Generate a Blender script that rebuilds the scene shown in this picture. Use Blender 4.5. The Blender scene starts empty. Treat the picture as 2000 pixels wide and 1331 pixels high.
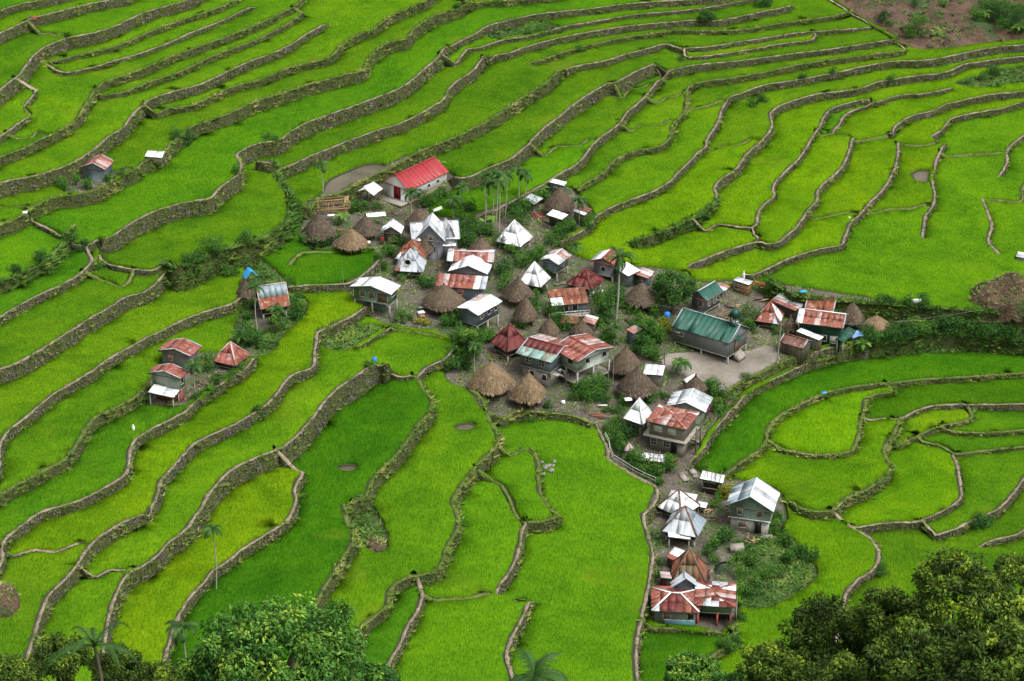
import bpy, bmesh, math, random
import numpy as np
from mathutils import Vector, Matrix, noise as mnoise
from mathutils.geometry import delaunay_2d_cdt
R = math.radians
random.seed(7); rng = np.random.default_rng(7)

# ------------------------------------------------------------------ camera, light, exposure
FOV, PITCH, DIST = 24.0, 27.0, 350.0
FPX = 1000.0 / math.tan(R(FOV / 2))
CP, SP = math.cos(R(PITCH)), math.sin(R(PITCH))
CAM = np.array([0.0, -DIST * CP, DIST * SP])
cam = bpy.data.cameras.new("camera"); cam_o = bpy.data.objects.new("camera", cam)
bpy.context.scene.collection.objects.link(cam_o)
cam.angle = R(FOV); cam.clip_end = 3000; cam.clip_start = 1
cam_o.location = CAM; cam_o.rotation_euler = (R(90 - PITCH), 0, 0)
sc = bpy.context.scene; sc.camera = cam_o
world = bpy.data.worlds.new("World"); sc.world = world; world.use_nodes = True
wn = world.node_tree.nodes; bg = wn["Background"]
sky = wn.new("ShaderNodeTexSky"); sky.sky_type = 'NISHITA'; sky.sun_disc = False
SUN_EL, SUN_AZ = 58.0, 118.0          # azimuth from +Y towards +X
sky.sun_elevation = R(SUN_EL); sky.sun_rotation = R(SUN_AZ)
sky.air_density = 1.0; sky.dust_density = 4.0; sky.ozone_density = 0.3
mixw = wn.new("ShaderNodeMix"); mixw.data_type = 'RGBA'; mixw.inputs[0].default_value = 0.55
hsv = wn.new("ShaderNodeHueSaturation"); hsv.inputs['Saturation'].default_value = 0.12
world.node_tree.links.new(sky.outputs[0], hsv.inputs['Color'])
world.node_tree.links.new(hsv.outputs[0], bg.inputs[0])
wn.remove(mixw)
bg.inputs[1].default_value = 0.15
sun = bpy.data.lights.new("sun", 'SUN'); sun.energy = 1.05; sun.angle = R(24); sun.color = (1, 0.96, 0.9)
sun_o = bpy.data.objects.new("sun", sun); sc.collection.objects.link(sun_o)
_sd = Vector((math.sin(R(SUN_AZ)) * math.cos(R(SUN_EL)), math.cos(R(SUN_AZ)) * math.cos(R(SUN_EL)), math.sin(R(SUN_EL))))
sun_o.rotation_euler = _sd.to_track_quat('Z', 'Y').to_euler()
sc.view_settings.view_transform = 'Standard'; sc.view_settings.look = 'None'
sc.view_settings.gamma = 1; sc.view_settings.use_curve_mapping = False
sc.view_settings.exposure = 1.1
sc.cycles.max_bounces = 5; sc.cycles.diffuse_bounces = 2; sc.cycles.glossy_bounces = 2
sc.cycles.transparent_max_bounces = 6
COL = sc.collection

# ------------------------------------------------------------------ survey: a sight line of the photo meets a level
def sight(px, py):
    dx, dy = px - 1000.0, 665.5 - py
    return np.stack([dx * np.ones_like(np.asarray(dy, float)), FPX * CP + dy * SP, -FPX * SP + dy * CP], -1) if np.ndim(px) else \
        np.array([dx, FPX * CP + dy * SP, -FPX * SP + dy * CP])
def on_level(px, py, z):
    d = sight(px, py); t = (z - CAM[2]) / d[..., 2]
    return CAM[0] + d[..., 0] * t, CAM[1] + d[..., 1] * t
def to_photo(x, y, z):
    vx, vy, vz = x - CAM[0], y - CAM[1], z - CAM[2]
    dep = vy * CP - vz * SP; up = vy * SP + vz * CP
    return 1000 + FPX * vx / dep, 665.5 - FPX * up / dep
TX = {'1': 0, '2': 500, '3': 1000, '4': 1500}; TY = {'A': 0, 'B': 330, 'C': 660, 'D': 981}
def survey(s):
    out = []; tx = ty = 0; k = 3.802
    for w in s.split():
        if w[0] in 'ABCDF':
            if w == 'F': tx = ty = 0; k = 1.0
            else: tx, ty, k = TX[w[1]], TY[w[0]], 3.802
        else:
            a, b = w.split(','); out.append((tx + float(a) / k, ty + float(b) / k))
    return out

# ------------------------------------------------------------------ the lie of the land (smooth), metres
def lie(x, y):
    u, v = x / 100.0, y / 100.0
    uc, vc = np.clip(u, -1.6, 1.8), np.clip(v, -1.0, 2.0)
    s = -13 * uc + 3 * uc * uc + 3 * uc * vc + 9 * vc + 2.5 * vc * vc
    s = s + np.maximum(-1.6 - u, 0) * 40 + np.maximum(u - 1.8, 0) * 45 + np.maximum(v - 2.0, 0) * 40
    t = np.clip((-112 - y) / 100.0, 0, 2.2)          # the hillside the photographer stands on
    s = s + 88 * np.minimum(t, 1) ** 1.15 + 62 * np.clip(t - 1, 0, 1.2)
    return s
# ------------------------------------------------------------------ terrace walls: label | face height (sight units) start>end | crest | course of the crest, lower side to the right
WALLS = """
topmost wall cut by the upper left corner|50|p|A1 -60,115 0,85 120,45 300,15 420,-5 560,-40
rough wall under the highest left corner field|75>55|p|A1 -60,290 0,250 60,225 200,160 330,120 520,75 700,30 850,5 960,-20
wall with a curved bushy end high on the left|110>50|p|A1 -60,720 0,680 60,630 150,560 180,500 260,395 350,345 470,297 600,275 780,235 900,185 1000,130 1100,90 1250,50 1400,5 1480,-25
low spur bund beside the scrap at upper left|12|b|A1 310,215 400,270 470,297
narrow stepped wall second from the curved bushy end|35|g|A1 330,480 450,445 600,405 800,365 900,335 1000,285 1100,240 1250,185 1400,130 1550,85 1650,45 1730,5 1780,-30
smooth pale wall below the narrow stepped one|28|p|A1 345,480 400,520 500,550 600,525 750,490 850,455 1000,415 1150,365 1300,305 1400,255 1500,220 1650,160 1750,110 1800,85 1901,60 A2 10,70
long wall that turns sharply down to the left edge|75>35|g|A1 -60,1215 0,1185 100,1155 200,1105 280,1050 420,1000 480,955 560,910 600,850 640,750 690,670 730,640 780,605 900,575 1000,540 1100,500 1200,450 1300,405 1400,375 1550,315 1700,265 1800,220 1901,185 A2 60,160 130,120 190,85 250,60 300,15 330,-30
low bund meeting the sharp turn near the left edge|10|b|A1 140,1040 280,1050
short stub wall of a small triangular field|38|p|A1 165,805 200,770 240,720 282,660 262,625
tiny bund joining two stub walls at far left|8|b|A1 165,805 240,875
lower stub wall near the left edge|45|p|A1 -60,1065 0,1030 60,990 120,940 200,890 242,877
wall with a blunt hooked start left of centre top|40|g|A1 745,665 800,685 890,700 960,670 1050,635 1150,600 1250,565 1320,545 1400,505 1500,455 1600,410 1700,370 1800,335 A2 0,300 100,250 180,210 250,175 345,140
wall passing right behind the lone grey shack|110>45|p|B1 -60,150 0,130 100,100 250,78 350,45 450,15 A1 520,1240 600,1190 740,1090 800,1020 880,985 930,935 970,870 1010,810 1080,755 1200,705 1350,665 1500,630 1560,595 1640,560 1780,490 A2 0,440 150,390 300,310 400,240 480,205 545,190
golden brown wall between two narrow upper fields|45>60|g|A1 1160,790 1250,800 1400,790 1500,750 1600,700 1700,650 1800,620 A2 0,600 100,560 200,510 300,475 450,445 550,410 590,370 620,310 700,270 790,225 850,215 900,180 1000,110 1100,70 1200,25 1260,0 1300,-30
stony wall ringing the low mound with a pale slab|90>75|g|B1 200,335 300,260 390,220 500,205 600,200 720,165 800,115 900,60 1000,22 1035,-30 A1 1110,1190 1190,1165 1240,1110 1290,1040 1350,1000 1430,935 1500,905 1600,880 1700,840 1800,795 A2 0,740 100,715 170,695 300,650 400,610 550,580 650,550 750,530 800,525 810,470 850,400 900,360 960,320 1050,300 1130,290 1150,230 1200,190 1300,120 1400,90 1500,75
high curved wall with the deepest bend at middle left|120>85|p|B1 735,590 770,555 850,490 950,420 1080,350 1200,300 1350,265 1450,245 1575,230 1600,175 1680,105 1770,50 1790,0 A1 1785,1190 1740,1150 1800,1110 1901,1060 A2 100,1050 180,1040 220,1000 300,945 400,895 500,860 600,825 720,785 850,735 1000,680 1100,635 1160,590 1240,520 1300,475 1390,410 1430,400
long wall two levels above the red roofed barn|75|p|A2 10,1265 100,1265 200,1240 330,1190 400,1150 550,1100 650,1050 750,1020 900,960 1050,920 1200,850 1300,790 1400,735 1420,660 1500,590 1600,530 1690,450
tall weedy bank topped by a footpath left of the village|190>50|v|B1 1240,775 1300,770 1400,720 1550,650 1700,600 1830,575 B2 0,545 100,495 190,440 250,350 240,260 240,190 170,110 130,40 A2 110,1270
slanting footpath bund down from the grey shack|40|p|B1 205,350 280,400 380,450 500,540 640,580 735,590
footpath bund continuing to the tall weedy bank|40|p|B1 735,600 760,690 900,735 1050,760 1240,775
dark wall at the left edge below the grey shack|90|g|B1 -60,470 0,430 80,400 190,370 215,345
faint bund at the far left under the shack wall|8|b|B1 -40,285 0,290 80,310 190,335
wall overgrown with round bushes at the left edge|80|v|B1 -60,885 0,855 100,820 200,770 300,730 370,700 380,650 430,600 500,560 540,548
wall with a tan crest ending below the bushes|58|p|B1 -60,1160 0,1115 50,1080 180,1000 300,940 420,885 520,835 600,780 650,720 690,680 655,590
stony wall whose pale path kinks twice at left|115>90|p|C1 -60,290 0,250 60,240 180,185 300,115 380,65 440,20 B1 560,1200 620,1150 700,1100 800,1045 860,1000 960,935 1040,935 1100,900 1160,850 1210,800 1250,785
faint bund across the pale kinked terrace|8|b|B1 770,775 725,800 850,860 960,930
long footpath wall ending at the blue tarpaulin house|70|p|C1 5,985 -12,900 -5,820 20,760 60,700 130,650 220,580 300,500 350,465 400,420 480,375 560,330 640,280 700,245 760,190 850,130 950,75 1030,30 B1 1050,1270 1200,1200 1350,1120 1500,1060 1650,1020 1780,990 1800,945
grassy topped wall running down from the two storey red roofed house|85|g|C1 -60,1220 0,1180 100,1120 250,1050 350,990 450,950 530,880 600,760 660,650 720,590 800,560 900,510 1000,460 1080,400 1110,360
wall with a pale crest ending at the foot of the two storey red roofed house|70|p|D1 30,450 15,400 15,330 40,280 100,230 200,160 250,110 330,75 420,50 550,20 C1 650,1200 750,1150 850,1090 920,1050 950,1000 960,900 970,830 990,780 1050,730 1130,680 1220,640 1320,590 1390,550 1440,480 1500,440 1600,380 1700,310 1800,260 1870,200 1895,150
winding wall from the lower left corner to the white house on stilts|105>60|p|F 20,1400 45,1320 D1 235,1060 250,1035 280,920 330,780 370,700 470,610 560,510 605,430 630,385 700,310 800,240 900,180 1000,140 1060,120 1120,70 1150,20 C1 1080,1331 1130,1270 1170,1200 1180,1100 1230,1030 1300,960 1350,890 1400,840 1450,790 1550,740 1650,700 1750,650 1820,610 C2 0,560 80,510 150,430 200,350 250,290 330,260 430,240 440,180 430,100 455,40 B2 440,1225 550,1180 650,1130 750,1080 800,1045 850,1030
low bund at lower left between two small fields|14|p|D1 80,350 200,355 400,380 600,395
broad wall carrying the longest tan path at lower left|80>170|p|F 190,1400 198,1330 D1 770,1100 790,960 800,880 850,720 900,600 960,520 1040,500 1150,430 1200,370 1250,310 1320,265 1400,200 1450,110 1500,50 C1 1490,1290 1530,1200 1580,1130 1640,1060 1700,1000 1800,940 C2 0,905 100,880 200,820 300,740 400,620 450,560 500,480 570,410 620,365 700,320 800,255 900,195 940,240 962,293
low earthen bund under the fork at lower left|12|p|D1 700,490 800,510 1000,515
kerb wall round the small bright field by the shrubs|18>95|p|C2 962,295 1050,302 1195,305 1240,240 1300,200 1400,160 1450,110 1490,50 1490,20
curving weedy wall with bare soil slip at its lower end|100>100|g|F 560,1400 590,1250 D2 440,790 460,740 500,650 560,560 640,430 700,330 745,262 680,170 660,80 650,0 C2 660,1260 700,1220 780,1200 830,1160 850,1080 900,1000 980,930 1060,850 1110,780 1150,720 1220,620 1290,560 1310,490 1290,430 1230,370 1200,310
short wall right of the lone palm with an orange crest|75|p|F 300,1400 325,1270 D1 1310,900 1330,840 1380,750 1450,660 1530,590 1560,520 1650,470 1720,420 1800,350 1901,290 D2 60,250 160,190 230,150 270,80 290,20 C2 280,1290 300,1200 280,1130 305,1065 350,1015 345,975 300,930
green crested S shaped wall at bottom centre|60>100|g|F 670,1400 690,1260 D2 780,925 800,910 880,850 960,800 985,730 990,670 1030,620 1100,580 1200,550 1330,510 1380,470 1400,370 1450,270 1510,180 1500,90 1460,0 C2 1460,1220 1470,1170 1530,1080 1600,990 1650,920 1750,850 1810,760 1780,680 1720,600 1700,500 1650,430 1560,380
pale path wall directly right of the big leafy tree|70|p|F 740,1400 D2 980,1260 980,1220 1000,1160 1060,1080 1100,980 1130,900 1180,850 1220,760 1240,700 1205,600
thin diagonal bund in the middle of the lower fields|10|b|C2 1780,990 1830,1090 1901,1230 D3 20,80 55,165
short stone wall at the notch in the lower middle|80|p|D2 1775,685 1800,630 1860,550 D3 0,480 40,400 60,300 75,200 100,155
square ended retaining wall at the notch|90|g|D3 100,150 250,145 388,125
grassy step with a rocky outcrop in the wide lower field|55>8|g|D3 388,125 C3 320,1310 240,1220 200,1120 190,1000 200,900 130,820 0,800
faint bund across the bottom middle field|8|b|D2 1270,700 1400,705 1580,710 1700,670 1778,685
last short wall at the bottom middle edge|80|p|F 1005,1400 D2 1905,1300 1885,1240 1850,1150 1870,1070 1901,1010 D3 30,940 70,870 110,780 150,728
tiny bund closing the bottom middle field|8|b|D3 0,700 70,705 148,726
long concrete footpath wall beside the widest lower field|75|p|F 1250,1400 D3 945,1400 930,1331 915,1150 930,1000 960,850 980,770 1010,640 1030,500 1050,400 1030,300 990,200 970,100 990,60 C3 970,1320 1060,1230 1090,1150 1060,1090 980,1060 900,1020 800,950 720,900 700,880 720,830 690,780 640,700 620,670
curved dry stone wall under the thatched huts|55|g|C3 -60,540 0,525 100,540 200,545 350,560 450,575 550,615 640,660 660,690
high wall at the top centre edge|35|g|A2 1500,40 1750,15 1901,10 A3 100,0 400,-20
dark topped wall below the hilltop scrub|45|p|A2 1350,375 1450,335 1550,290 1640,250 1700,200 1800,170 1901,150 A3 150,115 350,90 600,70 800,40 1000,25 1200,15 1400,8 1650,-20
thin wall threading under the scrub knoll|26|p|A2 1480,430 1580,375 1700,345 1800,310 1901,285 A3 100,275 250,240 400,195 600,165 800,130 1000,105 1200,95 1500,60 1700,20 1901,-10
red earth patched wall high in the centre|45|p|A2 1735,445 1800,400 1901,385 A3 0,375 200,320 400,270 600,235 800,205 1000,185 1250,165 1420,155 1500,170 1650,140 1800,110 1901,85 A4 200,60
upper wall broken by a brown slump|32|g|A3 100,480 200,450 350,395 500,350 700,305 830,275 1000,260 1130,243 1165,230 1300,230 1440,235 1600,235 1750,220 1901,195 A4 100,175 300,150 495,130
wall whose crest drops in a notch at upper centre|45>25|p|A3 400,545 450,500 550,475 700,450 800,410 950,370 1100,340 1155,325 1200,355 1280,372 1350,370 1500,350 1700,315 1901,285 A4 150,255 320,240 500,225 700,210 800,205
short wall under the notch at upper centre|25|p|A3 1285,395 1340,430 1500,415 1700,385 1901,345 A4 150,320 330,300 350,250
very long wall climbing from the areca palms to the top right|70>35|p|B2 1650,350 1750,325 1901,240 B3 50,212 200,135 300,70 400,5 A3 430,1255 520,1190 570,1110 620,1050 700,990 800,920 830,870 870,815 960,750 1020,680 1080,600 1150,565 1300,525 1400,500 1500,480 1700,460 1901,430 A4 250,395 500,365 700,330 870,300 960,300
straight wall ending in a square shoulder right of the barn|90|p|B2 1440,85 1530,80 1600,60 1700,0 A2 1750,1235 1901,1175 A3 60,1115 120,1070 180,1000 240,940 350,860 450,770 550,700 650,640 715,595 755,612 850,560 950,500 1060,460
wall directly behind the red roofed barn|70>85|g|B2 390,225 450,200 620,180 720,110 850,50 960,5 A2 1000,1240 1100,1190 1200,1130 1320,1080 1450,1030 1600,960 1700,900 1760,870 A3 0,770 100,700 200,640 300,570 350,515 395,545
S shaped wall second right of the areca palms|50>35|g|B3 480,175 560,90 650,45 A3 700,1260 760,1180 850,1140 950,1110 1080,1095 1150,1050 1190,1000 1180,930 1230,880 1290,840 1290,740 1295,680 1330,640 1450,620 1530,600 1600,600 1700,575 1901,545 A4 150,500 300,475 450,450 650,425 900,385 1045,368
faint cross bund in the upper middle|8|b|A3 890,925 1180,930
faint cross bund above the tin shed|8|b|A3 250,1085 565,1085
faint cross bund under the square shoulder|8|b|A3 820,640 1015,652
small cross bund beside the path junction|10|b|A3 1080,715 1285,715
bund with a pale edge in the upper middle|14|b|A3 1310,780 1565,790
faint bund between two pale paths|8|b|A3 1490,1070 1775,1085
long wall from behind the village to the far right edge|50|p|B3 300,575 420,505 480,480 590,420 620,345 750,280 900,220 1000,190 1100,140 1180,90 1210,50 1260,0 A3 1320,1200 1380,1130 1450,1090 1430,1060 1470,1000 1530,920 1550,830 1570,790 1620,730 1700,720 1800,670 1901,640 A4 150,620 250,600 400,570 550,540 700,500 940,462 1000,465 1150,455 1300,430 1500,385 1700,350 1901,335 1990,325
bushy bank behind the coconut palm below two long paths|85>70|v|B3 860,560 980,510 1100,470 1200,430 1300,385 1430,310 1500,265 1530,235
pale path wall rising from the bushy bank to the right edge|70>35|p|B3 1530,235 1500,170 1510,115 1560,65 1640,25 A3 1680,1240 1710,1180 1780,1110 1860,1050 1895,1010 A4 35,960 15,870 10,845 100,790 230,750 350,715 450,700 620,680 750,640 800,610 900,600 1050,580 1200,560 1310,545 1400,510 1450,480 1550,465 1700,440 1901,420 1990,410
zigzag pale path wall in the right half|20>45|p|B3 1440,400 1550,410 1700,430 1800,435 1825,400 1815,340 1860,265 B4 0,235 60,195 25,150 60,80 110,40 A4 110,1290 150,1245 240,1170 290,1080 330,1010 390,940 400,890 440,830 480,800 600,760 760,710
curved wall from the round tree to the light green field|60>40|p|B3 1280,735 1400,680 1550,615 1700,570 1830,525 1862,550 B4 0,565 80,552 130,500 200,440 260,360 290,300 350,250 370,200 360,160 400,110 450,70 520,10 A4 560,1225 600,1130 620,1050 642,1015
short stepped link between two pale paths|20|p|B3 1798,440 1800,490 1830,525
dark bund at the foot of a zigzag path|12|b|A4 395,975 470,985 560,1000 640,1020
pale crest wall curling under the right hand scrub|30|p|A4 465,990 530,930 550,870 600,830 700,790 860,768 900,730 1050,700 1100,705 1250,680 1385,652
wall with a sharp elbow above the biggest right field|40|p|B3 1700,822 1901,745 B4 100,690 200,650 350,605 450,580 555,570 570,500 600,420 610,370 680,330 750,240 830,170 900,80 930,0 A4 945,1240 970,1120 960,1060
small bund with a white post at its right end|12|b|B4 340,330 480,345 605,362
bund under the yellowish fields on the right|15|b|A4 640,1035 800,1030 920,1015
hooked wall right of the yellowish field|42|p|A4 920,1020 930,960 980,910 1050,870 1150,840 1260,820 1280,790 1400,760 1600,710 1750,690 1901,680 1990,670
bund beside the dark wet field|12|b|A4 962,1060 1100,1075 1285,1075
angular wall of the right hand dark field|36|p|A4 1205,1035 1290,970 1330,920 1340,890 1450,860 1600,830 1750,805 1850,770 1901,755 1990,735
straight pale wall passing the round waterhole|34|p|B4 1150,525 1145,480 1160,400 1170,330 1230,270 1240,180 1220,100 1210,50 1240,0 A4 1240,1200 1290,1100 1320,1085
bund closing a field at the right|14|b|A4 1330,1130 1500,1140 1760,1130
wall stub leaving by the right edge|32|p|A4 1760,1130 1820,1060 1901,1000 1990,940
short spur below the right edge wall stub|25|p|A4 1700,1315 1750,1260 1785,1180 1765,1135
winding thin path in the right hand fields|15|p|B4 1730,650 1690,600 1640,550 1630,500 1670,430 1640,340 1610,260 1580,210
dark bund near the right edge|10|b|B4 1590,215 1750,235 1880,235 1901,190 1870,130
bund below the round waterhole|12|b|B4 780,290 1000,290 1165,300
tall dark green bank along the biggest right field|150|v|B4 50,900 90,935 250,965 620,1000 900,1015 1200,1038 1500,1062 1901,1100 1990,1115
low edge of the field behind the round tree|25|b|B3 1285,745 1340,865 1480,865 1620,835 1720,830 1880,860 B4 30,885 80,935
second green bank below the right hand path|110|v|B4 700,1310 900,1280 1050,1235 1150,1205 1400,1215 1650,1240 1901,1265 1990,1275
rubble retaining wall of the paved yard|62|g|C3 1500,570 1575,480 1570,425 1640,370 1700,330 1800,290 C4 0,240 70,200 200,140 400,110 560,85 680,45
footpath wall curving below the paved yard|62|p|C3 1310,950 1345,885 1430,810 1460,720 1530,650 1600,580 1670,490 1720,430 1800,370 1901,325 C4 130,265 250,205 400,140 500,105 640,85 740,70
grassy bund ringing the right hand bowl of fields|42|g|C3 1560,1040 1620,990 1700,920 1780,870 1880,800 C4 0,670 60,590 150,535 300,460 430,395 600,360 800,330 1000,305 1300,285 1600,270 1901,245 1990,240
weedy edge of the oval pale field in the bowl|35|g|C4 50,760 110,840 220,850 350,880 500,865 620,855 660,780 680,700 680,620 720,540 715,470 750,430 850,395 930,380
brown edged wall right of the oval pale field|12>75|p|C4 740,582 850,590 950,605 1000,590 1100,530 1200,500 1300,490 1500,490 1700,490 1901,485 1990,485
wall round the hourglass shaped field in the bowl|70|g|C4 150,1215 230,1270 320,1300 460,1305 510,1270 560,1200 700,1150 800,1090 880,1020 920,970 880,900 850,850 880,780 930,720 960,650 968,612
weedy wall of a sliver field in the bowl|30|g|C4 960,745 1080,735 1180,680 1270,640 1400,630 1480,605 1520,560
low weedy wall at the right of the bowl|30|g|C4 1290,650 1400,690 1600,705 1901,680 1990,670
thin weedy wall above the lobed field|25|g|C4 1160,745 1300,790 1370,865 1500,845 1700,820 1901,800 1990,790
wall round the front of the lobed field|60>20|p|D4 560,150 620,190 750,170 900,150 1100,142 1200,110 1320,55 C4 1440,1200 1430,1100 1415,1000 1405,920 1370,865
wall at lower right above the dark forest|50|p|D4 1250,215 1390,205 1470,150 1600,100 1720,45 C4 1800,1180 1901,1040 1990,940
bottom right wall behind the tree tops|40|p|D4 1560,290 1750,255 1850,235 1901,200 1990,150
curved pale path above the dark forest|45|p|F 1600,1400 1635,1250 D4 560,720 590,660 640,600 690,550 770,520 815,450 830,380 800,310 740,250 640,205 560,150 490,95
stone edge under the long rusty roofed house|40|g|D3 1045,875 1150,905 1250,930 1400,945 1550,975 1625,1000
curved weedy wall right of the small bottom field|55|g|F 1372,1400 D3 1440,1190 1480,1140 1540,1060 1625,1000 1660,900
narrow path round the dark field in the village|55|p|B2 150,885 400,868 650,870 750,825 830,755 900,690 935,650 890,605
low edge between thatched huts and the dark field|14|b|B2 230,650 330,600 600,612 880,602
short pale wall by the blue drum|28|p|C2 740,82 820,35 B2 900,1230 1000,1185
low edge of the field under the stilt houses|22|b|B2 1000,1185 1100,1195 1200,1205 1400,1245 1495,1300
stepped stone path climbing beside the bare slope|16|p|A4 400,-40 600,80 780,180 900,260 1030,362
"""
CREST_TOP = {'v': 0.12, 'p': 0.15, 'g': 0.12, 'b': 0.08}
def parse_walls():
    ws = []
    for ln in WALLS.strip().splitlines():
        lab, h, cap, pts = ln.split('|')
        hs = [float(q) for q in h.split('>')]
        ws.append(dict(label=lab, h0=hs[0], h1=hs[-1], cap=cap, px=survey(pts)))
    return ws
# ground cover zones (photo sight points), later ones win
ZONES = [
 ('village', "F 605,395 588,440 590,485 660,492 733,488 746,503 716,545 675,560 690,580 712,600 735,625 762,641 820,645 890,668 892,690 862,740 905,757 930,780 948,810 968,832 1060,812 1120,820 1168,838 1188,870 1190,900 1240,925 1283,950 1288,965 1262,1010 1281,1080 1276,1120 1265,1210 1340,1228 1425,1240 1440,1180 1442,1090 1480,1060 1532,1035 1530,960 1440,935 1360,925 1350,905 1385,850 1420,790 1500,745 1600,695 1680,680 1690,668 1800,655 1800,640 1700,612 1530,585 1522,562 1430,545 1350,560 1335,528 1240,520 1160,515 1080,480 1150,440 1160,420 1130,385 1110,365 1070,355 1010,390 930,422 880,425 832,420 838,400 890,362 884,345 820,310 740,345 700,372 640,388"),
 ('scrub', "F 1700,655 1800,635 2100,655 2100,672 1800,670 1690,690"),
 ('scrub', "F 1420,1060 1530,1040 1560,1075 1600,1120 1570,1150 1500,1190 1440,1190 1440,1100"),
 ('scrub', "F 472,562 480,530 496,490 512,490 532,530 575,575 600,590 592,620 548,655 530,690 500,700 470,700 455,660 475,610"),
 ('village', "F 500,560 560,575 580,610 545,640 505,650 480,610"),
 ('village', "F 290,790 285,755 330,690 410,690 470,690 495,672 500,690 450,745 375,800 340,800"),
 ('village', "F 140,355 165,335 215,338 265,330 230,372 180,392 120,395"),
 ('plaza', "F 1288,698 1315,688 1465,690 1500,668 1522,690 1518,714 1480,728 1440,748 1418,768 1380,758 1330,730 1300,722"),
 ('barehill', "F 1620,-5 1690,40 1770,95 1850,96 1920,84 2000,78 2110,66 2110,-80 1560,-80"),
 ('scrub', "F 945,55 985,40 1060,30 1080,52 1105,65 1040,72 960,80"),
 ('scrub', "F 1860,165 1950,128 2000,130 2060,128 2060,160 2000,160 1920,175"),
 ('scrub', "F 618,650 680,620 760,640 700,680 650,690"),
 ('scrub', "F 685,1000 700,972 722,985 735,1010 746,1030 756,1058 745,1085 728,1080 712,1055 690,1030"),
 ('mud', "F 632,378 640,352 670,338 722,318 762,326 740,340 690,368 650,380"),
 ('mud', "F 1783,340 1790,334 1805,332 1818,336 1822,346 1815,355 1800,357 1788,352"),
 ('mud', "F 660,912 675,908 692,910 697,916 685,922 668,922"),
 ('mud', "F 890,833 905,828 925,830 927,836 912,842 896,841"),
 ('water', "F 1394,1112 1400,1098 1425,1094 1432,1100 1418,1112 1405,1125 1396,1122"),
]
# ------------------------------------------------------------------ terrain solver
def resample(P, step):
    P = np.asarray(P, float); seg = np.linalg.norm(np.diff(P[:, :2], axis=0), axis=1); s = np.concatenate([[0], np.cumsum(seg)])
    n = max(1, int(round(s[-1] / step))); t = np.linspace(0, s[-1], n + 1)
    return np.stack([np.interp(t, s, P[:, k]) for k in range(P.shape[1])], 1)
def smooth_line(P, it=2):
    P = np.asarray(P, float)
    for _ in range(it):
        Q = [P[0]]
        for a, b in zip(P[:-1], P[1:]): Q += [a * .75 + b * .25, a * .25 + b * .75]
        Q.append(P[-1]); P = np.array(Q)
    return P
def in_poly(px, py, poly):
    inside = np.zeros(len(px), bool); n = len(poly)
    for i in range(n):
        x0, y0 = poly[i]; x1, y1 = poly[(i + 1) % n]
        c = ((y0 > py) != (y1 > py)) & (px < (x1 - x0) * (py - y0) / (y1 - y0 + 1e-12) + x0)
        inside ^= c
    return inside
W = parse_walls()
def run_out(p):
    p = [tuple(q) for q in p]
    for end in (0, -1):
        a, b = (p[0], p[1]) if end == 0 else (p[-1], p[-2])
        if a[0] < 12 or a[0] > 1990 or a[1] < 8 or a[1] > 1326:
            d = np.array(a) - np.array(b); d = d / np.hypot(*d)
            if a[0] < 12: d[0] = -abs(d[0]) - .4
            if a[0] > 1990: d[0] = abs(d[0]) + .4
            if a[1] < 8: d[1] = -abs(d[1]) - .4
            if a[1] > 1326: d[1] = abs(d[1]) + .6
            q = (a[0] + d[0] * 85, a[1] + d[1] * 85)
            if end == 0: p.insert(0, q)
            else: p.append(q)
    return p
for w in W:
    w['px'] = run_out(w['px'])
    w['px'] = resample(smooth_line(w['px'], 2), 5.0)      # photo samples along the crest
    x, y = on_level(w['px'][:, 0], w['px'][:, 1], 0.0); 
    z = lie(x, y)
    for _ in range(12): x, y = on_level(w['px'][:, 0], w['px'][:, 1], z); z = .5 * z + .5 * lie(x, y)
    w['zu'] = z
ZP = []
for kind, s in ZONES:
    p = np.array(survey(s)); x, y = on_level(p[:, 0], p[:, 1], 0.0); z = lie(x, y)
    for _ in range(12): x, y = on_level(p[:, 0], p[:, 1], z); z = .5 * z + .5 * lie(x, y)
    ZP.append([kind, p, z])

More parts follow.
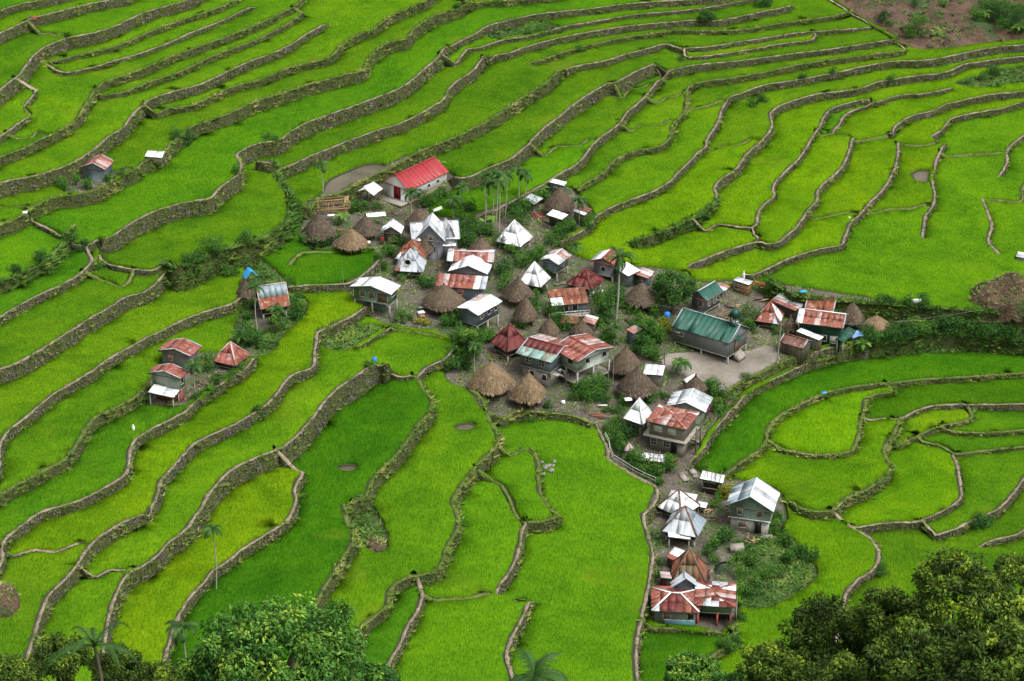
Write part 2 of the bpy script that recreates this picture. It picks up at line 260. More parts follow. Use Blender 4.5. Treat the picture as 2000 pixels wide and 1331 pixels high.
def solve(spacing_in, spacing_wall):
    verts = []; edges = []; eh = {}; tag = {}
    for wi, w in enumerate(W):
        x, y = on_level(w['px'][:, 0], w['px'][:, 1], w['zu'] + CREST_TOP[w['cap']])
        P = np.stack([x, y, w['zu'], w['px'][:, 1]], 1); w['P'] = resample(P, spacing_wall)
    # close the junctions: pull loose ends onto the nearest other wall
    segs = [(wi, w['P'][:-1, :2], w['P'][1:, :2]) for wi, w in enumerate(W)]
    for wi, w in enumerate(W):
        for end in (0, -1):
            p = w['P'][end, :2]; best = (3.6, None)
            for wj, a, b in segs:
                if wj == wi: continue
                ab = b - a; t = np.clip(((p - a) * ab).sum(1) / ((ab * ab).sum(1) + 1e-9), 0, 1)
                q = a + ab * t[:, None]; d = np.hypot(*(q - p).T); k = d.argmin()
                if d[k] < best[0]: best = (d[k], q[k])
            if best[1] is not None:
                dirv = best[1] - p; ln = np.hypot(*dirv)
                q = best[1] + dirv / (ln + 1e-6) * 0.02
                row = w['P'][end].copy(); row[:2] = q
                if ln > spacing_wall * .6: w['P'] = np.vstack([row, w['P']]) if end == 0 else np.vstack([w['P'], row])
                else: w['P'][end] = row
    for wi, w in enumerate(W):
        P = w['P']; n0 = len(verts); verts += [tuple(p[:2]) for p in P]
        n = len(P)
        for k in range(n - 1):
            f = (k + .5) / n; hs = w['h0'] * (1 - f) + w['h1'] * f
            dist = math.dist((P[k, 0], P[k, 1], P[k, 2]), CAM)
            H = hs / 3.802 / (FPX / dist) / 0.88
            eh[len(edges)] = (wi, k, H); edges.append((n0 + k, n0 + k + 1))
        w['n0'] = n0
    nwall = len(edges)
    for zi, (kind, p, z) in enumerate([q[:3] for q in ZP]):
        x, y = on_level(p[:, 0], p[:, 1], z); Q = np.stack([x, y, z], 1); Q = np.vstack([Q, Q[:1]]); small = np.ptp(Q[:, 0]) < 14; Q = resample(smooth_line(Q, 2 if small else 1), .7 if small and spacing_wall < 2 else max(spacing_wall * 1.6, 1.2))[:-1]
        ZP[zi].append(Q) if len(ZP[zi]) == 3 else ZP[zi].__setitem__(3, Q)
        n0 = len(verts); verts += [tuple(q[:2]) for q in Q]
        edges += [(n0 + k, n0 + (k + 1) % len(Q)) for k in range(len(Q))]
    wallpts = np.array([v for w in W for v in w['P'][:, :2].tolist()] + [v for z in ZP for v in z[3][:, :2].tolist()])
    def grid(x0, x1, y0, y1, s):
        gx, gy = np.meshgrid(np.arange(x0, x1 + .1, s), np.arange(y0, y1 + .1, s))
        g = np.stack([gx.ravel(), gy.ravel()], 1); return g + rng.uniform(-.25, .25, g.shape) * s
    g1 = grid(-118, 128, -98, 150, spacing_in)
    # drop those too near to a wall
    cell = spacing_in * .55; occ = set(map(tuple, np.floor(wallpts / cell).astype(int)))
    keep = [tuple(c) not in occ for c in np.floor(g1 / cell).astype(int)]
    g1 = g1[keep]
    g2 = grid(-420, 440, -420, 480, 14); m = (g2[:, 0] < -122) | (g2[:, 0] > 132) | (g2[:, 1] < -103) | (g2[:, 1] > 155); g2 = g2[m]
    verts += [tuple(v) for v in g1] + [tuple(v) for v in g2]
    vo, eo, fo, ov, oe, of = delaunay_2d_cdt([Vector(v) for v in verts], edges, [], 0, 0.01)
    V = np.array([(v.x, v.y) for v in vo]); F = [tuple(f) for f in fo if len(f) == 3]
    F = np.array(F)
    # orient up
    a, b, c = V[F[:, 0]], V[F[:, 1]], V[F[:, 2]]
    cr = (b[:, 0] - a[:, 0]) * (c[:, 1] - a[:, 1]) - (b[:, 1] - a[:, 1]) * (c[:, 0] - a[:, 0])
    F[cr < 0] = F[cr < 0][:, ::-1]; F = F[np.abs(cr) > 1e-5]
    cut = {}
    for ei, src in enumerate(oe):
        ws_ = [s for s in src if s < nwall]
        if ws_: 
            a_, b_ = eo[ei]; cut[(min(a_, b_), max(a_, b_))] = ws_[0]
    em = {}
    for ti, f in enumerate(F.tolist()):
        for k in range(3):
            a_, b_ = f[k], f[(k + 1) % 3]; em.setdefault((min(a_, b_), max(a_, b_)), []).append((ti, k))
    par = list(range(3 * len(F)))
    def find(i):
        while par[i] != i: par[i] = par[par[i]]; i = par[i]
        return i
    for key, tl in em.items():
        if key in cut or len(tl) != 2: continue
        (t1, k1), (t2, k2) = tl
        par[find(3 * t1 + k1)] = find(3 * t2 + (k2 + 1) % 3); par[find(3 * t1 + (k1 + 1) % 3)] = find(3 * t2 + k2)
    root = np.array([find(i) for i in range(3 * len(F))]); uq, node = np.unique(root, return_inverse=True)
    node = node.reshape(-1, 3); N = len(uq)
    nv = np.zeros(N, int); nv[node.ravel()] = F.ravel()
    XY = V[nv]
    S = lie(XY[:, 0], XY[:, 1])
    pos_w = []; 
    A = V[F]; area = .5 * np.abs((A[:, 1, 0] - A[:, 0, 0]) * (A[:, 2, 1] - A[:, 0, 1]) - (A[:, 1, 1] - A[:, 0, 1]) * (A[:, 2, 0] - A[:, 0, 0]))
    mass = np.bincount(node.ravel(), np.repeat(area / 3, 3), N)
    # cotangent weights for flatness inside the fields
    I = []; J = []; Wt = []
    for k in range(3):
        i, j, o = node[:, k], node[:, (k + 1) % 3], node[:, (k + 2) % 3]
        pi, pj, po = V[F[:, k]], V[F[:, (k + 1) % 3]], V[F[:, (k + 2) % 3]]
        e1, e2 = pi - po, pj - po
        ct = (e1 * e2).sum(1) / (np.abs(e1[:, 0] * e2[:, 1] - e1[:, 1] * e2[:, 0]) + 1e-3)
        I.append(i); J.append(j); Wt.append(np.clip(ct, .05, 5) * .5)
    I, J, Wt = map(np.concatenate, (I, J, Wt))
    inner = (np.abs(XY[I, 0]) < 150) & (XY[I, 1] > -95) & (XY[I, 1] < 170)
    lam = np.where(inner, 900.0, 0.5); Wt = Wt * lam
    mu = mass * 1.0
    CI = []; CJ = []; CH = []; CW = []
    side = {}
    for key, ie in cut.items():
        tl = em.get(key, [])
        if len(tl) != 2: continue
        wi, k, H = eh[ie]; d = np.array(verts[edges[ie][1]]) - np.array(verts[edges[ie][0]])
        for (t, kk) in tl:
            cen = V[F[t]].mean(0) - np.array(verts[edges[ie][0]])
            left = d[0] * cen[1] - d[1] * cen[0] > 0
            for q in (kk, (kk + 1) % 3): side[(ie, F[t][q], left)] = node[t][q]
    for key, ie in cut.items():
        wi, k, H = eh[ie]; L = np.hypot(*(V[key[0]] - V[key[1]]))
        for v in key:
            a_, b_ = side.get((ie, v, True)), side.get((ie, v, False))
            if a_ is None or b_ is None or a_ == b_: continue
            CI.append(a_); CJ.append(b_); CH.append(H); CW.append(600.0 * L)
    CI, CJ, CH, CW = np.array(CI), np.array(CJ), np.array(CH), np.array(CW)
    diag = mu + np.bincount(I, Wt, N) + np.bincount(J, Wt, N) + np.bincount(CI, CW, N) + np.bincount(CJ, CW, N)
    rhs = mu * S + np.bincount(CI, CW * CH, N) - np.bincount(CJ, CW * CH, N)
    def mul(z): return diag * z - np.bincount(I, Wt * z[J], N) - np.bincount(J, Wt * z[I], N) - np.bincount(CI, CW * z[CJ], N) - np.bincount(CJ, CW * z[CI], N)
    z = S.copy(); r = rhs - mul(z); p = r / diag; rz = (r * r / diag).sum(); p = r / diag
    for it in range(1500):
        Ap = mul(p); al = rz / (p * Ap).sum(); z += al * p; r -= al * Ap
        rz2 = (r * r / diag).sum()
        if rz2 < 1e-7 * max(1, rz): break
        if math.sqrt(rz2) < 0.02: break
        p = r / diag + rz2 / rz * p; rz = rz2
    # wall levels, upper (left) and lower (right) side at every crest point
    for w in W: w['hu'] = [[] for _ in w['P']]; w['hl'] = [[] for _ in w['P']]
    vmap = {}
    for o, src in enumerate(ov):
        for s_ in src: vmap[s_] = o
    for ie, (wi, k, H) in eh.items():
        for kk, vi in ((k, edges[ie][0]), (k + 1, edges[ie][1])):
            o = vmap.get(vi)
            a_, b_ = side.get((ie, o, True)), side.get((ie, o, False))
            if a_ is not None: W[wi]['hu'][kk].append(z[a_])
            if b_ is not None: W[wi]['hl'][kk].append(z[b_])
    for w in W:
        for nm in ('hu', 'hl'):
            v = np.array([np.mean(q) if q else np.nan for q in w[nm]]); ok = ~np.isnan(v)
            if ok.any(): v = np.interp(np.arange(len(v)), np.where(ok)[0], v[ok])
            else: v = lie(w['P'][:, 0], w['P'][:, 1])
            w[nm] = v
        # back to the photo samples (by arc length share)
        s = np.linspace(0, 1, len(w['P'])); m = np.linspace(0, 1, len(w['px']))
        w['zu'] = .5 * w['zu'] + .5 * np.interp(m, s, np.maximum(w['hu'], w['hl'])) if spacing_in > 3 else w['zu']
    return dict(V=V, F=F, node=node, z=z, nv=nv, em=em, cut=cut, it=it)

def surf(T):
    """level lookup: height of the ground at x, y"""
    V, F, node, z = T['V'], T['F'], T['node'], T['z']
    A = V[F]; cell = 3.0; H = {}
    mn = np.floor(A.min(1) / cell).astype(int); mx = np.floor(A.max(1) / cell).astype(int)
    for t in range(len(F)):
        if mx[t, 0] - mn[t, 0] > 12: continue
        for i in range(mn[t, 0], mx[t, 0] + 1):
            for j in range(mn[t, 1], mx[t, 1] + 1): H.setdefault((i, j), []).append(t)
    def g(x, y):
        for t in H.get((math.floor(x / cell), math.floor(y / cell)), ()):
            (ax, ay), (bx, by), (cx, cy) = A[t]
            d = (bx - ax) * (cy - ay) - (by - ay) * (cx - ax)
            u = ((x - ax) * (cy - ay) - (y - ay) * (cx - ax)) / d; v = ((bx - ax) * (y - ay) - (by - ay) * (x - ax)) / d
            if u >= -1e-6 and v >= -1e-6 and u + v <= 1 + 1e-6:
                n = node[t]; return float(z[n[0]] * (1 - u - v) + z[n[1]] * u + z[n[2]] * v)
        return float(lie(x, y))
    return g
import time as _t; _t0 = _t.time()
for _k in range(3):
    T = solve(5.0, 3.0)
    _g = surf(T)
    for zp in ZP:
        x, y = on_level(zp[1][:, 0], zp[1][:, 1], zp[2]); zp[2] = .4 * zp[2] + .6 * np.array([_g(a, b) for a, b in zip(x, y)])
T = solve(2.2, 1.1)
G = surf(T)
print("terrain", len(T['F']), "tris", T['it'], "it", round(_t.time() - _t0, 1), "s")
def at(px, py, h=0.0):
    """the ground point (raised by h) on the sight line through a photo point"""
    d = sight(px, py); d = d / np.linalg.norm(d); t = 230.0; last = None
    while t < 620:
        p = CAM + d * t
        if p[2] <= G(p[0], p[1]) + h: break
        t += 2.0
    lo, hi = t - 2.0, t
    for _ in range(12):
        m = (lo + hi) / 2; p = CAM + d * m
        if p[2] <= G(p[0], p[1]) + h: hi = m
        else: lo = m
    p = CAM + d * hi
    return float(p[0]), float(p[1]), G(p[0], p[1])
# ------------------------------------------------------------------ helpers: objects and materials
def tag(o, label=None, cat=None, group=None, kind=None):
    if label: o['label'] = label
    if cat: o['category'] = cat
    if group: o['group'] = group
    if kind: o['kind'] = kind
    return o
def link(o, parent=None):
    COL.objects.link(o)
    if parent is not None: o.parent = parent
    return o
def fast_mesh(name, V, F, mats=(), midx=None, smooth=False, tint=None):
    """V (n,3); F list of (m,3)/(m,4) arrays"""
    me = bpy.data.meshes.new(name); V = np.asarray(V, np.float32)
    F = [np.asarray(f, np.int32) for f in F if len(f)]
    me.vertices.add(len(V)); me.vertices.foreach_set('co', V.ravel())
    tot = sum(f.size for f in F); nf = sum(len(f) for f in F)
    me.loops.add(tot); me.loops.foreach_set('vertex_index', np.concatenate([f.ravel() for f in F]))
    me.polygons.add(nf)
    lt = np.concatenate([np.full(len(f), f.shape[1], np.int32) for f in F]); ls = np.concatenate([[0], np.cumsum(lt)[:-1]]).astype(np.int32)
    me.polygons.foreach_set('loop_start', ls)
    try: me.polygons.foreach_set('loop_total', lt)
    except Exception: pass
    for m in mats: me.materials.append(m)
    if midx is not None: me.polygons.foreach_set('material_index', np.asarray(midx, np.int32))
    if smooth: me.polygons.foreach_set('use_smooth', np.ones(nf, bool))
    if tint is not None:
        a = me.attributes.new('tint', 'FLOAT', 'POINT'); a.data.foreach_set('value', np.asarray(tint, np.float32))
    me.update(calc_edges=True)
    return me
class NT:
    def __init__(s, name, rough=.8, spec=.3, metal=0):
        s.m = bpy.data.materials.new(name); s.m.use_nodes = True; s.n = s.m.node_tree.nodes; s.l = s.m.node_tree.links
        s.b = s.n['Principled BSDF']; s.b.inputs['Roughness'].default_value = rough; s.b.inputs['Metallic'].default_value = metal
        s.b.inputs['Specular IOR Level'].default_value = spec
    def lk(s, a, b): s.l.new(a, b)
    def co(s, kind='Object', scale=None):
        if not hasattr(s, '_tc'): s._tc = s.n.new('ShaderNodeTexCoord')
        o = s._tc.outputs[kind]
        if scale is not None:
            mp = s.n.new('ShaderNodeMapping'); mp.inputs['Scale'].default_value = scale; s.lk(o, mp.inputs[0]); o = mp.outputs[0]
        return o
    def geo(s):
        g = s.n.new('ShaderNodeNewGeometry'); return g
    def noise(s, scale, detail=3, rough=.55, vec=None, dist=0):
        t = s.n.new('ShaderNodeTexNoise'); t.inputs['Scale'].default_value = scale; t.inputs['Detail'].default_value = detail
        t.inputs['Roughness'].default_value = rough; t.inputs['Distortion'].default_value = dist
        s.lk(vec if vec is not None else s.co(), t.inputs['Vector']); return t.outputs['Fac']
    def voro(s, scale, feat='F1', vec=None, out='Distance', rnd=1.0):
        t = s.n.new('ShaderNodeTexVoronoi'); t.feature = feat; t.inputs['Scale'].default_value = scale; t.inputs['Randomness'].default_value = rnd
        s.lk(vec if vec is not None else s.co(), t.inputs['Vector']); return t.outputs[out]
    def ramp(s, fac, stops, interp='LINEAR'):
        r = s.n.new('ShaderNodeValToRGB'); e = r.color_ramp; e.interpolation = interp
        while len(e.elements) < len(stops): e.elements.new(0.5)
        for el, (p, c) in zip(e.elements, stops):
            el.position = p; el.color = (*c, 1) if len(c) == 3 else c
        s.lk(fac, r.inputs[0]); return r.outputs[0]
    def mix(s, fac, a, b, mode='MIX'):
        m = s.n.new('ShaderNodeMix'); m.data_type = 'RGBA'; m.blend_type = mode; m.clamp_factor = True
        for sock, v in ((m.inputs[0], fac), (m.inputs[6], a), (m.inputs[7], b)):
            if hasattr(v, 'is_output'): s.lk(v, sock)
            elif isinstance(v, (int, float)): sock.default_value = v
            else: sock.default_value = (*v, 1)
        return m.outputs[2]
    def math(s, op, a, b=0.0, c=None):
        m = s.n.new('ShaderNodeMath'); m.operation = op
        for k, v in enumerate((a, b) if c is None else (a, b, c)):
            if hasattr(v, 'is_output'): s.lk(v, m.inputs[k])
            else: m.inputs[k].default_value = v
        return m.outputs[0]
    def attr(s, name='tint'):
        a = s.n.new('ShaderNodeAttribute'); a.attribute_name = name; return a.outputs['Fac']
    def objcolor(s):
        o = s.n.new('ShaderNodeObjectInfo'); return o.outputs['Color']
    def objrand(s):
        o = s.n.new('ShaderNodeObjectInfo'); return o.outputs['Random']
    def bump(s, h, strength=.5, dist=.1):
        b = s.n.new('ShaderNodeBump'); b.inputs['Strength'].default_value = strength; b.inputs['Distance'].default_value = dist
        s.lk(h, b.inputs['Height']); s.lk(b.outputs[0], s.b.inputs['Normal']); return s
    def color(s, c):
        if hasattr(c, 'is_output'): s.lk(c, s.b.inputs['Base Color'])
        else: s.b.inputs['Base Color'].default_value = (*c, 1)
        return s
def steps(c0, c1, lo=.3, hi=.7): return [(lo, c0), (hi, c1)]
M = {}
# young rice: tint per field through the object colour
t = NT('rice', 1.0, 0.0)
fine = t.noise(5.5, 2, .75); row = t.noise(1.0, 3, .65, t.co('Object', (7, 1.3, 1)))
big = t.noise(.10, 4, .62, dist=.6); mid = t.noise(.5, 3, .6); yel = t.noise(.055, 3, .6, t.co('Object', (1, 1, 3)), 1.2)
c = t.mix(t.ramp(fine, [(.25, (.52, .52, .52)), (.5, (.98, .98, .98)), (.78, (1.45, 1.42, 1.3))]), (0, 0, 0), (1, 1, 1))
c = t.mix(1.0, t.objcolor(), t.ramp(fine, [(.28, (.66, .68, .7)), (.5, (1, 1, 1)), (.75, (1.36, 1.26, 1.4))]), 'MULTIPLY')
c = t.mix(1.0, c, t.ramp(row, [(.32, (.56, .62, .6)), (.52, (1.02, 1.02, 1.0)), (.72, (1.42, 1.28, 1.5))]), 'MULTIPLY')
c = t.mix(1.0, c, t.ramp(big, [(.32, (.66, .76, .9)), (.5, (1, 1, 1)), (.7, (1.28, 1.14, .9))]), 'MULTIPLY')
c = t.mix(1.0, c, t.ramp(mid, [(.3, (.86, .9, .9)), (.7, (1.14, 1.08, 1))]), 'MULTIPLY')
patch = t.ramp(yel, [(.60, (0, 0, 0)), (.74, (1, 1, 1))])
c = t.mix(t.math('MULTIPLY', patch, .38), c, (.11, .15, .010))
t.color(c).bump(t.math('ADD', fine, t.math('MULTIPLY', row, .8)), .5, .2)
M['rice'] = t.m
t = NT('wet_earth', .8); c = t.mix(t.noise(.7, 4), (.035, .03, .018), (.03, .05, .012)); t.color(c).bump(t.noise(2, 4), .5, .2); M['wet'] = t.m
t = NT('hill_growth', .85)
c = t.mix(t.ramp(t.noise(.06, 5), steps((0, 0, 0), (1, 1, 1), .42, .6)), (.035, .085, .012), (.075, .14, .02))
c = t.mix(t.ramp(t.noise(.8, 4), steps((0, 0, 0), (1, 1, 1), .4, .65)), c, (.025, .05, .012)); t.color(c).bump(t.noise(1.2, 5), .9, .6); M['hill'] = t.m
t = NT('village_earth', .9)
c = t.ramp(t.noise(.45, 6, .65), [(.3, (.045, .038, .03)), (.5, (.085, .07, .055)), (.7, (.13, .11, .09))])
c = t.mix(t.ramp(t.noise(.22, 5, .6), steps((0, 0, 0), (1, 1, 1), .5, .62)), c, (.04, .07, .015))
c = t.mix(t.ramp(t.voro(2.6), steps((1, 1, 1), (0, 0, 0), .1, .35)), c, t.mix(t.voro(2.6, out='Color'), (.07, .06, .05), (.19, .175, .15)))
t.color(c).bump(t.voro(2.6), .7, .15); M['earth'] = t.m
t = NT('packed_yard', .85)
c = t.ramp(t.noise(.25, 6, .6), [(.3, (.10, .088, .07)), (.5, (.165, .147, .12)), (.7, (.225, .20, .168))])
c = t.mix(t.ramp(t.noise(3, 3), steps((0, 0, 0), (1, 1, 1), .55, .75)), c, (.085, .078, .065)); t.color(c).bump(t.noise(3, 3), .2, .05); M['yard'] = t.m
t = NT('scrub_ground', .9)
c = t.ramp(t.noise(.7, 6, .6), [(.3, (.03, .05, .012)), (.5, (.06, .10, .02)), (.7, (.10, .12, .035))]); t.color(c).bump(t.noise(2.5, 5), 1, .4); M['scrub'] = t.m
t = NT('bare_slope', .95)
c = t.ramp(t.noise(.35, 7, .65), [(.3, (.03, .02, .013)), (.45, (.07, .042, .027)), (.62, (.115, .073, .048)), (.78, (.05, .055, .022))])
c = t.mix(t.ramp(t.noise(.12, 4), steps((0, 0, 0), (1, 1, 1), .56, .66)), c, (.035, .06, .016)); t.color(c).bump(t.noise(1.5, 6), 1, .8); M['bare'] = t.m
t = NT('muddy_water', .3, .35); t.color(t.ramp(t.noise(.4, 4), steps((.045, .036, .02), (.10, .085, .05)))); M['mud'] = t.m
t = NT('pond_water', .05, .5); t.color((.012, .014, .008)); M['pond'] = t.m
def wall_mat(name, green):
    t = NT(name, .9)
    v = t.co('Object')
    cell = t.voro(2.9, out='Color', vec=v); d = t.voro(2.9, 'DISTANCE_TO_EDGE', vec=v)
    st = t.ramp(cell, [(0.1, (.05, .043, .032)), (.5, (.10, .088, .066)), (.9, (.20, .18, .145))])
    st = t.mix(t.ramp(d, steps((1, 1, 1), (0, 0, 0), .02, .12)), st, (.025, .024, .014))
    veg = t.ramp(t.noise(1.6, 5, .7), [(.25, (.03, .048, .010)), (.5, (.065, .08, .02)), (.75, (.125, .115, .045))])
    n = t.noise(.55, 5, .7)
    c = t.mix(t.ramp(n, steps((0, 0, 0), (1, 1, 1), .56 - green, .66 - green)), st, veg)
    t.color(c).bump(t.math('SUBTRACT', t.math('MULTIPLY', t.noise(3, 4), .5), t.math('MULTIPLY', t.ramp(d, steps((1, 1, 1), (0, 0, 0), .0, .15)), .6)), .9, .25)
    return t.m
M['stone'] = wall_mat('dry_stone', .15); M['stone_green'] = wall_mat('dry_stone_overgrown', .34)
t = NT('crest_path', .9)
c = t.ramp(t.noise(1.1, 5, .65), [(.3, (.12, .09, .06)), (.5, (.23, .18, .13)), (.7, (.33, .27, .205))])
c = t.mix(t.ramp(t.noise(.5, 5, .7), steps((0, 0, 0), (1, 1, 1), .53, .62)), c, (.075, .10, .022)); t.color(c).bump(t.noise(4, 3), .6, .08); M['path'] = t.m
t = NT('crest_grass', .9); c = t.ramp(t.noise(1.3, 5, .65), [(.3, (.05, .08, .012)), (.5, (.09, .13, .02)), (.72, (.15, .145, .05))]); t.color(c).bump(t.noise(4, 4), .9, .15); M['grass'] = t.m
def leafmat(name, stops, rough=.6, tr=.0):
    t = NT(name, rough, .12)
    c = t.ramp(t.attr(), stops); t.color(c)
    if tr:
        s = t.n.new('ShaderNodeBsdfTranslucent'); mx = t.n.new('ShaderNodeMixShader'); mx.inputs[0].default_value = tr
        t.lk(c, s.inputs[0]); t.lk(t.b.outputs[0], mx.inputs[1]); t.lk(s.outputs[0], mx.inputs[2]); t.lk(mx.outputs[0], t.n['Material Output'].inputs[0])
    return t.m
M['weed'] = leafmat('weeds', [(0, (.05, .10, .015)), (.4, (.10, .18, .025)), (.75, (.17, .24, .04)), (1, (.32, .28, .11))])
M['rank'] = leafmat('rank_growth', [(0, (.03, .075, .015)), (.5, (.065, .145, .022)), (.85, (.11, .20, .03)), (1, (.20, .22, .05))])

# ------------------------------------------------------------------ ground pieces by cover
V2, F2, NODE, Z = T['V'], T['F'], T['node'], T['z']
cen = V2[F2].mean(1); cz = Z[NODE].mean(1)
cpx, cpy = to_photo(cen[:, 0], cen[:, 1], cz)
kind = np.full(len(F2), 'rice', dtype=object)
infr = (cpx > -55) & (cpx < 2055) & (cpy > -45) & (cpy < 1385) & (cen[:, 1] > -96) & (cen[:, 1] < 150) & (np.abs(cen[:, 0]) < 124)
kind[~infr] = 'outer'
for zk, p, z, Q in ZP:
    kind[in_poly(cen[:, 0], cen[:, 1], Q[:, :2]) & ((np.abs(cen[:, 0]) < 125) & (cen[:, 1] < 152))] = zk
NXY = V2[T['nv']]; NP = np.column_stack([NXY, Z])
# rough relief inside the unkept zones only
bord = np.zeros(len(Z), bool)
for key in T['cut']:
    for (ti, k) in T['em'].get(key, ()): bord[NODE[ti][k]] = bord[NODE[ti][(k + 1) % 3]] = True
amp = np.zeros(len(Z))
for zk, a in (('scrub', .5), ('barehill', 1.6), ('village', .12)):
    ids = np.unique(NODE[kind == zk]); amp[ids] = a
for zk in ('rice', 'plaza', 'mud', 'water'): amp[np.unique(NODE[kind == zk])] = 0
amp[bord] = 0
for i in np.where(amp > 0)[0]:
    NP[i, 2] += amp[i] * (mnoise.noise(Vector((NP[i, 0] * .22, NP[i, 1] * .22, 3))) + .6 * mnoise.noise(Vector((NP[i, 0] * .6, NP[i, 1] * .6, 9))))
NP[:, 2] -= 0.0
def submesh(tris, name, mat, smooth=True, dz=0.0):
    ids, inv = np.unique(NODE[tris], return_inverse=True); v = NP[ids].copy(); v[:, 2] += dz
    return fast_mesh(name, v, [inv.reshape(-1, 3)], [mat], smooth=smooth)
def setting(name, tris, mat, dz=0.0):
    o = link(bpy.data.objects.new(name, submesh(tris, name, mat, dz=dz))); tag(o, kind='structure'); return o
setting('ground', (kind == 'rice'), M['wet'])
setting('hillside', (kind == 'outer'), M['hill'])
setting('village_ground', (kind == 'village'), M['earth'])
setting('yard', (kind == 'plaza'), M['yard'])
setting('scrub_ground', (kind == 'scrub'), M['scrub'])
setting('bare_hillside', (kind == 'barehill'), M['bare'])
setting('muddy_water', (kind == 'mud'), M['mud'], -0.05)
setting('pond_water', (kind == 'water'), M['pond'], -0.15)
# risers of plain earth behind the walls so the ground is one closed skin
rv, rf = [], []
for key in T['cut']:
    tl = T['em'].get(key, ())
    if len(tl) != 2: continue
    (t1, k1), (t2, k2) = tl
    a, b, c_, d = NODE[t1][k1], NODE[t1][(k1 + 1) % 3], NODE[t2][k2], NODE[t2][(k2 + 1) % 3]
    if a == d and b == c_: continue
    n = len(rv); rv += [NP[a], NP[b], NP[c_], NP[d]]; rf.append((n, n + 1, n + 2, n + 3))
o = link(bpy.data.objects.new('ground_riser', fast_mesh('ground_riser', rv, [rf], [M['wet']]))); tag(o, kind='structure')

# ------------------------------------------------------------------ rice fields
par = np.arange(len(F2))
def fnd(i):
    while par[i] != i: par[i] = par[par[i]]; i = par[i]
    return i
isr = kind == 'rice'
for key, tl in T['em'].items():
    if key in T['cut'] or len(tl) != 2: continue
    a, b = tl[0][0], tl[1][0]
    if isr[a] and isr[b]: par[fnd(a)] = fnd(b)
comp = np.array([fnd(i) for i in range(len(F2))]); comp[~isr] = -1
BASE = [(0.0491, 0.1289, .005), (0.0558, 0.1371, .005), (0.0525, 0.1330, .005), (0.0446, 0.1217, .005), (0.0603, 0.1402, .005), (0.0647, 0.1422, .005), (0.0480, 0.1258, .005), (0.0424, 0.1166, .005)]
SEEDC = {  # photo points of fields whose tone stands apart
 'deep': ((0.0330, 0.1000, .004), "F 640,530 640,870 600,960 1700,700 1900,770 1440,880 1320,1245"),
 'pale': ((0.0720, 0.1520, .004), "F 1700,830 1600,860 1850,930 1620,940 680,590 600,640 540,760 1780,230 1690,340 1600,230 1450,290 1780,340 480,960 1640,1050"),
}
nod_area = {}
for r in np.unique(comp):
    if r < 0: continue
    tr = np.where(comp == r)[0]
    A = V2[F2[tr]]; ar = .5 * np.abs((A[:, 1, 0] - A[:, 0, 0]) * (A[:, 2, 1] - A[:, 0, 1]) - (A[:, 1, 1] - A[:, 0, 1]) * (A[:, 2, 0] - A[:, 0, 0])).sum()
    if ar < 5: continue
    nod_area[r] = (ar, tr)
def field_at(px, py):
    x, y, z = at(px, py)
    d = (cen[:, 0] - x) ** 2 + (cen[:, 1] - y) ** 2; return comp[d.argmin()]
tone = {}
for nm, (c3, s) in SEEDC.items():
    for p in survey(s):
        tone.setdefault(field_at(*p), c3); _a = nod_area.get(field_at(*p), (0,))[0]; (print('tone', nm, p, round(_a)) if _a > 1500 else 0)
FLD = []
for r, (ar, tr) in nod_area.items():
    ids, inv = np.unique(NODE[tr], return_inverse=True); f = inv.reshape(-1, 3)
    v = NP[ids].copy()
    ec = {}
    for tri in f.tolist():
        for k in range(3):
            a, b = tri[k], tri[(k + 1) % 3]; ec[(a, b)] = ec.get((a, b), 0) + 1
    be = [(a, b) for (a, b) in ec if (b, a) not in ec]
    inw = np.zeros((len(v), 2)); bd = np.zeros(len(v), bool)
    for a, b in be:
        d = v[b, :2] - v[a, :2]; n = np.array([-d[1], d[0]]); inw[a] += n; inw[b] += n; bd[a] = bd[b] = True
    ln = np.hypot(inw[:, 0], inw[:, 1]) + 1e-6; inw /= ln[:, None]
    hgt = rng.uniform(.36, .5)
    jit = rng.uniform(.30, .62, len(v))
    top = v.copy(); top[bd, :2] += inw[bd] * jit[bd, None]; top[:, 2] += hgt + rng.uniform(-.05, .05, len(v)); top[bd, 2] -= rng.uniform(.0, .12, bd.sum())
    skirt_ids = np.where(bd)[0]; m = {i: len(v) + q for q, i in enumerate(skirt_ids)}
    sk = top[skirt_ids].copy(); sk[:, 2] -= hgt + .08; sk[:, :2] -= inw[skirt_ids] * .06
    quads = [(a, m[a], m[b], b) for a, b in be]
    me = fast_mesh('rice_field', np.vstack([top, sk]), [f, quads], [M['rice']], smooth=False)
    o = link(bpy.data.objects.new('rice_field', me)); tag(o, kind='stuff')
    c3 = tone.get(r) or BASE[rng.integers(len(BASE))]
    j = rng.uniform(.9, 1.08); o.color = (c3[0] * j * rng.uniform(.86, 1.14), c3[1] * j, c3[2], 1)
    FLD.append((r, ar, o))
print('fields', len(FLD), sorted([round(a) for _, a, _ in FLD])[-12:])

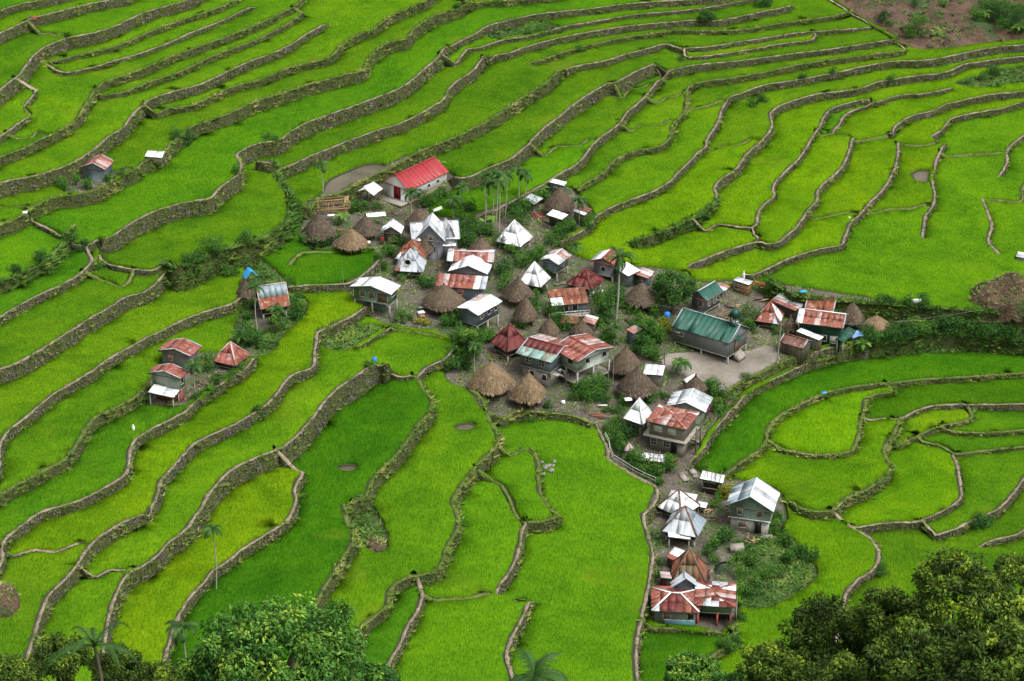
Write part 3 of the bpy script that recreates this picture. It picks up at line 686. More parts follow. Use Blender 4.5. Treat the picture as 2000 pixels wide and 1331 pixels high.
# ------------------------------------------------------------------ terrace walls
def _nop(): pass
def blades(P, N, size, nb, spread=.5, lean=.35, tintv=None, up=1.0):
    """leaf blades: P (n,3) roots, N (n,3) outward directions"""
    n = len(P); P = np.repeat(P, nb, 0); N = np.repeat(N, nb, 0); size = np.repeat(size, nb)
    th = rng.uniform(0, 2 * np.pi, n * nb); out = np.stack([np.cos(th), np.sin(th), np.zeros_like(th)], 1)
    d = out * spread + N * lean + np.array([0, 0, up]); d /= np.linalg.norm(d, axis=1)[:, None]
    sd = np.cross(d, out + rng.normal(0, .4, out.shape)); sd /= np.linalg.norm(sd, axis=1)[:, None] + 1e-6
    L = size * rng.uniform(.6, 1.3, n * nb); wd = L * rng.uniform(.16, .34, n * nb)
    base = P + out * (size * .15)[:, None]
    a = base - sd * (wd * .5)[:, None]; b = base + sd * (wd * .5)[:, None]
    t_ = base + d * L[:, None] + out * (L * .25)[:, None]
    Vv = np.stack([a, b, t_], 1).reshape(-1, 3); Ff = np.arange(len(Vv)).reshape(-1, 3)
    tv = rng.uniform(0, 1, n) if tintv is None else tintv
    tv = np.clip(np.repeat(tv, nb) + rng.normal(0, .12, n * nb), 0, 1)
    return Vv, Ff, np.repeat(tv, 3)
def wall_sections(w):
    P = resample(np.column_stack([w['P'][:, :2], w['hu'], w['hl']]), .62)
    d = np.gradient(P[:, :2], axis=0); d /= np.linalg.norm(d, axis=1)[:, None] + 1e-9
    nrm = np.stack([d[:, 1], -d[:, 0]], 1)      # towards the lower side (right hand of travel)
    k = np.ones(5) / 5
    if len(nrm) > 6:
        for c in (0, 1): nrm[:, c] = np.convolve(np.pad(nrm[:, c], 2, 'edge'), k, 'valid')
        nrm /= np.linalg.norm(nrm, axis=1)[:, None]
    zu, zl = np.maximum(P[:, 2], P[:, 3]), np.minimum(P[:, 2], P[:, 3])
    return P[:, :2], nrm, zu, zl
nW = 0
for w in W:
    xy, n, zu, zl = wall_sections(w); m = len(xy)
    px_, py_ = to_photo(xy[:, 0], xy[:, 1], zu)
    if not ((px_ > -60) & (px_ < 2060) & (py_ > -50) & (py_ < 1400)).any(): continue
    H = zu - zl; top = CREST_TOP[w['cap']]; bund = w['cap'] == 'b'
    hw = .18 if bund else (.21 if w['cap'] == 'p' else .26)
    wob = lambda s: rng.normal(0, s, m)
    def row(off, z): return np.column_stack([xy + n * off[:, None], z])
    wid = np.array([mnoise.noise(Vector((x * .35, y * .35, 5))) for x, y in xy]) * .12
    lump = np.array([mnoise.noise(Vector((x * 1.1, y * 1.1, 2))) for x, y in xy]) * .09
    inner = row(np.full(m, -hw) - wid + wob(.04), zu - .12)
    t0 = row(np.full(m, -hw + .05) - wid + wob(.04), zu + top + wob(.03) + lump * .5)
    t1 = row(np.full(m, hw) + wob(.05) + lump, zu + top + wob(.04) + lump * .5)
    rows = [t1]; K = 1 if bund else 4; bat = .16
    for j in range(1, K + 1):
        f = j / K; off = hw + lump + (H + top) * bat * f + wob(.08 if j < K else .05)
        z = zu + top - (H + top + .35) * f + (wob(.05) if j < K else 0)
        rows.append(row(off, z))
    rows = [inner, t0] + rows
    Vw = np.vstack(rows); nr = len(rows)
    idx = np.arange(m - 1)
    def quad(r): return np.stack([r * m + idx, (r + 1) * m + idx, (r + 1) * m + idx + 1, r * m + idx + 1], 1)
    green = w['cap'] in 'gv'; rank = w['cap'] == 'v'
    topm = M['grass'] if w['cap'] != 'p' else M['path']
    if bund:
        ob = link(bpy.data.objects.new('field_bund', fast_mesh('field_bund', Vw, [np.vstack([quad(r) for r in range(nr - 1)])], [M['grass']])))
        tag(ob, w['label'], 'field bund')
    else:
        ob = link(bpy.data.objects.new('terrace_wall', fast_mesh('stone_face', Vw[2 * m:], [np.vstack([quad(r) for r in range(nr - 3)])], [M['stone_green'] if green else M['stone']])))
        cr = fast_mesh('crest', Vw[:3 * m], [np.vstack([quad(0), quad(1)])], [topm])
        link(bpy.data.objects.new('crest_path' if w['cap'] == 'p' else 'grassy_crest', cr), ob)
        tag(ob, w['label'], 'terrace wall')
    # weeds rooted in the face, along the crest edge and at the foot
    A = float((H.mean() + .3) * m * .62)
    dens = (6.0 if rank else 4.0 if green else 2.2) * (1.3 if H.mean() > 2.2 else 1)
    nt = int(A * dens) + int(m * (.5 if w['cap'] == 'p' else 1.5 if green else 1.2))
    ii = rng.integers(0, m, nt); f = rng.uniform(0, 1, nt) ** .9
    crest = rng.uniform(0, 1, nt) < (.15 if w['cap'] == 'p' else .4); f[crest] = 0
    off = np.where(crest, rng.uniform(-.1 if green else hw - .1, hw + .1, nt), hw + (H[ii] + top) * bat * f + .05)
    z = np.where(crest, zu[ii] + top, zu[ii] + top - (H[ii] + top) * f)
    Pp = np.column_stack([xy[ii] + n[ii] * off[:, None] + rng.normal(0, .12, (nt, 2)), z - .04])
    Nn = np.column_stack([n[ii], np.zeros(nt)])
    cl = np.array([mnoise.noise(Vector((x * .25, y * .25, 7))) for x, y, _ in Pp]) if nt < 4000 else rng.normal(0, .3, nt)
    keep = (cl > -.12) | (rng.uniform(0, 1, nt) < .35); Pp, Nn = Pp[keep], Nn[keep]
    if len(Pp):
        tv = np.clip(.42 + cl[keep] * .9 + rng.normal(0, .2, len(Pp)), 0, 1)
        vv, ff, tt = blades(Pp, Nn, rng.uniform(.22, .55 if not green else .7, len(Pp)) * (.8 if bund else 1.5 if rank else 1), 5, .7, .8, tv, .7)
        wo = link(bpy.data.objects.new('weeds', fast_mesh('weeds', vv, [ff], [M['rank'] if rank else M['weed']], tint=tt)), ob); tag(wo, kind='stuff')
    nW += 1
print('walls', nW)
# ------------------------------------------------------------------ building materials
def tin(name, base, rust=0.0, rustc=(.22, .07, .03), rough=.45, metal=0.0, soil=.25, patch=None, var=1.0):
    t = NT(name, rough, .4, metal)
    n = t.noise(.9, 5, .65); n2 = t.noise(5.0, 3, .6)
    c = t.mix(t.ramp(n, steps((0, 0, 0), (soil, soil, soil), .35, .75)), base, tuple(q * .55 for q in base))
    rnd = t.objrand()
    if rust:
        th = t.math('ADD', n, t.math('MULTIPLY', t.math('SUBTRACT', rnd, .5), .35))
        c = t.mix(t.ramp(th, steps((0, 0, 0), (1, 1, 1), .62 - rust * .4, .74 - rust * .4)), c, rustc)
    if patch:
        c = t.mix(t.ramp(t.noise(1.4, 4, .7), steps((0, 0, 0), (1, 1, 1), .55, .66)), c, patch)
    c = t.mix(1.0, c, t.ramp(n2, steps((.82, .82, .82), (1.12, 1.12, 1.12), .3, .7)), 'MULTIPLY')
    c = t.mix(1.0, c, t.ramp(rnd, steps(tuple(1 - q * var for q in (.16, .15, .13)), tuple(1 + q * var for q in (.1, .09, .07)), 0, 1)), 'MULTIPLY')
    ribs = t.math('SINE', t.math('MULTIPLY', t.attr(), 2 * math.pi / .19))
    c = t.mix(1.0, c, t.ramp(t.math('ADD', t.math('MULTIPLY', ribs, .5), .5), steps((.88, .88, .88), (1, 1, 1), 0, .5)), 'MULTIPLY')
    t.color(c).bump(ribs, .3, .02); return t.m
RM = {
 'w': tin('new_tin', (.74, .75, .76), 0, rough=.4, soil=.15), 'g': tin('grey_tin', (.40, .43, .46), 0), 'b': tin('bluish_tin', (.24, .30, .34), 0),
 'r': tin('rusting_red_tin', (.27, .075, .055), .35, (.19, .055, .03), .6, patch=(.36, .27, .25)), 'R': tin('dark_red_tin', (.13, .022, .02), .2, (.10, .022, .016), .6),
 'o': tin('orange_rust_tin', (.23, .075, .035), .4, (.16, .045, .02), .7, patch=(.34, .24, .19)), 'p': tin('faded_pink_tin', (.46, .36, .34), .3, (.28, .12, .09), .6),
 'c': tin('crimson_paint', (.33, .03, .038), .02, rough=.5, soil=.12, var=.2), 'G': tin('green_paint', (.022, .095, .068), .02, (.03, .07, .05), .5, soil=.2, var=.25), 'D': tin('deep_green_paint', (.012, .07, .045), .0, rough=.5),
 'e': tin('teal_tin', (.20, .33, .29), .06), 't': tin('mossy_brown_tin', (.15, .11, .065), .45, (.17, .075, .04), .75, patch=(.10, .11, .055)), 'k': tin('brown_tin', (.16, .07, .05), .4, (.10, .045, .03), .8, patch=(.28, .20, .17)),
}
def siding(name, base, var=.25, rib=.30, stain=(.10, .09, .08), amt=.4, planks=False):
    t = NT(name, .7, .25)
    co = t.co(); s = t.n.new('ShaderNodeSeparateXYZ'); t.lk(co, s.inputs[0])
    u = t.math('ADD', s.outputs[0], s.outputs[1])
    if planks == 'h': u = s.outputs[2]
    cell = t.math('FLOOR', t.math('DIVIDE', u, .8 if not planks else .2))
    wn_ = t.n.new('ShaderNodeTexWhiteNoise'); wn_.noise_dimensions = '1D'; t.lk(cell, wn_.inputs['W'])
    lo, hi = 1 - var, 1 + var
    c = t.mix(1.0, base, t.ramp(wn_.outputs['Value'], steps((lo,) * 3, (hi,) * 3, 0, 1)), 'MULTIPLY')
    c = t.mix(t.math('MULTIPLY', t.ramp(t.noise(1.1, 5, .7), steps((0, 0, 0), (1, 1, 1), .45, .75)), amt), c, stain)
    w = t.math('SINE', t.math('MULTIPLY', u, 2 * math.pi / (.19 if not planks else .2)))
    c = t.mix(1.0, c, t.ramp(t.math('ADD', t.math('MULTIPLY', w, .5), .5), steps((.8,) * 3, (1,) * 3, 0, .35)), 'MULTIPLY')
    t.color(c).bump(w, .5, .03); return t.m
WM = {
 'b': siding('blue_grey_siding', (.20, .25, .29)), 'v': siding('green_siding', (.20, .28, .22)), 'pg': siding('pale_green_siding', (.36, .42, .36)),
 'lg': siding('light_grey_siding', (.36, .39, .41)), 'gw': siding('grey_weathered_siding', (.25, .265, .285), .18, stain=(.11, .11, .12)), 'dg': siding('dark_green_boards', (.015, .06, .045), .15),
 'pl': siding('grey_planks', (.19, .155, .12), .35, planks=True), 'dp': siding('dark_planks', (.085, .065, .05), .35, planks=True), 'op': siding('fresh_planks', (.36, .22, .10), .3, planks='h'),
 'wp': siding('white_plaster', (.80, .79, .76), .02, stain=(.6, .57, .5), amt=.2), 'co': siding('bare_concrete', (.29, .26, .22), .10, stain=(.13, .12, .10), amt=.5),
 'bl': siding('painted_block', (.46, .44, .40), .06, stain=(.25, .23, .2), amt=.35), 'rd': siding('red_washed_wall', (.30, .09, .07), .15), 'lv': siding('lavender_grey_siding', (.27, .26, .29), .12),
 'te': siding('teal_boards', (.07, .20, .22), .15), 'ru': siding('rusty_siding', (.22, .12, .08), .4, stain=(.12, .05, .03), amt=.7),
}
def plain(name, c, rough=.7, spec=.3, n=0.0):
    t = NT(name, rough, spec); t.color(t.mix(t.ramp(t.noise(3, 4), steps((0, 0, 0), (1, 1, 1), .35, .7)), c, tuple(q * (1 - n) for q in c)) if n else c); return t.m
PM = {'dark': plain('dark_opening', (.012, .012, .013), .3, .4), 'glass': plain('window_glass', (.02, .024, .027), .25, .3), 'frame': plain('window_frame', (.55, .54, .5), .6, .3, .2),
 'wood': plain('weathered_wood', (.15, .12, .09), .85, .2, .4), 'post': plain('pale_post', (.30, .29, .26), .8, .2, .3), 'shut': plain('brown_shutter', (.20, .13, .09), .7, .2, .3),
 'orange': plain('orange_paint', (.55, .12, .08), .6), 'reddoor': plain('dark_red_door', (.20, .008, .014), .5), 'conc': plain('concrete', (.30, .27, .23), .9, .2, .35), 'redfascia': plain('red_fascia', (.30, .05, .04), .6),
 'redpost': plain('red_post', (.33, .09, .07), .7, .2, .2), 'grnfascia': plain('green_fascia', (.012, .06, .04), .6), 'tarp': plain('blue_tarpaulin', (.03, .30, .62), .45, .4, .3), 'tarp2': plain('pale_blue_tarpaulin', (.18, .36, .72), .45, .4, .3),
 'cloth': plain('white_cloth', (.75, .74, .72), .9), 'blue': plain('blue_plastic', (.02, .16, .50), .4), 'new_wood': plain('fresh_timber', (.44, .30, .17), .8, .2, .3), 'rock': plain('grey_rock', (.24, .225, .2), .9, .2, .45), 'roof_under': plain('roof_frame', (.07, .06, .05), .9)}

def W2L(root, P):
    P = np.atleast_2d(np.asarray(P, float)); a = -root['_rz']; c, s = math.cos(a), math.sin(a)
    d = P - np.array(root.location); return np.column_stack([d[:, 0] * c - d[:, 1] * s, d[:, 0] * s + d[:, 1] * c, d[:, 2]])
def new_root(name, x, y, z, rz, label, cat, group=None):
    o = bpy.data.objects.new(name, None); o.empty_display_size = .3; link(o); o.location = (x, y, z); o.rotation_euler = (0, 0, rz); o['_rz'] = rz
    tag(o, label, cat, group); return o
def part(name, root, V, F, mat, parent=None, tint=None, smooth=False):
    """V in world coordinates; stored in the thing's own frame"""
    me = fast_mesh(name, W2L(root, V), F, [mat], tint=tint, smooth=smooth)
    return link(bpy.data.objects.new(name, me), parent or root)
BOXF = np.array([(0, 3, 2, 1), (4, 5, 6, 7), (0, 1, 5, 4), (1, 2, 6, 5), (2, 3, 7, 6), (3, 0, 4, 7)])
class Fr:
    """a rectangular plan: near corner O, axis e1 (to the right corner), axis e2 (to the left corner)"""
    def __init__(s, O, ang, a, b, g):
        s.O = np.array(O); s.ang = ang; s.a = a; s.b = b; s.g = g
        s.e1 = np.array([math.cos(ang), math.sin(ang)]); s.e2 = np.array([-math.sin(ang), math.cos(ang)])
    def P(s, x, y, z): p = s.O + s.e1 * x + s.e2 * y; return np.array([p[0], p[1], s.g + z])
    def box(s, x0, x1, y0, y1, z0, z1): return np.array([s.P(x0, y0, z0), s.P(x1, y0, z0), s.P(x1, y1, z0), s.P(x0, y1, z0), s.P(x0, y0, z1), s.P(x1, y0, z1), s.P(x1, y1, z1), s.P(x0, y1, z1)])
def px1(s): return survey(s)[0]
_ts = dict(N1=(580, 300, 8.317), N2=(760, 400, 8.317), N3=(680, 520, 8.317), N4=(840, 500, 8.317), N5=(960, 340, 8.317), N6=(1040, 470, 6.653), N7=(900, 600, 6.653), N8=(1280, 530, 8.317),
           P1=(1460, 560, 5.544), P2=(1160, 640, 8.317), P3=(1190, 760, 8.317), P4=(1260, 900, 6.653), P5=(1250, 1040, 6.653), P6=(270, 650, 8.317), P7=(450, 520, 11.09))
def sp(tile, xy):
    if xy is None: return None
    if tile in _ts: x0, y0, k = _ts[tile]
    elif tile == 'F': x0, y0, k = 0, 0, 1
    else: x0, y0, k = TX[tile[1]], TY[tile[0]], 3.802
    return x0 + xy[0] / k, y0 + xy[1] / k
def plan(F, L, R_, he, a=None, b=None, square=False, g=None, ground_at=None):
    fx, fy = F; x, y, z = at(fx, fy + 12 * he)
    gz = z if g is None else g
    for _ in range(6):
        O = np.array(on_level(fx, fy, gz + he))
        vL = np.array(on_level(*L, gz + he)) - O if L else None; vR = np.array(on_level(*R_, gz + he)) - O if R_ else None
        if square:
            ang = math.atan2(abs(vL[0]), max(abs(vR[0]), .01)); s_ = math.hypot(vL[0], vR[0]); aa = bb = s_
        else:
            v = np.zeros(2)
            if vL is not None: v += np.array([vL[1], -vL[0]])
            if vR is not None: v += vR
            ang = math.atan2(v[1], v[0]); e1 = np.array([math.cos(ang), math.sin(ang)]); e2 = np.array([-e1[1], e1[0]])
            aa = a or float(vR @ e1); bb = b or float(vL @ e2)
        e1 = np.array([math.cos(ang), math.sin(ang)]); e2 = np.array([-e1[1], e1[0]])
        c = O + e1 * aa / 2 + e2 * bb / 2
        if g is None: gz = G(*c)
    return Fr(O, ang, aa, bb, gz)
def z_for(x, y, py):
    lo, hi = -60.0, 120.0
    for _ in range(40):
        m = (lo + hi) / 2
        if to_photo(x, y, m)[1] > py: lo = m
        else: hi = m
    return m
def clip(poly, n, d):
    out = []
    for i in range(len(poly)):
        p, q = poly[i], poly[(i + 1) % len(poly)]; a, b = p @ n - d, q @ n - d
        if a >= 0: out.append(p)
        if (a > 0) != (b > 0) and abs(a - b) > 1e-9: out.append(p + (q - p) * (a / (a - b)))
    return out
def slab(poly, th, nrm):
    n = len(poly); V = np.vstack([poly, np.array(poly) - nrm * th]); F = []
    top = list(range(n)); bot = list(range(2 * n - 1, n - 1, -1))
    F3, F4 = [], []
    for ring in (top, bot):
        for i in range(1, n - 1): F3.append((ring[0], ring[i], ring[i + 1]))
    for i in range(n): j = (i + 1) % n; F4.append((i, n + i, n + j, j))
    return V, [np.array(F3), np.array(F4)]
def sheets(root, roof, poly, e0, e1_, pat, rng_, width=.92, rows=None, thick=.025):
    """cover one roof slope with separate sheets. poly: world points; e0->e1_: its eave from left to right as seen"""
    poly = [np.asarray(p, float) for p in poly]; ed = e1_ - e0; L = np.linalg.norm(ed); ed = ed / L
    nrm = np.cross(poly[1] - poly[0], poly[2] - poly[0]); nrm /= np.linalg.norm(nrm)
    if nrm[2] < 0: nrm = -nrm
    up = np.cross(nrm, ed); up /= np.linalg.norm(up)
    if up[2] < 0: up = -up
    S = max((p - e0) @ up for p in poly); s0 = min((p - e0) @ ed for p in poly); s1 = max((p - e0) @ ed for p in poly)
    n = max(2, int(round((s1 - s0) / width)))
    prow = pat.split('/')          # upper / lower
    nr = rows or (2 if S > 2.3 and pat not in ('c', 'G') else 1); nr = max(nr, len(prow) if len(prow) > 1 else nr)
    for r in range(nr):
        u0, u1 = S * r / nr - (.0 if r == 0 else .08), S * (r + 1) / nr
        pr = prow[-1 - min(r * len(prow) // nr, len(prow) - 1)]
        for k in range(n):
            a0, a1 = s0 + (s1 - s0) * k / n, s0 + (s1 - s0) * (k + 1) / n
            q = clip(poly, ed, e0 @ ed + a0 + .006); q = clip(q, -ed, -(e0 @ ed + a1 - .006)) if len(q) > 2 else q
            if len(q) > 2: q = clip(q, up, e0 @ up + u0)
            if len(q) > 2: q = clip(q, -up, -(e0 @ up + u1))
            if len(q) < 3: continue
            q = np.array(q); lift = .02 + .02 * r + .006 * (k % 2) + rng_.uniform(0, .01)
            c = q.mean(0); tilt = rng_.normal(0, .004)
            if r == 0: # uneven eave
                lo = (q - e0) @ up < u0 + .05; q[lo] -= up * rng_.uniform(0, .10)
            q = q + nrm * (lift + ((q - c) @ ed)[:, None] * tilt)
            V, F = slab(q, thick, nrm); tv = (V - e0) @ ed
            ch = pr[min(len(pr) - 1, int((k + .5) / n * len(pr)))]
            part('roof_sheet', root, V, F, RM[ch], roof, tint=tv)
def strip(p, q, w, h):
    """a square bar between two world points"""
    p, q = np.asarray(p, float), np.asarray(q, float); d = q - p; d /= np.linalg.norm(d) + 1e-9
    s = np.cross(d, [0, 0, 1.0]); s = s / np.linalg.norm(s) if np.linalg.norm(s) > .01 else np.array([1.0, 0, 0]); u = np.cross(s, d)
    return np.array([p - s * w - u * h, p + s * w - u * h, p + s * w + u * h, p - s * w + u * h, q - s * w - u * h, q + s * w - u * h, q + s * w + u * h, q - s * w + u * h])
def merge(vs, fs=None):
    V = []; F = []; n = 0
    for v in vs: V.append(v); F.append(BOXF + n); n += len(v)
    return np.vstack(V), [np.vstack(F)]
def opening(root, wall, f, face, u, z, w, h, kind='window', fill='glass', shut=None):
    """face 'x': the wall between near and right corners; 'y': between near and left corners"""
    def P(t, zz, d): return f.P(t, -d, zz) if face == 'x' else f.P(-d, t, zz)
    fr = [];  t0, t1 = u - w / 2, u + w / 2; th = .06
    for (a, b, c, d_) in ((t0 - th, t0, z - th, z + h + th), (t1, t1 + th, z - th, z + h + th), (t0, t1, z + h, z + h + th), (t0, t1, z - th, z)):
        fr.append(np.array([P(a, c, 0), P(b, c, 0), P(b, c, .07), P(a, c, .07), P(a, d_, 0), P(b, d_, 0), P(b, d_, .07), P(a, d_, .07)]))
    V, F = merge(fr); o = part(kind, root, V, F, PM['wood'] if kind == 'door' else PM['frame'])
    V = np.array([P(t0, z, .005), P(t1, z, .005), P(t1, z, .03), P(t0, z, .03), P(t0, z + h, .005), P(t1, z + h, .005), P(t1, z + h, .03), P(t0, z + h, .03)])
    part('pane' if kind == 'window' else 'door_leaf', root, V, [BOXF], PM[fill], o)
    if kind == 'window' and w > .75 and fill == 'glass':
        V, F = merge([np.array([P(u - .025, z, .03), P(u + .025, z, .03), P(u + .025, z, .06), P(u - .025, z, .06), P(u - .025, z + h, .03), P(u + .025, z + h, .03), P(u + .025, z + h, .06), P(u - .025, z + h, .06)]),
                      np.array([P(t0, z + h * .5 - .025, .03), P(t1, z + h * .5 - .025, .03), P(t1, z + h * .5 - .025, .06), P(t0, z + h * .5 - .025, .06), P(t0, z + h * .5 + .025, .03), P(t1, z + h * .5 + .025, .03), P(t1, z + h * .5 + .025, .06), P(t0, z + h * .5 + .025, .06)])])
        part('glazing_bar', root, V, F, PM['frame'], o)
HS = 0
HOUSES = []
def house(label, tile, F, L, R_, he, roof='x', A=None, hr=.7, pat='w', wall='b', floor=0.0, over=.4, a=None, b=None, wins=(), posts='post', join=None, cat='house', name='tin_house',
          back=None, low=None, open_=False, fascia=None, capm=None, down=.6, g=None, lowset=.0, lowopen=False, group=None):
    global HS
    HS += 1; rr = np.random.default_rng(1000 + HS)
    sq = roof == 'P'
    f = plan(sp(tile, F), sp(tile, L), sp(tile, R_), he, a, b, sq, g); a, b = f.a, f.b
    if A is not None:
        ax, ay = sp(tile, A); c = {'x': f.P(0, b / 2, 0), 'y': f.P(a / 2, 0, 0), 'P': f.P(a / 2, b / 2, 0), 'hx': f.P(b * .45, b / 2, 0), 'hy': f.P(a / 2, a * .45, 0)}[roof]
        hr = max(.25, z_for(c[0], c[1], ay) - f.g - he)
    root = join or new_root(name, *f.P(a / 2, b / 2, 0), f.ang, label, cat, group)
    z0, z1 = he, he + hr; P = f.P
    c00, c10, c11, c01 = P(0, 0, z0), P(a, 0, z0), P(a, b, z0), P(0, b, z0)
    slopes = []; bars = []
    if roof == 'x':
        r0, r1 = P(0, b / 2, z1), P(a, b / 2, z1)
        slopes = [([c00, c10, r1, r0], c00, c10, 1), ([c11, c01, r0, r1], c01, c11, 1)]; ridge = [(r0, r1)]; rim = [(c00, r0), (r0, c01)], [(c10, r1), (r1, c11)]
    elif roof == 'y':
        r0, r1 = P(a / 2, 0, z1), P(a / 2, b, z1)
        slopes = [([c01, c00, r0, r1], c01, c00, 1), ([c10, c11, r1, r0], c10, c11, 1)]; ridge = [(r0, r1)]; rim = [(c00, r0), (r0, c10)], [(c01, r1), (r1, c11)]
    elif roof in ('hx', 'hy'):
        if roof == 'hx': r0, r1 = P(b * .45, b / 2, z1), P(max(a - b * .45, b * .5), b / 2, z1)
        else: r1, r0 = P(a / 2, max(b - a * .45, a * .5), z1), P(a / 2, a * .45, z1)
        if roof == 'hx': slopes = [([c00, c10, r1, r0], c00, c10, 1), ([c01, c00, r0], c01, c00, 1), ([c11, c01, r0, r1], c01, c11, 1), ([c10, c11, r1], c10, c11, 1)]
        else: slopes = [([c01, c00, r0, r1], c01, c00, 1), ([c00, c10, r0], c00, c10, 1), ([c10, c11, r1, r0], c10, c11, 1), ([c11, c01, r1], c01, c11, 1)]
        ridge = [(r0, r1)]; ridge += [(c00, r0), (c01, r0) if roof == 'hx' else (c10, r0), (c10 if roof == 'hx' else c01, r1), (c11, r1)]; rim = []
    elif roof == 'P':
        t = P(a / 2, b / 2, z1)
        slopes = [([c00, c10, t], c00, c10, 1), ([c01, c00, t], c01, c00, 1), ([c11, c01, t], c01, c11, 1), ([c10, c11, t], c10, c11, 1)]; ridge = [(c00, t), (c10, t), (c11, t), (c01, t)]; rim = []
    elif roof == 'mx':   # low along the near-right eave
        c11 = P(a, b, z1); c01 = P(0, b, z1); slopes = [([c00, c10, c11, c01], c00, c10, 1)]; ridge = []; rim = []
    elif roof == 'my':
        c10 = P(a, 0, z1); c11 = P(a, b, z1); slopes = [([c01, c00, c10, c11], c01, c00, 1)]; ridge = []; rim = []
    # the roof's timber frame carries the sheets
    for p, q in ((c00, c10), (c10, c11), (c11, c01), (c01, c00)): bars.append(strip(p - [0, 0, .07], q - [0, 0, .07], .05, .06))
    for p, q in ridge: bars.append(strip(p - [0, 0, .09], q - [0, 0, .09], .04, .05))
    V, Fc = merge(bars); ro = part('roof', root, V, Fc, PM.get(fascia, PM['roof_under']))
    for i, (poly, e0, e1_, _) in enumerate(slopes):
        pp = pat[i % len(pat)] if isinstance(pat, (list, tuple)) else pat
        sheets(root, ro, poly, e0, e1_, pp, rr)
    if ridge:
        V, Fc = merge([strip(p + [0, 0, .07], q + [0, 0, .07], .11, .035) for p, q in ridge]); 
        capmat = RM[capm or (pat[0] if isinstance(pat, (list, tuple)) else pat).replace('/', '')[0]]; part('ridge_cap', root, V, Fc, capmat, ro, tint=np.zeros(len(V)))
    if rim and fascia is None:
        for rm_ in rim:
            V, Fc = merge([strip(p + [0, 0, .045], q + [0, 0, .045], .07, .03) for p, q in rm_]); part('verge_trim', root, V, Fc, RM[capm or 'g'], ro, tint=np.zeros(len(V)))
    # body
    o = over; x0, x1, y0, y1 = o, a - o, o, b - o
    fz = floor
    if not open_:
        def zr(x, y):
            if roof == 'x': return z0 + hr * (1 - abs(y - b / 2) / (b / 2)) - .09
            if roof == 'y': return z0 + hr * (1 - abs(x - a / 2) / (a / 2)) - .09
            if roof == 'mx': return z0 + hr * y / b - .09
            if roof == 'my': return z0 + hr * x / a - .09
            return z0 + .02
        pts = [(x0, y0), (x1, y0), (x1, y1), (x0, y1)]; ring = []
        for i, (p, q) in enumerate(zip(pts, pts[1:] + pts[:1])):
            ring.append(p)
            if roof == 'x' and i in (1, 3): ring.append((p[0], b / 2))
            if roof == 'y' and i in (0, 2): ring.append((a / 2, p[1]))
        wz0 = fz if fz > 0 else -down
        bot = [P(x, y, wz0) for x, y in ring]; top = [P(x, y, zr(x, y)) for x, y in ring]; n = len(ring)
        F4 = [(i, (i + 1) % n, n + (i + 1) % n, n + i) for i in range(n)]
        V = np.array(bot + top); F3 = [(0, i + 1, i) for i in range(1, n - 1)]
        wo = part('wall', root, V, [np.array(F4), np.array(F3)], WM[wall])
    if floor > 0 or open_:
        hz = floor if not open_ else z0 - .05
        bl = []
        xs = [x0 + .08, x1 - .08] if a < 5 else [x0 + .08, a / 2, x1 - .08]; ys = [y0 + .08, y1 - .08] if b < 5 else [y0 + .08, b / 2, y1 - .08]
        if low is None or lowopen:
            for x in xs:
                for y in ys:
                    t = (hr * (1 - abs(y - b / 2) / (b / 2)) if roof == 'x' else hr * (1 - abs(x - a / 2) / (a / 2)) if roof == 'y' else hr * y / b if roof == 'mx' else hr * x / a if roof == 'my' else 0) if open_ else 0
                    r_ = .07 if open_ else .11
                    V = f.box(x - r_, x + r_, y - r_, y + r_, -down - .5, hz + t - .05); part('post', root, V, [BOXF], PM[posts])
        if low is not None:
            V = f.box(x0 + lowset, x1 - lowset, y0 + lowset, y1 - lowset, -down, floor - .01); part('lower_wall', root, V, [BOXF], WM[low])
        if not open_:
            V = f.box(x0 - .03, x1 + .03, y0 - .03, y1 + .03, floor - .12, floor - .015); part('floor_beam', root, V, [BOXF], PM['post'])
    fi = Fr(f.P(x0, y0, 0)[:2], f.ang, x1 - x0, y1 - y0, f.g)
    for wdef in wins:
        face, u, z, w, h, kind, fill = (list(wdef) + ['window', 'glass'])[:7] if len(wdef) < 7 else wdef
        ln = (x1 - x0) if face == 'x' else (y1 - y0)
        opening(root, None, fi, face, u * ln, z, w, h, kind, fill)
    if label: HOUSES.append((label, *to_photo(*f.P(a / 2, b / 2, he / 2))))
    return root, f
# ------------------------------------------------------------------ the village, house by house
W_, D_ = 'window', 'door'
def tube0(c, r, h):
    V = []; F = []; rs = [(.02, h), (r * .45, h * .85), (r * .6, h * .4), (r, 0)]
    for rr_, z_ in rs:
        for q in range(10): V.append(c + np.array([math.cos(q * .628) * rr_, math.sin(q * .628) * rr_, z_ - h]))
    for i in range(3):
        for q in range(10): F.append((i * 10 + q, i * 10 + (q + 1) % 10, (i + 1) * 10 + (q + 1) % 10, (i + 1) * 10 + q))
    return np.array(V), [np.array(F)]
root_barn, fb = house('white plastered hall with crimson gable roof and dark red double door', 'B2', (1135, 160), (900, 105), (1465, 30), 2.3, 'x', A=(1010, 50), pat='c', wall='wp', name='hall', cat='hall', fascia='redfascia', over=.25,
      wins=[('y', .45, .1, 1.3, 1.9, D_, 'reddoor'), ('x', .28, 1.1, .6, .5), ('x', .52, 1.1, .6, .5), ('x', .76, 1.1, .6, .5)])
house('open shelter with bright white gable roof before the crimson roofed hall', 'N1', (1240, 682), (955, 640), (1415, 575), 1.9, 'x', A=(1085, 580), pat='w', open_=True, name='open_shelter', cat='shelter', posts='wood')
house('small white roofed cabin between two grey thatched huts', 'N1', (1690, 1305), (1355, 1303), (1762, 1185), 2.1, 'x', hr=1.1, pat='w', wall='pl', floor=.5, name='cabin')
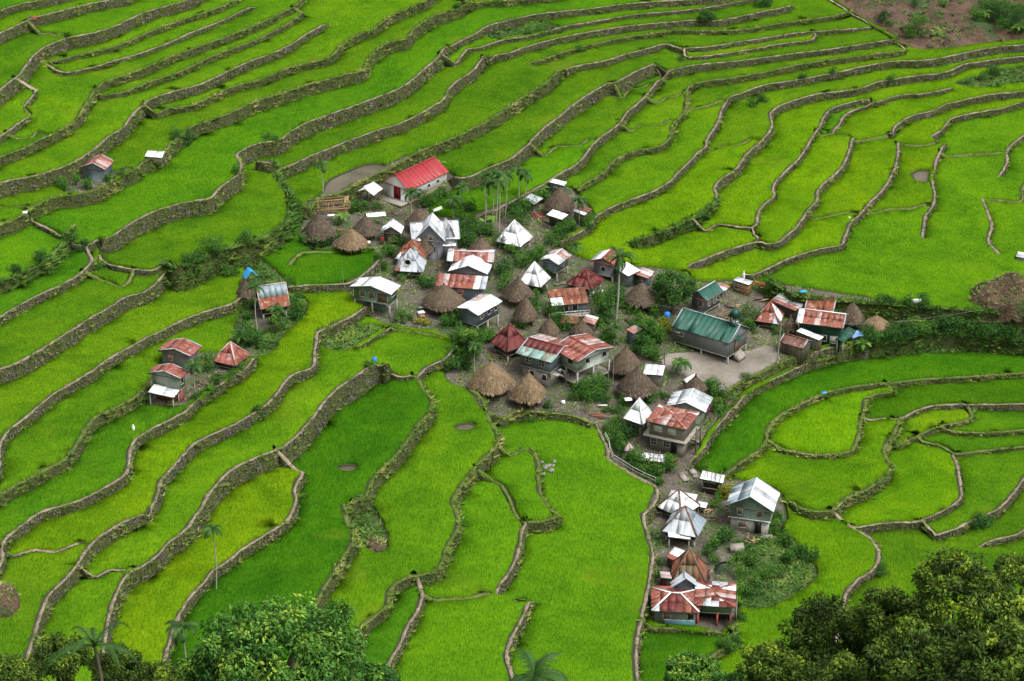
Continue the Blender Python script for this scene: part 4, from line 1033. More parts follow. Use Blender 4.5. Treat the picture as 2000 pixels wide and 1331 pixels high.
house('low white sheet lean-to behind the thatched huts', 'N1', (1450, 1013), (1110, 1026), (1405, 965), 1.7, 'my', hr=.15, pat='w', open_=True, name='lean_to', cat='lean-to')
r2, f2 = house('large silvery tin house with cross gables and tall dormer', 'N2', (1150, 550), (370, 590), None, 2.9, 'y', a=5.6, hr=1.7, pat='gwbgwgwbgw', wall='gw', wins=[('x', .3, 1.4, .6, .7)])
house(None, 'N2', (905, 605), (400, 588), None, 2.9, 'x', A=(625, 335), a=4.6, pat='gw', wall='gw', join=r2, wins=[('y', .45, 2.9, .55, .7, W_, 'shut')])
house(None, 'N2', (1085, 545), (905, 570), None, 3.2, 'x', hr=2.3, a=2.6, pat='gw', wall='lg', join=r2, over=.15)
house(None, 'N2', (1088, 668), (835, 672), None, 2.2, 'my', hr=.4, a=1.5, pat='w', wall='lg', join=r2, over=.1)
house('steep rust orange pyramid roofed hut beside the silver house', 'N2', (560, 915), (80, 910), (670, 850), 1.3, 'P', A=(345, 570), pat=['oooo', 'wwoogoo'], wall='dp', floor=.6, name='tin_hut', cat='hut', down=.4)
r4, f4 = house('steep grey pyramid roofed hut with round window in front of the rust orange one', 'N2', (545, 1098), (80, 1095), (605, 985), 1.3, 'P', A=(340, 725), pat=['g', 'oggggg'], wall='dp', floor=.6, name='tin_hut', cat='hut', down=.4)
house('long low house with red and white striped tin roof behind the white gable', 'N2', (1690, 935), (940, 915), None, 2.4, 'y', a=4.4, hr=.65, pat='wpprprRrprrp', wall='b')
house('pale grey roofed house with a pinkish front gable', 'N4', (930, 305), (295, 262), (1020, 130), 2.2, 'x', A=(545, 165), pat='w', wall='lv')
house('tall house with patched roof half rusty red and half white', 'N4', (900, 545), (75, 490), None, 3.2, 'my', a=2.6, hr=.85, pat='rrprrprrwwg', wall='b', wins=[('y', .5, 1.9, .7, .8, W_, 'orange'), ('y', .1, 1.2, .9, .8)])
house('green walled house on stilts under a wide white roof by the dark field', 'N3', (690, 465), (15, 350), (880, 325), 3.7, 'x', A=(330, 325), pat='w', wall='v', floor=1.75, low='v', lowset=1.2, lowopen=True, wins=[('y', .75, 2.3, .8, .9, W_, 'shut'), ('y', .5, 2.3, .8, .9, W_, 'shut'), ('x', .5, 2.7, 1.2, .8, W_, 'dark'), ('y', .2, 1.9, 1.6, 1.6, W_, 'shut')])
house('blue grey box house raised on concrete posts with white roof', 'N4', (775, 970), (370, 880), (1240, 765), 3.6, 'x', A=(560, 860), pat=['ww', 'wp'], wall='b', floor=1.6, down=1.4, wins=[('x', .2, 2.4, .5, .6, W_, 'dark'), ('x', .55, 2.5, .6, .7, W_, 'dark'), ('x', .86, 2.5, .7, .6, W_, 'dark')])
house('dark red pyramid roofed hut beside the long two part house', 'N7', (600, 580), (385, 500), (885, 440), 1.7, 'P', A=(590, 215), pat='R', wall='dp', floor=.7, name='tin_hut', cat='hut')
house('bright white pyramid roofed hut highest in the village', 'N5', (460, 1185), (65, 1110), (680, 1070), 1.4, 'P', A=(345, 755), pat='w', wall='dp', floor=.6, name='tin_hut', cat='hut')
house('tiny bluish shack with flat white roof behind a thatched hut', 'N5', (1170, 192), (930, 165), (1240, 137), 1.9, 'mx', hr=.25, pat='w', wall='b', over=.15, name='shack', cat='shack', wins=[('y', .6, .8, .4, .6, W_, 'dark')])
house('open lean-to with tilted pale roof beside the path', 'N5', (690, 495), (525, 430), (790, 385), 1.5, 'mx', hr=.35, pat='g', open_=True, name='lean_to', cat='lean-to', posts='wood')
house('dark plank storehouse with flat white roof below a thatched hut', 'N5', (1140, 745), (870, 710), (1290, 670), 2.1, 'mx', hr=.3, pat='w', wall='dp', floor=.4, over=.35, name='storehouse', cat='shed')
house('small shed with half rusted roof at the edge of the upper field', 'N5', (1500, 670), (1320, 625), (1625, 570), 1.8, 'mx', hr=.25, pat='wkk', wall='pl', over=.2, name='shed', cat='shed')
house('white roofed stilt house beside the white pyramid huts', 'N6', (335, 320), (65, 270), (545, 205), 2.8, 'x', A=(200, 235), pat='wp', wall='b', floor=1.2, down=1.0, wins=[('x', .5, 1.7, .8, .6)])
house('white pyramid roofed hut with a torn corner sheet', 'N4', (1790, 510), (1430, 350), (1960, 355), 1.5, 'P', A=(1650, 100), pat='w', wall='dp', floor=.6, name='tin_hut', cat='hut')
house('maroon roofed hut under the slender palm', 'N6', (765, 640), (440, 570), (940, 540), 1.3, 'P', A=(690, 375), pat='R', wall='dp', floor=.5, name='tin_hut', cat='hut')
house('red edged white roofed house behind the coconut palm', 'N6', (1065, 325), (750, 262), (1190, 205), 2.9, 'x', hr=.8, pat=['r', 'w'], wall='gw', floor=.7, fascia='redfascia', wins=[('y', .5, 1.4, .6, .7, W_, 'dark')])
house('low annex with bright white tilted roof right of the coconut palm', 'N6', (1245, 465), (1060, 400), (1405, 385), 2.2, 'mx', hr=.5, pat='w', wall='gw', name='annex')
house('small rust streaked roof by the round green tree', 'N6', (1500, 495), (1345, 455), (1570, 400), 1.9, 'mx', hr=.35, pat='pwp', wall='b', name='cabin')
r19, f19 = house('house with orange rust roof and two white replacement sheets', 'N6', (735, 808), (250, 848), None, 2.2, 'my', a=3.4, hr=.95, pat='oooooooo/wowooooo', wall='b', floor=.5, over=.3, wins=[('y', .35, .9, .7, 1.1, W_, 'dark'), ('y', .6, .9, .6, 1.0, W_, 'dark')])
house('low rusty lean-to under the orange roofed house', 'N6', (600, 1075), (372, 1070), None, 1.5, 'my', a=1.7, hr=.3, pat='roo', wall='pl', name='lean_to', cat='lean-to', over=.15)
house('pinkish sheet roofed shed beside the tall shrubs', 'N6', (800, 1090), (640, 1062), (862, 1000), 1.5, 'mx', hr=.25, pat='ppw', wall='pl', name='shed', cat='shed', over=.15)
house('narrow blue washroom box on the slope above the church', 'P2', (640, 100), (515, 55), (790, 30), 2.1, 'mx', hr=.2, pat='p', wall='b', over=.12, name='washroom', cat='outhouse', wins=[('x', .5, .1, .6, 1.5, D_, 'shut')])
house('green roofed house with red eaves behind the church', 'N8', (825, 490), (490, 420), (1180, 345), 2.5, 'x', A=(650, 330), pat='G', wall='b', floor=.45, fascia='redfascia', capm='g', wins=[('x', .25, 1.1, .6, .8, W_, 'shut'), ('x', .62, 1.1, .8, .8, W_, 'shut'), ('x', .85, 1.3, .7, .6, W_, 'dark'), ('y', .35, 1.1, .8, .8, W_, 'shut')])
rc, fc = house('long grey church with dark green roof and little bell turret', 'N8', (1205, 1175), (205, 945), (1650, 965), 3.3, 'y', A=(1435, 875), pat='G', wall='gw', floor=.85, name='church', cat='church', capm='g', over=.3, wins=[('x', .45, .9, 1.2, 1.9, D_, 'shut'), ('y', .88, 2.0, .8, .6, W_, 'shut')])
house('hut of fresh orange planks under loose white sheets', 'N8', (1520, 225), (1240, 180), (1630, 175), 1.9, 'mx', hr=.15, pat='wwg', wall='op', over=.15, name='plank_hut', cat='hut', wins=[('y', .7, .7, 1.3, .8, W_, 'shut')])
house('low white sheet roof between the green house and the plank hut', 'N8', (1120, 318), (930, 262), (1212, 250), 1.3, 'mx', hr=.2, pat='wwp', open_=True, name='lean_to', cat='lean-to')
house('lean-to with red and silver striped sheets', 'P1', (520, 262), (262, 172), (608, 165), 2.0, 'mx', hr=.5, pat='rwprwrw', wall='dp', name='lean_to', cat='lean-to', over=.3)
house('red and silver striped pyramid roofed hut', 'P1', (340, 405), (85, 375), (400, 315), 1.4, 'P', A=(215, 165), pat=['rwrwr', 'rwowrwg'], wall='dp', floor=.6, name='tin_hut', cat='hut')
house('orange rust roofed house behind the green two storey one', 'P1', (925, 275), (620, 235), None, 2.8, 'y', a=4.2, hr=.9, pat='ooo', wall='dg')
rg, fg = house('dark green two storey house with faded red roof and awnings', 'P1', (1035, 450), (530, 385), None, 3.6, 'y', a=4.6, hr=1.15, pat='wrrprorr', wall='dg', wins=[('x', .55, 2.3, .6, .9), ('y', .4, .9, .9, .9, W_, 'dark'), ('y', .15, .7, 1.0, 1.1, W_, 'frame')])
house(None, 'P1', (990, 497), (722, 452), None, 2.5, 'my', a=.8, hr=.2, pat='w', join=rg, open_=True, over=.05)
house(None, 'P1', (1040, 600), None, (1172, 478), 1.6, 'mx', b=1.2, hr=.35, pat='D', join=rg, open_=True, over=.05)
house('dark plank house with brown rust roof at the corner of the yard', 'P1', (600, 670), (335, 608), (722, 600), 2.0, 'y', hr=.75, pat='kkkkkk', wall='pl', over=.15, name='plank_house')
house('small plank house with rust and white roof patches touching the dark plank one', 'P1', (775, 582), (520, 515), (835, 548), 2.1, 'mx', hr=.35, pat='kwkwk', wall='pl', over=.15, name='plank_house')
rb, fbg = house('long blue walled house with maroon and teal roof above the tan thatched huts', 'N7', (1180, 722), (720, 600), None, 3.9, 'y', a=7.0, hr=.9, pat=['RRRRRRR/eeeeeee', 'op'], wall='b', floor=2.0, low='co', lowset=.25, down=1.5, wins=[('y', .28, 2.7, .8, .8), ('y', .72, 2.7, .8, .8), ('y', .2, .5, .7, .9, W_, 'dark'), ('y', .6, .8, .7, .8, W_, 'dark')])
rw_, fw_ = house('pale green upper storey on tall columns under a bright red roof', 'N7', (1515, 717), None, (1990, 522), 4.6, 'y', A=(1690, 560), b=5.6, pat=['rrr', 'rpr'], wall='pg', floor=2.7, down=2.6, posts='post', wins=[('x', .3, 3.5, .75, .9, W_, 'dark'), ('x', .82, 3.5, .75, .9, W_, 'dark'), ('y', .3, 3.5, 1.0, .7, W_, 'dark')])
house('flat white roofed concrete kitchen beside the dark thatched hut', 'P2', (1118, 778), (800, 748), (1148, 640), 1.9, 'my', hr=.2, pat='ww', wall='co', over=.2, name='kitchen', cat='shed')
house('tiny blue shed with pale roof at the edge of the yard', 'P2', (1500, 902), (1405, 893), (1720, 815), 1.6, 'x', hr=.3, pat='w', wall='b', over=.1, name='shed', cat='shed')
house('grey striped gable roof just below the paved yard', 'P3', (1555, 380), (915, 290), (1695, 150), 1.9, 'x', A=(1220, 225), pat=['wwwggwg', 'gwgg'], wall='pg')
house('white pyramid roofed hut with a dark dormer gap', 'P3', (535, 580), (225, 500), (740, 390), 2.1, 'P', A=(470, 155), pat='w', wall='dp', floor=1.2, name='tin_hut', cat='hut', over=.8)
rk, fk = house('two storey concrete house with rusty red hipped roof', 'P3', (1250, 660), (560, 560), (1555, 400), 4.3, 'hx', A=(945, 455), pat=['rrrrw', 'orpror'], wall='co', floor=2.15, low='co', lowset=.12, down=.6, capm='p', wins=[('y', .5, .75, .8, .8), ('y', .86, .75, .8, .8), ('y', .28, .0, .8, 1.7, D_, 'dark'), ('y', .75, 2.9, 1.1, .8, W_, 'frame'), ('y', .35, 2.9, 1.1, .8, W_, 'frame')])
rs31, fs31 = house('low store of planks under white sheets held down by poles', 'P3', (890, 1190), (525, 1195), (940, 1070), 1.2, 'mx', hr=.15, pat='w', wall='dp', over=.15, name='store', cat='shed')
house('tiny stone shrine with pointed roof among the shrubs', 'P3', (385, 1012), (248, 1003), (402, 985), 1.3, 'P', A=(295, 895), pat='p', wall='bl', over=.12, name='shrine', cat='shrine', wins=[('y', .5, .2, .6, .8, W_, 'dark')])
rs32, fs32 = house('dark open fronted shed with white roof and poles by the yellow bush', 'P4', (1000, 292), (700, 280), (1088, 198), 2.1, 'mx', hr=.25, pat='w', wall='dp', over=.3, name='shed', cat='shed', wins=[('y', .5, .9, 2.2, .9, W_, 'dark')])
rt, ft = house('two storey green and white house with tin gable roof, shaded slope coloured greyer', 'P4', (1665, 670), (1045, 595), (1765, 425), 3.9, 'x', A=(1345, 470), pat=['wgw', 'bgb'], wall='v', floor=2.0, low='bl', lowset=.15, down=.5, over=.5, wins=[('y', .25, 2.6, .65, .8, W_, 'shut'), ('y', .75, 2.6, .65, .8, W_, 'shut'), ('y', .28, .0, .8, 1.7, D_, 'dark'), ('y', .68, .7, 1.0, .8, W_, 'shut')])  # greyer sheets on the left slope put its shade into the colour
house('white pyramid roofed hut with rusty hip lines', 'P4', (470, 735), (165, 710), (720, 620), 1.4, 'P', A=(430, 375), pat='w', wall='dp', floor=.6, name='tin_hut', cat='hut', capm='k')
r35, f35 = house('grey pyramid roofed hut with rusty hips and a white awning', 'P4', (675, 995), (220, 930), (820, 870), 1.6, 'P', A=(505, 590), pat=['b', 'g'], wall='dp', floor=.7, name='tin_hut', cat='hut', capm='k')
house(None, 'P4', (585, 1022), (300, 1038), (615, 900), 1.4, 'mx', hr=.3, pat='w', join=r35, open_=True, over=.05)
house('white sheeted lean-to behind the hut with rusty hips', 'P4', (640, 530), (300, 492), (690, 445), 1.6, 'mx', hr=.2, pat='w', wall='pl', name='lean_to', cat='lean-to', over=.2)
house('small square white roof between the hut and the lumber', 'P4', (785, 615), (675, 600), (802, 550), 1.0, 'mx', hr=.1, pat='w', open_=True, name='lean_to', cat='lean-to', over=.1)
house('tall steep hut roofed in mossy brown tin', 'P5', (850, 650), (412, 640), (872, 560), 1.0, 'P', A=(640, 205), pat=['oo', 'ttt'], wall='dp', floor=.4, name='tin_hut', cat='hut', capm='t')
ra, fa = house('low house with maroon roof and teal boarded foot', 'P5', (770, 1040), (150, 1020), None, 2.3, 'hy', a=5.2, hr=1.0, pat=['gwRRRRooR', 'r'], wall='gw', capm='w', wins=[('y', .7, .9, .9, .9, W_, 'shut'), ('y', .12, .9, .7, .9, W_, 'dark'), ('y', .4, .0, 3.4, .75, W_, 'frame')])
rb2, fb2 = house('house with rust streaked hipped roof over an open porch with red posts', 'P5', (1235, 975), (712, 965), (1275, 660), 3.1, 'hx', A=(1000, 825), pat=['rRpRrwp', 'wwrRwR/rggRR'], wall='v', floor=1.9, down=.4, posts='redpost', capm='o')
house('grey gabled back house behind the rust streaked roofs', 'P5', (765, 722), (420, 755), (795, 640), 2.6, 'x', A=(640, 600), pat=['g', 'gwg'], wall='b')
house('small lean-to with rusty and white sheets by the long footpath', 'P5', (480, 378), (340, 345), (592, 245), 1.3, 'mx', hr=.25, pat='rww', wall='dp', name='lean_to', cat='lean-to', over=.1)
house('little grey roofed pig pen by the long footpath', 'P5', (405, 602), (275, 620), (412, 520), 1.4, 'mx', hr=.2, pat='p', wall='dp', name='pig_pen', cat='pen', over=.1)
house('upper house with red gable roof on the left terrace', 'P6', (850, 385), (285, 315), (1085, 230), 2.6, 'x', A=(555, 265), pat='r', wall='lv', wins=[('y', .68, 1.2, .5, .8, W_, 'orange')], down=1.5)
rl, fl = house('lower two storey house with red roof and white awning on the left terrace', 'P6', (690, 750), (125, 680), (870, 640), 4.0, 'x', A=(420, 625), pat=['rpr', 'r'], wall='pg', floor=2.0, low='rd', lowset=.15, down=.6, wins=[('x', .45, 2.7, .7, .9, W_, 'dark')])
house(None, 'P6', (575, 1055), (165, 1005), (665, 918), 2.0, 'mx', hr=.35, pat='w', join=rl, open_=True, over=.1)
house('red pyramid roofed hut on the left terrace', 'P6', (1585, 540), (1190, 490), (1810, 385), 1.3, 'P', A=(1520, 150), pat='r', wall='dp', floor=.5, name='tin_hut', cat='hut', capm='p')
house('steep rust and blue roofed hut on the outlying terrace', 'P7', (650, 940), None, (1285, 850), 1.9, 'x', b=4.0, hr=2.7, pat=['bbbb/oooo', 'o'], wall='dp', name='tin_hut', cat='hut', floor=.9, capm='p')
house('small grey lean-to behind the steep rust and blue roof', 'P7', (1190, 600), (1050, 580), (1205, 555), 1.6, 'mx', hr=.1, pat='w', wall='b', name='lean_to', cat='lean-to', over=.08)
house('lone grey shack with reddish roof on the upper left terraces', 'A1', (780, 1262), (592, 1252), (864, 1200), 2.3, 'x', A=(680, 1212), pat=['rpr', 'r'], wall='b', over=.25, name='shack', cat='shack')
house('pale slab roof lying low on the weedy mound', 'A1', (1200, 1172), (1075, 1166), (1215, 1128), .5, 'mx', hr=.08, pat='w', wall='co', over=.05, name='low_pen', cat='pen')
house('tin stack by the bare earth mound', 'B4', (1925, 668), (1842, 655), (1940, 632), .9, 'mx', hr=.1, pat='gw', wall='lg', over=.05, name='tin_box', cat='box')
house('tiny red roofed outhouse behind the red roofed house', 'P6', (1060, 520), (960, 505), (1115, 468), 1.3, 'mx', hr=.1, pat='r', wall='pl', over=.08, name='outhouse', cat='outhouse')

# church: bell turret, door canopy, stilts; hall apex ornament
P = fc.P; zc = 3.3; hrz = z_for(*P(fc.a / 2, 0, 0)[:2], sp('N8', (1435, 875))[1]) - fc.g
tx, ty = fc.a / 2, .95
tz = hrz
tr = part('bell_turret', rc, *merge([fc.box(tx + sx * .45 - .06, tx + sx * .45 + .06, ty + sy * .45 - .06, ty + sy * .45 + .06, tz - .3, tz + 1.3) for sx in (-1, 1) for sy in (-1, 1)] + [fc.box(tx - .55, tx + .55, ty - .55, ty + .55, tz - .4, tz + .3)]), RM['D'], tint=np.zeros(40))
sp4 = [P(tx - .8, ty - .8, tz + 1.3), P(tx + .8, ty - .8, tz + 1.3), P(tx + .8, ty + .8, tz + 1.3), P(tx - .8, ty + .8, tz + 1.3), P(tx, ty, tz + 2.75)]
part('turret_roof', rc, np.array(sp4), [np.array([(0, 1, 4), (1, 2, 4), (2, 3, 4), (3, 0, 4)]), np.array([(3, 2, 1, 0)])], RM['D'], tr, tint=np.zeros(5))
part('finial', rc, *merge([strip(P(tx, ty, tz + 2.7), P(tx, ty, tz + 3.6), .035, .035), strip(P(tx - .22, ty, tz + 3.3), P(tx + .22, ty, tz + 3.3), .03, .03)]), PM['grnfascia'], tr)
part('bell_floor', rc, fc.box(tx - .45, tx + .45, ty - .45, ty + .45, tz + .305, tz + .34), [BOXF], PM['frame'], tr)
part('bell', rc, *tube0(P(tx, ty, tz + .95), .2, .3), PM['wood'], tr)
dx = .3 + .45 * (fc.a - .6)
part('door_canopy', rc, np.array([P(dx - .9, .3, 3.0), P(dx, .3, 3.5), P(dx + .9, .3, 3.0), P(dx - .9, -.45, 2.95), P(dx, -.45, 3.45), P(dx + .9, -.45, 2.95)]), [np.array([(0, 1, 4, 3), (1, 2, 5, 4)])], RM['D'], tint=np.zeros(6))
part('concrete_step', rc, *merge([fc.box(dx - .9, dx + .9, -.2 - .3 * k, .3, -.3, .8 - .25 * k) for k in range(3)]), PM['conc'])
for k in range(5): part('awning_shutter', rc, fc.box(-.05, .25, fc.b * .86, fc.b * .86 + .9, 2.55, 2.6), [BOXF], PM['frame']) if k == 0 else None
ap = fb.P(0, fb.b / 2, 0); zz = z_for(ap[0], ap[1], sp('B2', (1010, 50))[1])
part('apex_ornament', root_barn, *merge([strip([ap[0], ap[1], zz - .1], [ap[0], ap[1], zz + .75], .12, .12)]), PM['redfascia'])
part('concrete_apron', root_barn, fb.box(-1.6, .2, .3, fb.b - .6, -.2, .06), [BOXF], PM['conc'])
part('plinth', root_barn, fb.box(.2, fb.a - .2, .12, .3, -.5, .25), [BOXF], plain('ochre_plinth', (.36, .25, .15), .9, .2, .3))
# round window of the grey hut
n = 20; cc = f4.P(.62, f4.b * .53, 1.3 + 1.35); ring = []
for q in range(n):
    th = 2 * math.pi * q / n
    for r_, o_ in ((.42, .0), (.58, .0), (.58, -.12), (.42, -.12)): ring.append(cc + np.append(f4.e2 * math.cos(th) * r_, 0) + np.array([0, 0, math.sin(th) * r_]) + np.append(f4.e1 * (o_ - .25), 0))
F4 = []
for q in range(n):
    for k in range(4): a_, b_ = q * 4 + k, q * 4 + (k + 1) % 4; c_, d_ = ((q + 1) % n) * 4 + (k + 1) % 4, ((q + 1) % n) * 4 + k; F4.append((a_, b_, c_, d_))
ow = part('round_window', r4, np.array(ring), [np.array(F4)], PM['frame'])
disc = [cc + np.append(f4.e2 * math.cos(2 * math.pi * q / n) * .45, 0) + np.array([0, 0, math.sin(2 * math.pi * q / n) * .45]) - np.append(f4.e1 * .27, 0) for q in range(n)]
part('pane', r4, np.array(disc + [cc - np.append(f4.e1 * .27, 0)]), [np.array([(q, (q + 1) % n, n) for q in range(n)])], PM['dark'], ow)
# dormer gap of the white pyramid, stairs, balustrades, slab
P = fw_.P
part('porch_slab', rw_, fw_.box(.3, fw_.a - .3, .3, fw_.b - .3, .55, .72), [BOXF], PM['conc'])
for k in range(9): part('stair_tread', rb, fbg.box(.8 + .28 * k, 1.05 + .28 * k, -.9, -.1, 1.75 - .2 * k, 1.8 - .2 * k), [BOXF], PM['post'])
part('stair_rail', rb, *merge([strip(fbg.P(.4, -.9, 2.7), fbg.P(.9, -.9, 2.7), .03, .03), strip(fbg.P(.9, -.9, 2.7), fbg.P(3.3, -.9, .9), .03, .03), strip(fbg.P(.9, -.9, 1.8), fbg.P(.9, -.9, 2.7), .03, .03), strip(fbg.P(3.3, -.9, 0), fbg.P(3.3, -.9, .9), .03, .03), strip(fbg.P(2.1, -.9, .9), fbg.P(2.1, -.9, 1.8), .03, .03)]), PM['frame'])
part('landing', rb, fbg.box(.1, .95, -.95, .35, 1.85, 1.95), [BOXF], PM['post'])
part('balustrade', r19, *merge([strip(f19.P(-.5, k * f19.b / 8, .3), f19.P(-.5, k * f19.b / 8, 1.2), .025, .025) for k in range(9)] + [strip(f19.P(-.5, 0, zq), f19.P(-.5, f19.b, zq), .03, .03) for zq in (.45, .8, 1.2)]), PM['frame'])
part('veranda_floor', r19, f19.box(-.6, .35, 0, f19.b, .28, .38), [BOXF], PM['conc'])
part('floor_ledge', rk, fk.box(-.2, fk.a - .2, -.15, fk.b + .35, 2.02, 2.16), [BOXF], PM['conc'])
for k in range(10): part('stair_tread', rk, fk.box(1.6 + .27 * k, 1.88 + .27 * k, -.75, .1, 2.0 - .2 * k - .06, 2.0 - .2 * k), [BOXF], PM['conc'])
for xx in (1.6, 3.4): part('porch_post', rk, fk.box(xx, xx + .14, -.95, -.8, -.6, 3.9), [BOXF], PM['wood'])
part('porch_beam', ft and rt, ft.box(.35, .45, .3, ft.b - .3, 1.95, 2.1), [BOXF], PM['frame'])
for yy in (.35, 2.0, fb2.b - .5): part('red_post', rb2, fb2.box(.25, .5, yy, yy + .25, -.5, 1.9), [BOXF], PM['redpost'])
part('back_wall', rb2, fb2.box(2.2, fb2.a - .5, .5, fb2.b - .5, -.4, 1.9), [BOXF], WM['dp'])
part('teal_boarding', ra, fa.box(.30, .38, .5, fa.b * .72, -.5, .75), [BOXF], WM['te'])
part('side_sheet', rb2, fb2.box(-.1, fb2.a * .55, -.25, -.2, .9, 2.9), [BOXF], RM['p'])
# poles weighing down the white sheets
for rt_, f_ in ((rs31, fs31), (rs32, fs32)):
    for k in range(5):
        u = f_.b * (.12 + .19 * k); zt = 1.35 if f_ is fs31 else 2.3
        part('weighting_pole', rt_, *merge([strip(f_.P(-.2, u, zt - .05), f_.P(f_.a + .25, u + rng.uniform(-.3, .3), zt + .25), .035, .035)]), PM['wood'])

# ------------------------------------------------------------------ thatched huts
def thatch_mat(name, c0, c1, c2):
    t = NT(name, .95, .1); s = t.co('Object', (1, 1, .35))
    c = t.ramp(t.noise(3.5, 5, .7, s), [(.3, c0), (.5, c1), (.72, c2)]); c = t.mix(t.math('MULTIPLY', t.ramp(t.noise(.7, 4), steps((0, 0, 0), (1, 1, 1), .4, .7)), .5), c, c0); c = t.mix(t.math('MULTIPLY', t.ramp(t.noise(.45, 5, .7, t.co('Object', (1, 1, 1.3))), steps((0, 0, 0), (1, 1, 1), .56, .68)), .55), c, (.06, .07, .03)); c = t.mix(1.0, c, t.ramp(t.objrand(), steps((.78, .8, .84), (1.22, 1.18, 1.1), 0, 1)), 'MULTIPLY')
    t.color(c).bump(t.noise(7, 4, .7, s), 1, .12); return t.m
TH = {'grey': (thatch_mat('old_thatch', (.055, .04, .03), (.10, .076, .056), (.16, .125, .095)), leafmat('old_straw', [(0, (.05, .036, .027)), (.5, (.11, .083, .06)), (1, (.24, .185, .135))], .9)),
      'tan': (thatch_mat('fresh_thatch', (.10, .068, .04), (.19, .135, .08), (.29, .215, .13)), leafmat('fresh_straw', [(0, (.09, .06, .035)), (.5, (.21, .15, .09)), (1, (.40, .30, .19))], .9))}
def hut(label, tile, cx, cy, wpx, apy, kind='grey', rot=None, he=1.45, sq=.55, seed=0):
    rr = np.random.default_rng(500 + seed + int(cx)); k = _ts[tile][2] if tile in _ts else 3.802
    X, Y = sp(tile, (cx, cy)); gz = at(X, Y + 12)[2]
    for _ in range(6): x, y = on_level(X, Y, gz + he); gz = G(x, y)
    dist = math.dist((x, y, gz), CAM); Rr = wpx / k / 2 / (FPX / dist) / 1.13; top = z_for(x, y, sp(tile, (cx, apy))[1]) - gz
    rot = rr.uniform(.5, 1.1) if rot is None else rot
    root = new_root('thatched_hut', x, y, gz, rot, label, 'hut')
    HOUSES.append((label, X, Y)); H = top - he; nth = 40; rows = 13; V = []
    def rad(th, t):
        c, s = abs(math.cos(th)), abs(math.sin(th)); pw = 2 + 3.0 * (1 - t) * sq
        return Rr / ((c ** pw + s ** pw) ** (1 / pw)) * .95
    def zt(t): return he + H * t
    for i in range(rows):
        t = i / (rows - 1); prof = (1 - t) ** .92 * (1 + .10 * math.sin(math.pi * t)) + .02
        for j in range(nth):
            th = 2 * math.pi * j / nth; r = rad(th, t) * prof * (1 + rr.normal(0, .02) + .05 * mnoise.noise(Vector((math.cos(th) * 1.4, math.sin(th) * 1.4, t * 2 + seed + cx * .01)))) + (.05 if i % 2 else 0) + rr.normal(0, .025)
            V.append((r * math.cos(th), r * math.sin(th), zt(t) + rr.normal(0, .03) - (.08 + rr.uniform(0, .26) if i == 0 else 0)))
    nb = len(V)
    for j in range(nth): th = 2 * math.pi * j / nth; r = rad(th, 0) * .8; V.append((r * math.cos(th), r * math.sin(th), he + .15))
    V.append((0, 0, he + H * .3)); V.append((rr.normal(0, .03), rr.normal(0, .03), zt(1) + .18)); F4 = []; F3 = []
    for i in range(rows - 1):
        for j in range(nth): F4.append((i * nth + j, i * nth + (j + 1) % nth, (i + 1) * nth + (j + 1) % nth, (i + 1) * nth + j))
    for j in range(nth):
        F4.append((nb + j, nb + (j + 1) % nth, (j + 1) % nth, j)); F3.append((nb + (j + 1) % nth, nb + j, nb + nth)); F3.append(((rows - 1) * nth + j, (rows - 1) * nth + (j + 1) % nth, nb + nth + 1))
    ro = link(bpy.data.objects.new('thatch_roof', fast_mesh('thatch_roof', V, [F4, F3], [TH[kind][0]])), root)
    ns = int(1500 * (Rr / 3) ** 2); t = 1 - np.sqrt(rr.uniform(0, 1, ns)); t[: ns // 5] = rr.uniform(0, .05, ns // 5); th = rr.uniform(0, 2 * np.pi, ns)
    r = np.array([rad(a_, b_) for a_, b_ in zip(th, t)]) * ((1 - t) ** .92 * (1 + .10 * np.sin(np.pi * t)) + .02)
    p = np.column_stack([r * np.cos(th), r * np.sin(th), he + H * t]); out = np.column_stack([np.cos(th), np.sin(th), np.zeros(ns)])
    d = out * Rr - np.array([0, 0, 1]) * H; d /= np.linalg.norm(d, axis=1)[:, None]; side = np.cross(d, out); side /= np.linalg.norm(side, axis=1)[:, None]
    up = np.cross(side, d); up[up[:, 2] < 0] *= -1; L = rr.uniform(.25, .6, ns); wd = rr.uniform(.03, .07, ns)
    d2 = d + side * rr.normal(0, .18, ns)[:, None]
    a_ = p + side * wd[:, None] + up * .02; b_ = p - side * wd[:, None] + up * .02; c_ = p + d2 * L[:, None] + up * rr.uniform(.03, .14, ns)[:, None]
    VV = np.stack([a_, b_, c_], 1).reshape(-1, 3); tt = np.repeat(np.clip(rr.beta(2, 2, ns), 0, 1), 3)
    so = link(bpy.data.objects.new('loose_straw', fast_mesh('loose_straw', VV, [np.arange(len(VV)).reshape(-1, 3)], [TH[kind][1]], tint=tt)), ro); tag(so, kind='stuff')
    q = Rr * .52
    bb = lambda x0, x1, y0, y1, z0, z1: np.array([(x0, y0, z0), (x1, y0, z0), (x1, y1, z0), (x0, y1, z0), (x0, y0, z1), (x1, y0, z1), (x1, y1, z1), (x0, y1, z1)], float)
    link(bpy.data.objects.new('wall', fast_mesh('wall', bb(-q, q, -q, q, .75, he + .5), [BOXF], [WM['dp']])), root)
    pm = fast_mesh('post', bb(-.11, .11, -.11, .11, -.6, 1.0), [BOXF], [PM['wood']])
    for sx in (-1, 1):
        for sy in (-1, 1): po = link(bpy.data.objects.new('post', pm), root); po.location = (sx * q * .85, sy * q * .85, 0)
    link(bpy.data.objects.new('peak_tuft', fast_mesh('peak_tuft', bb(-.1, .1, -.1, .1, top - .1, top + .3), [BOXF], [TH[kind][0]])), ro)
    return root
hut('broad grey thatched hut beside the tan roofed one at the village\'s upper left', 'B2', 465, 478, 255, 330)
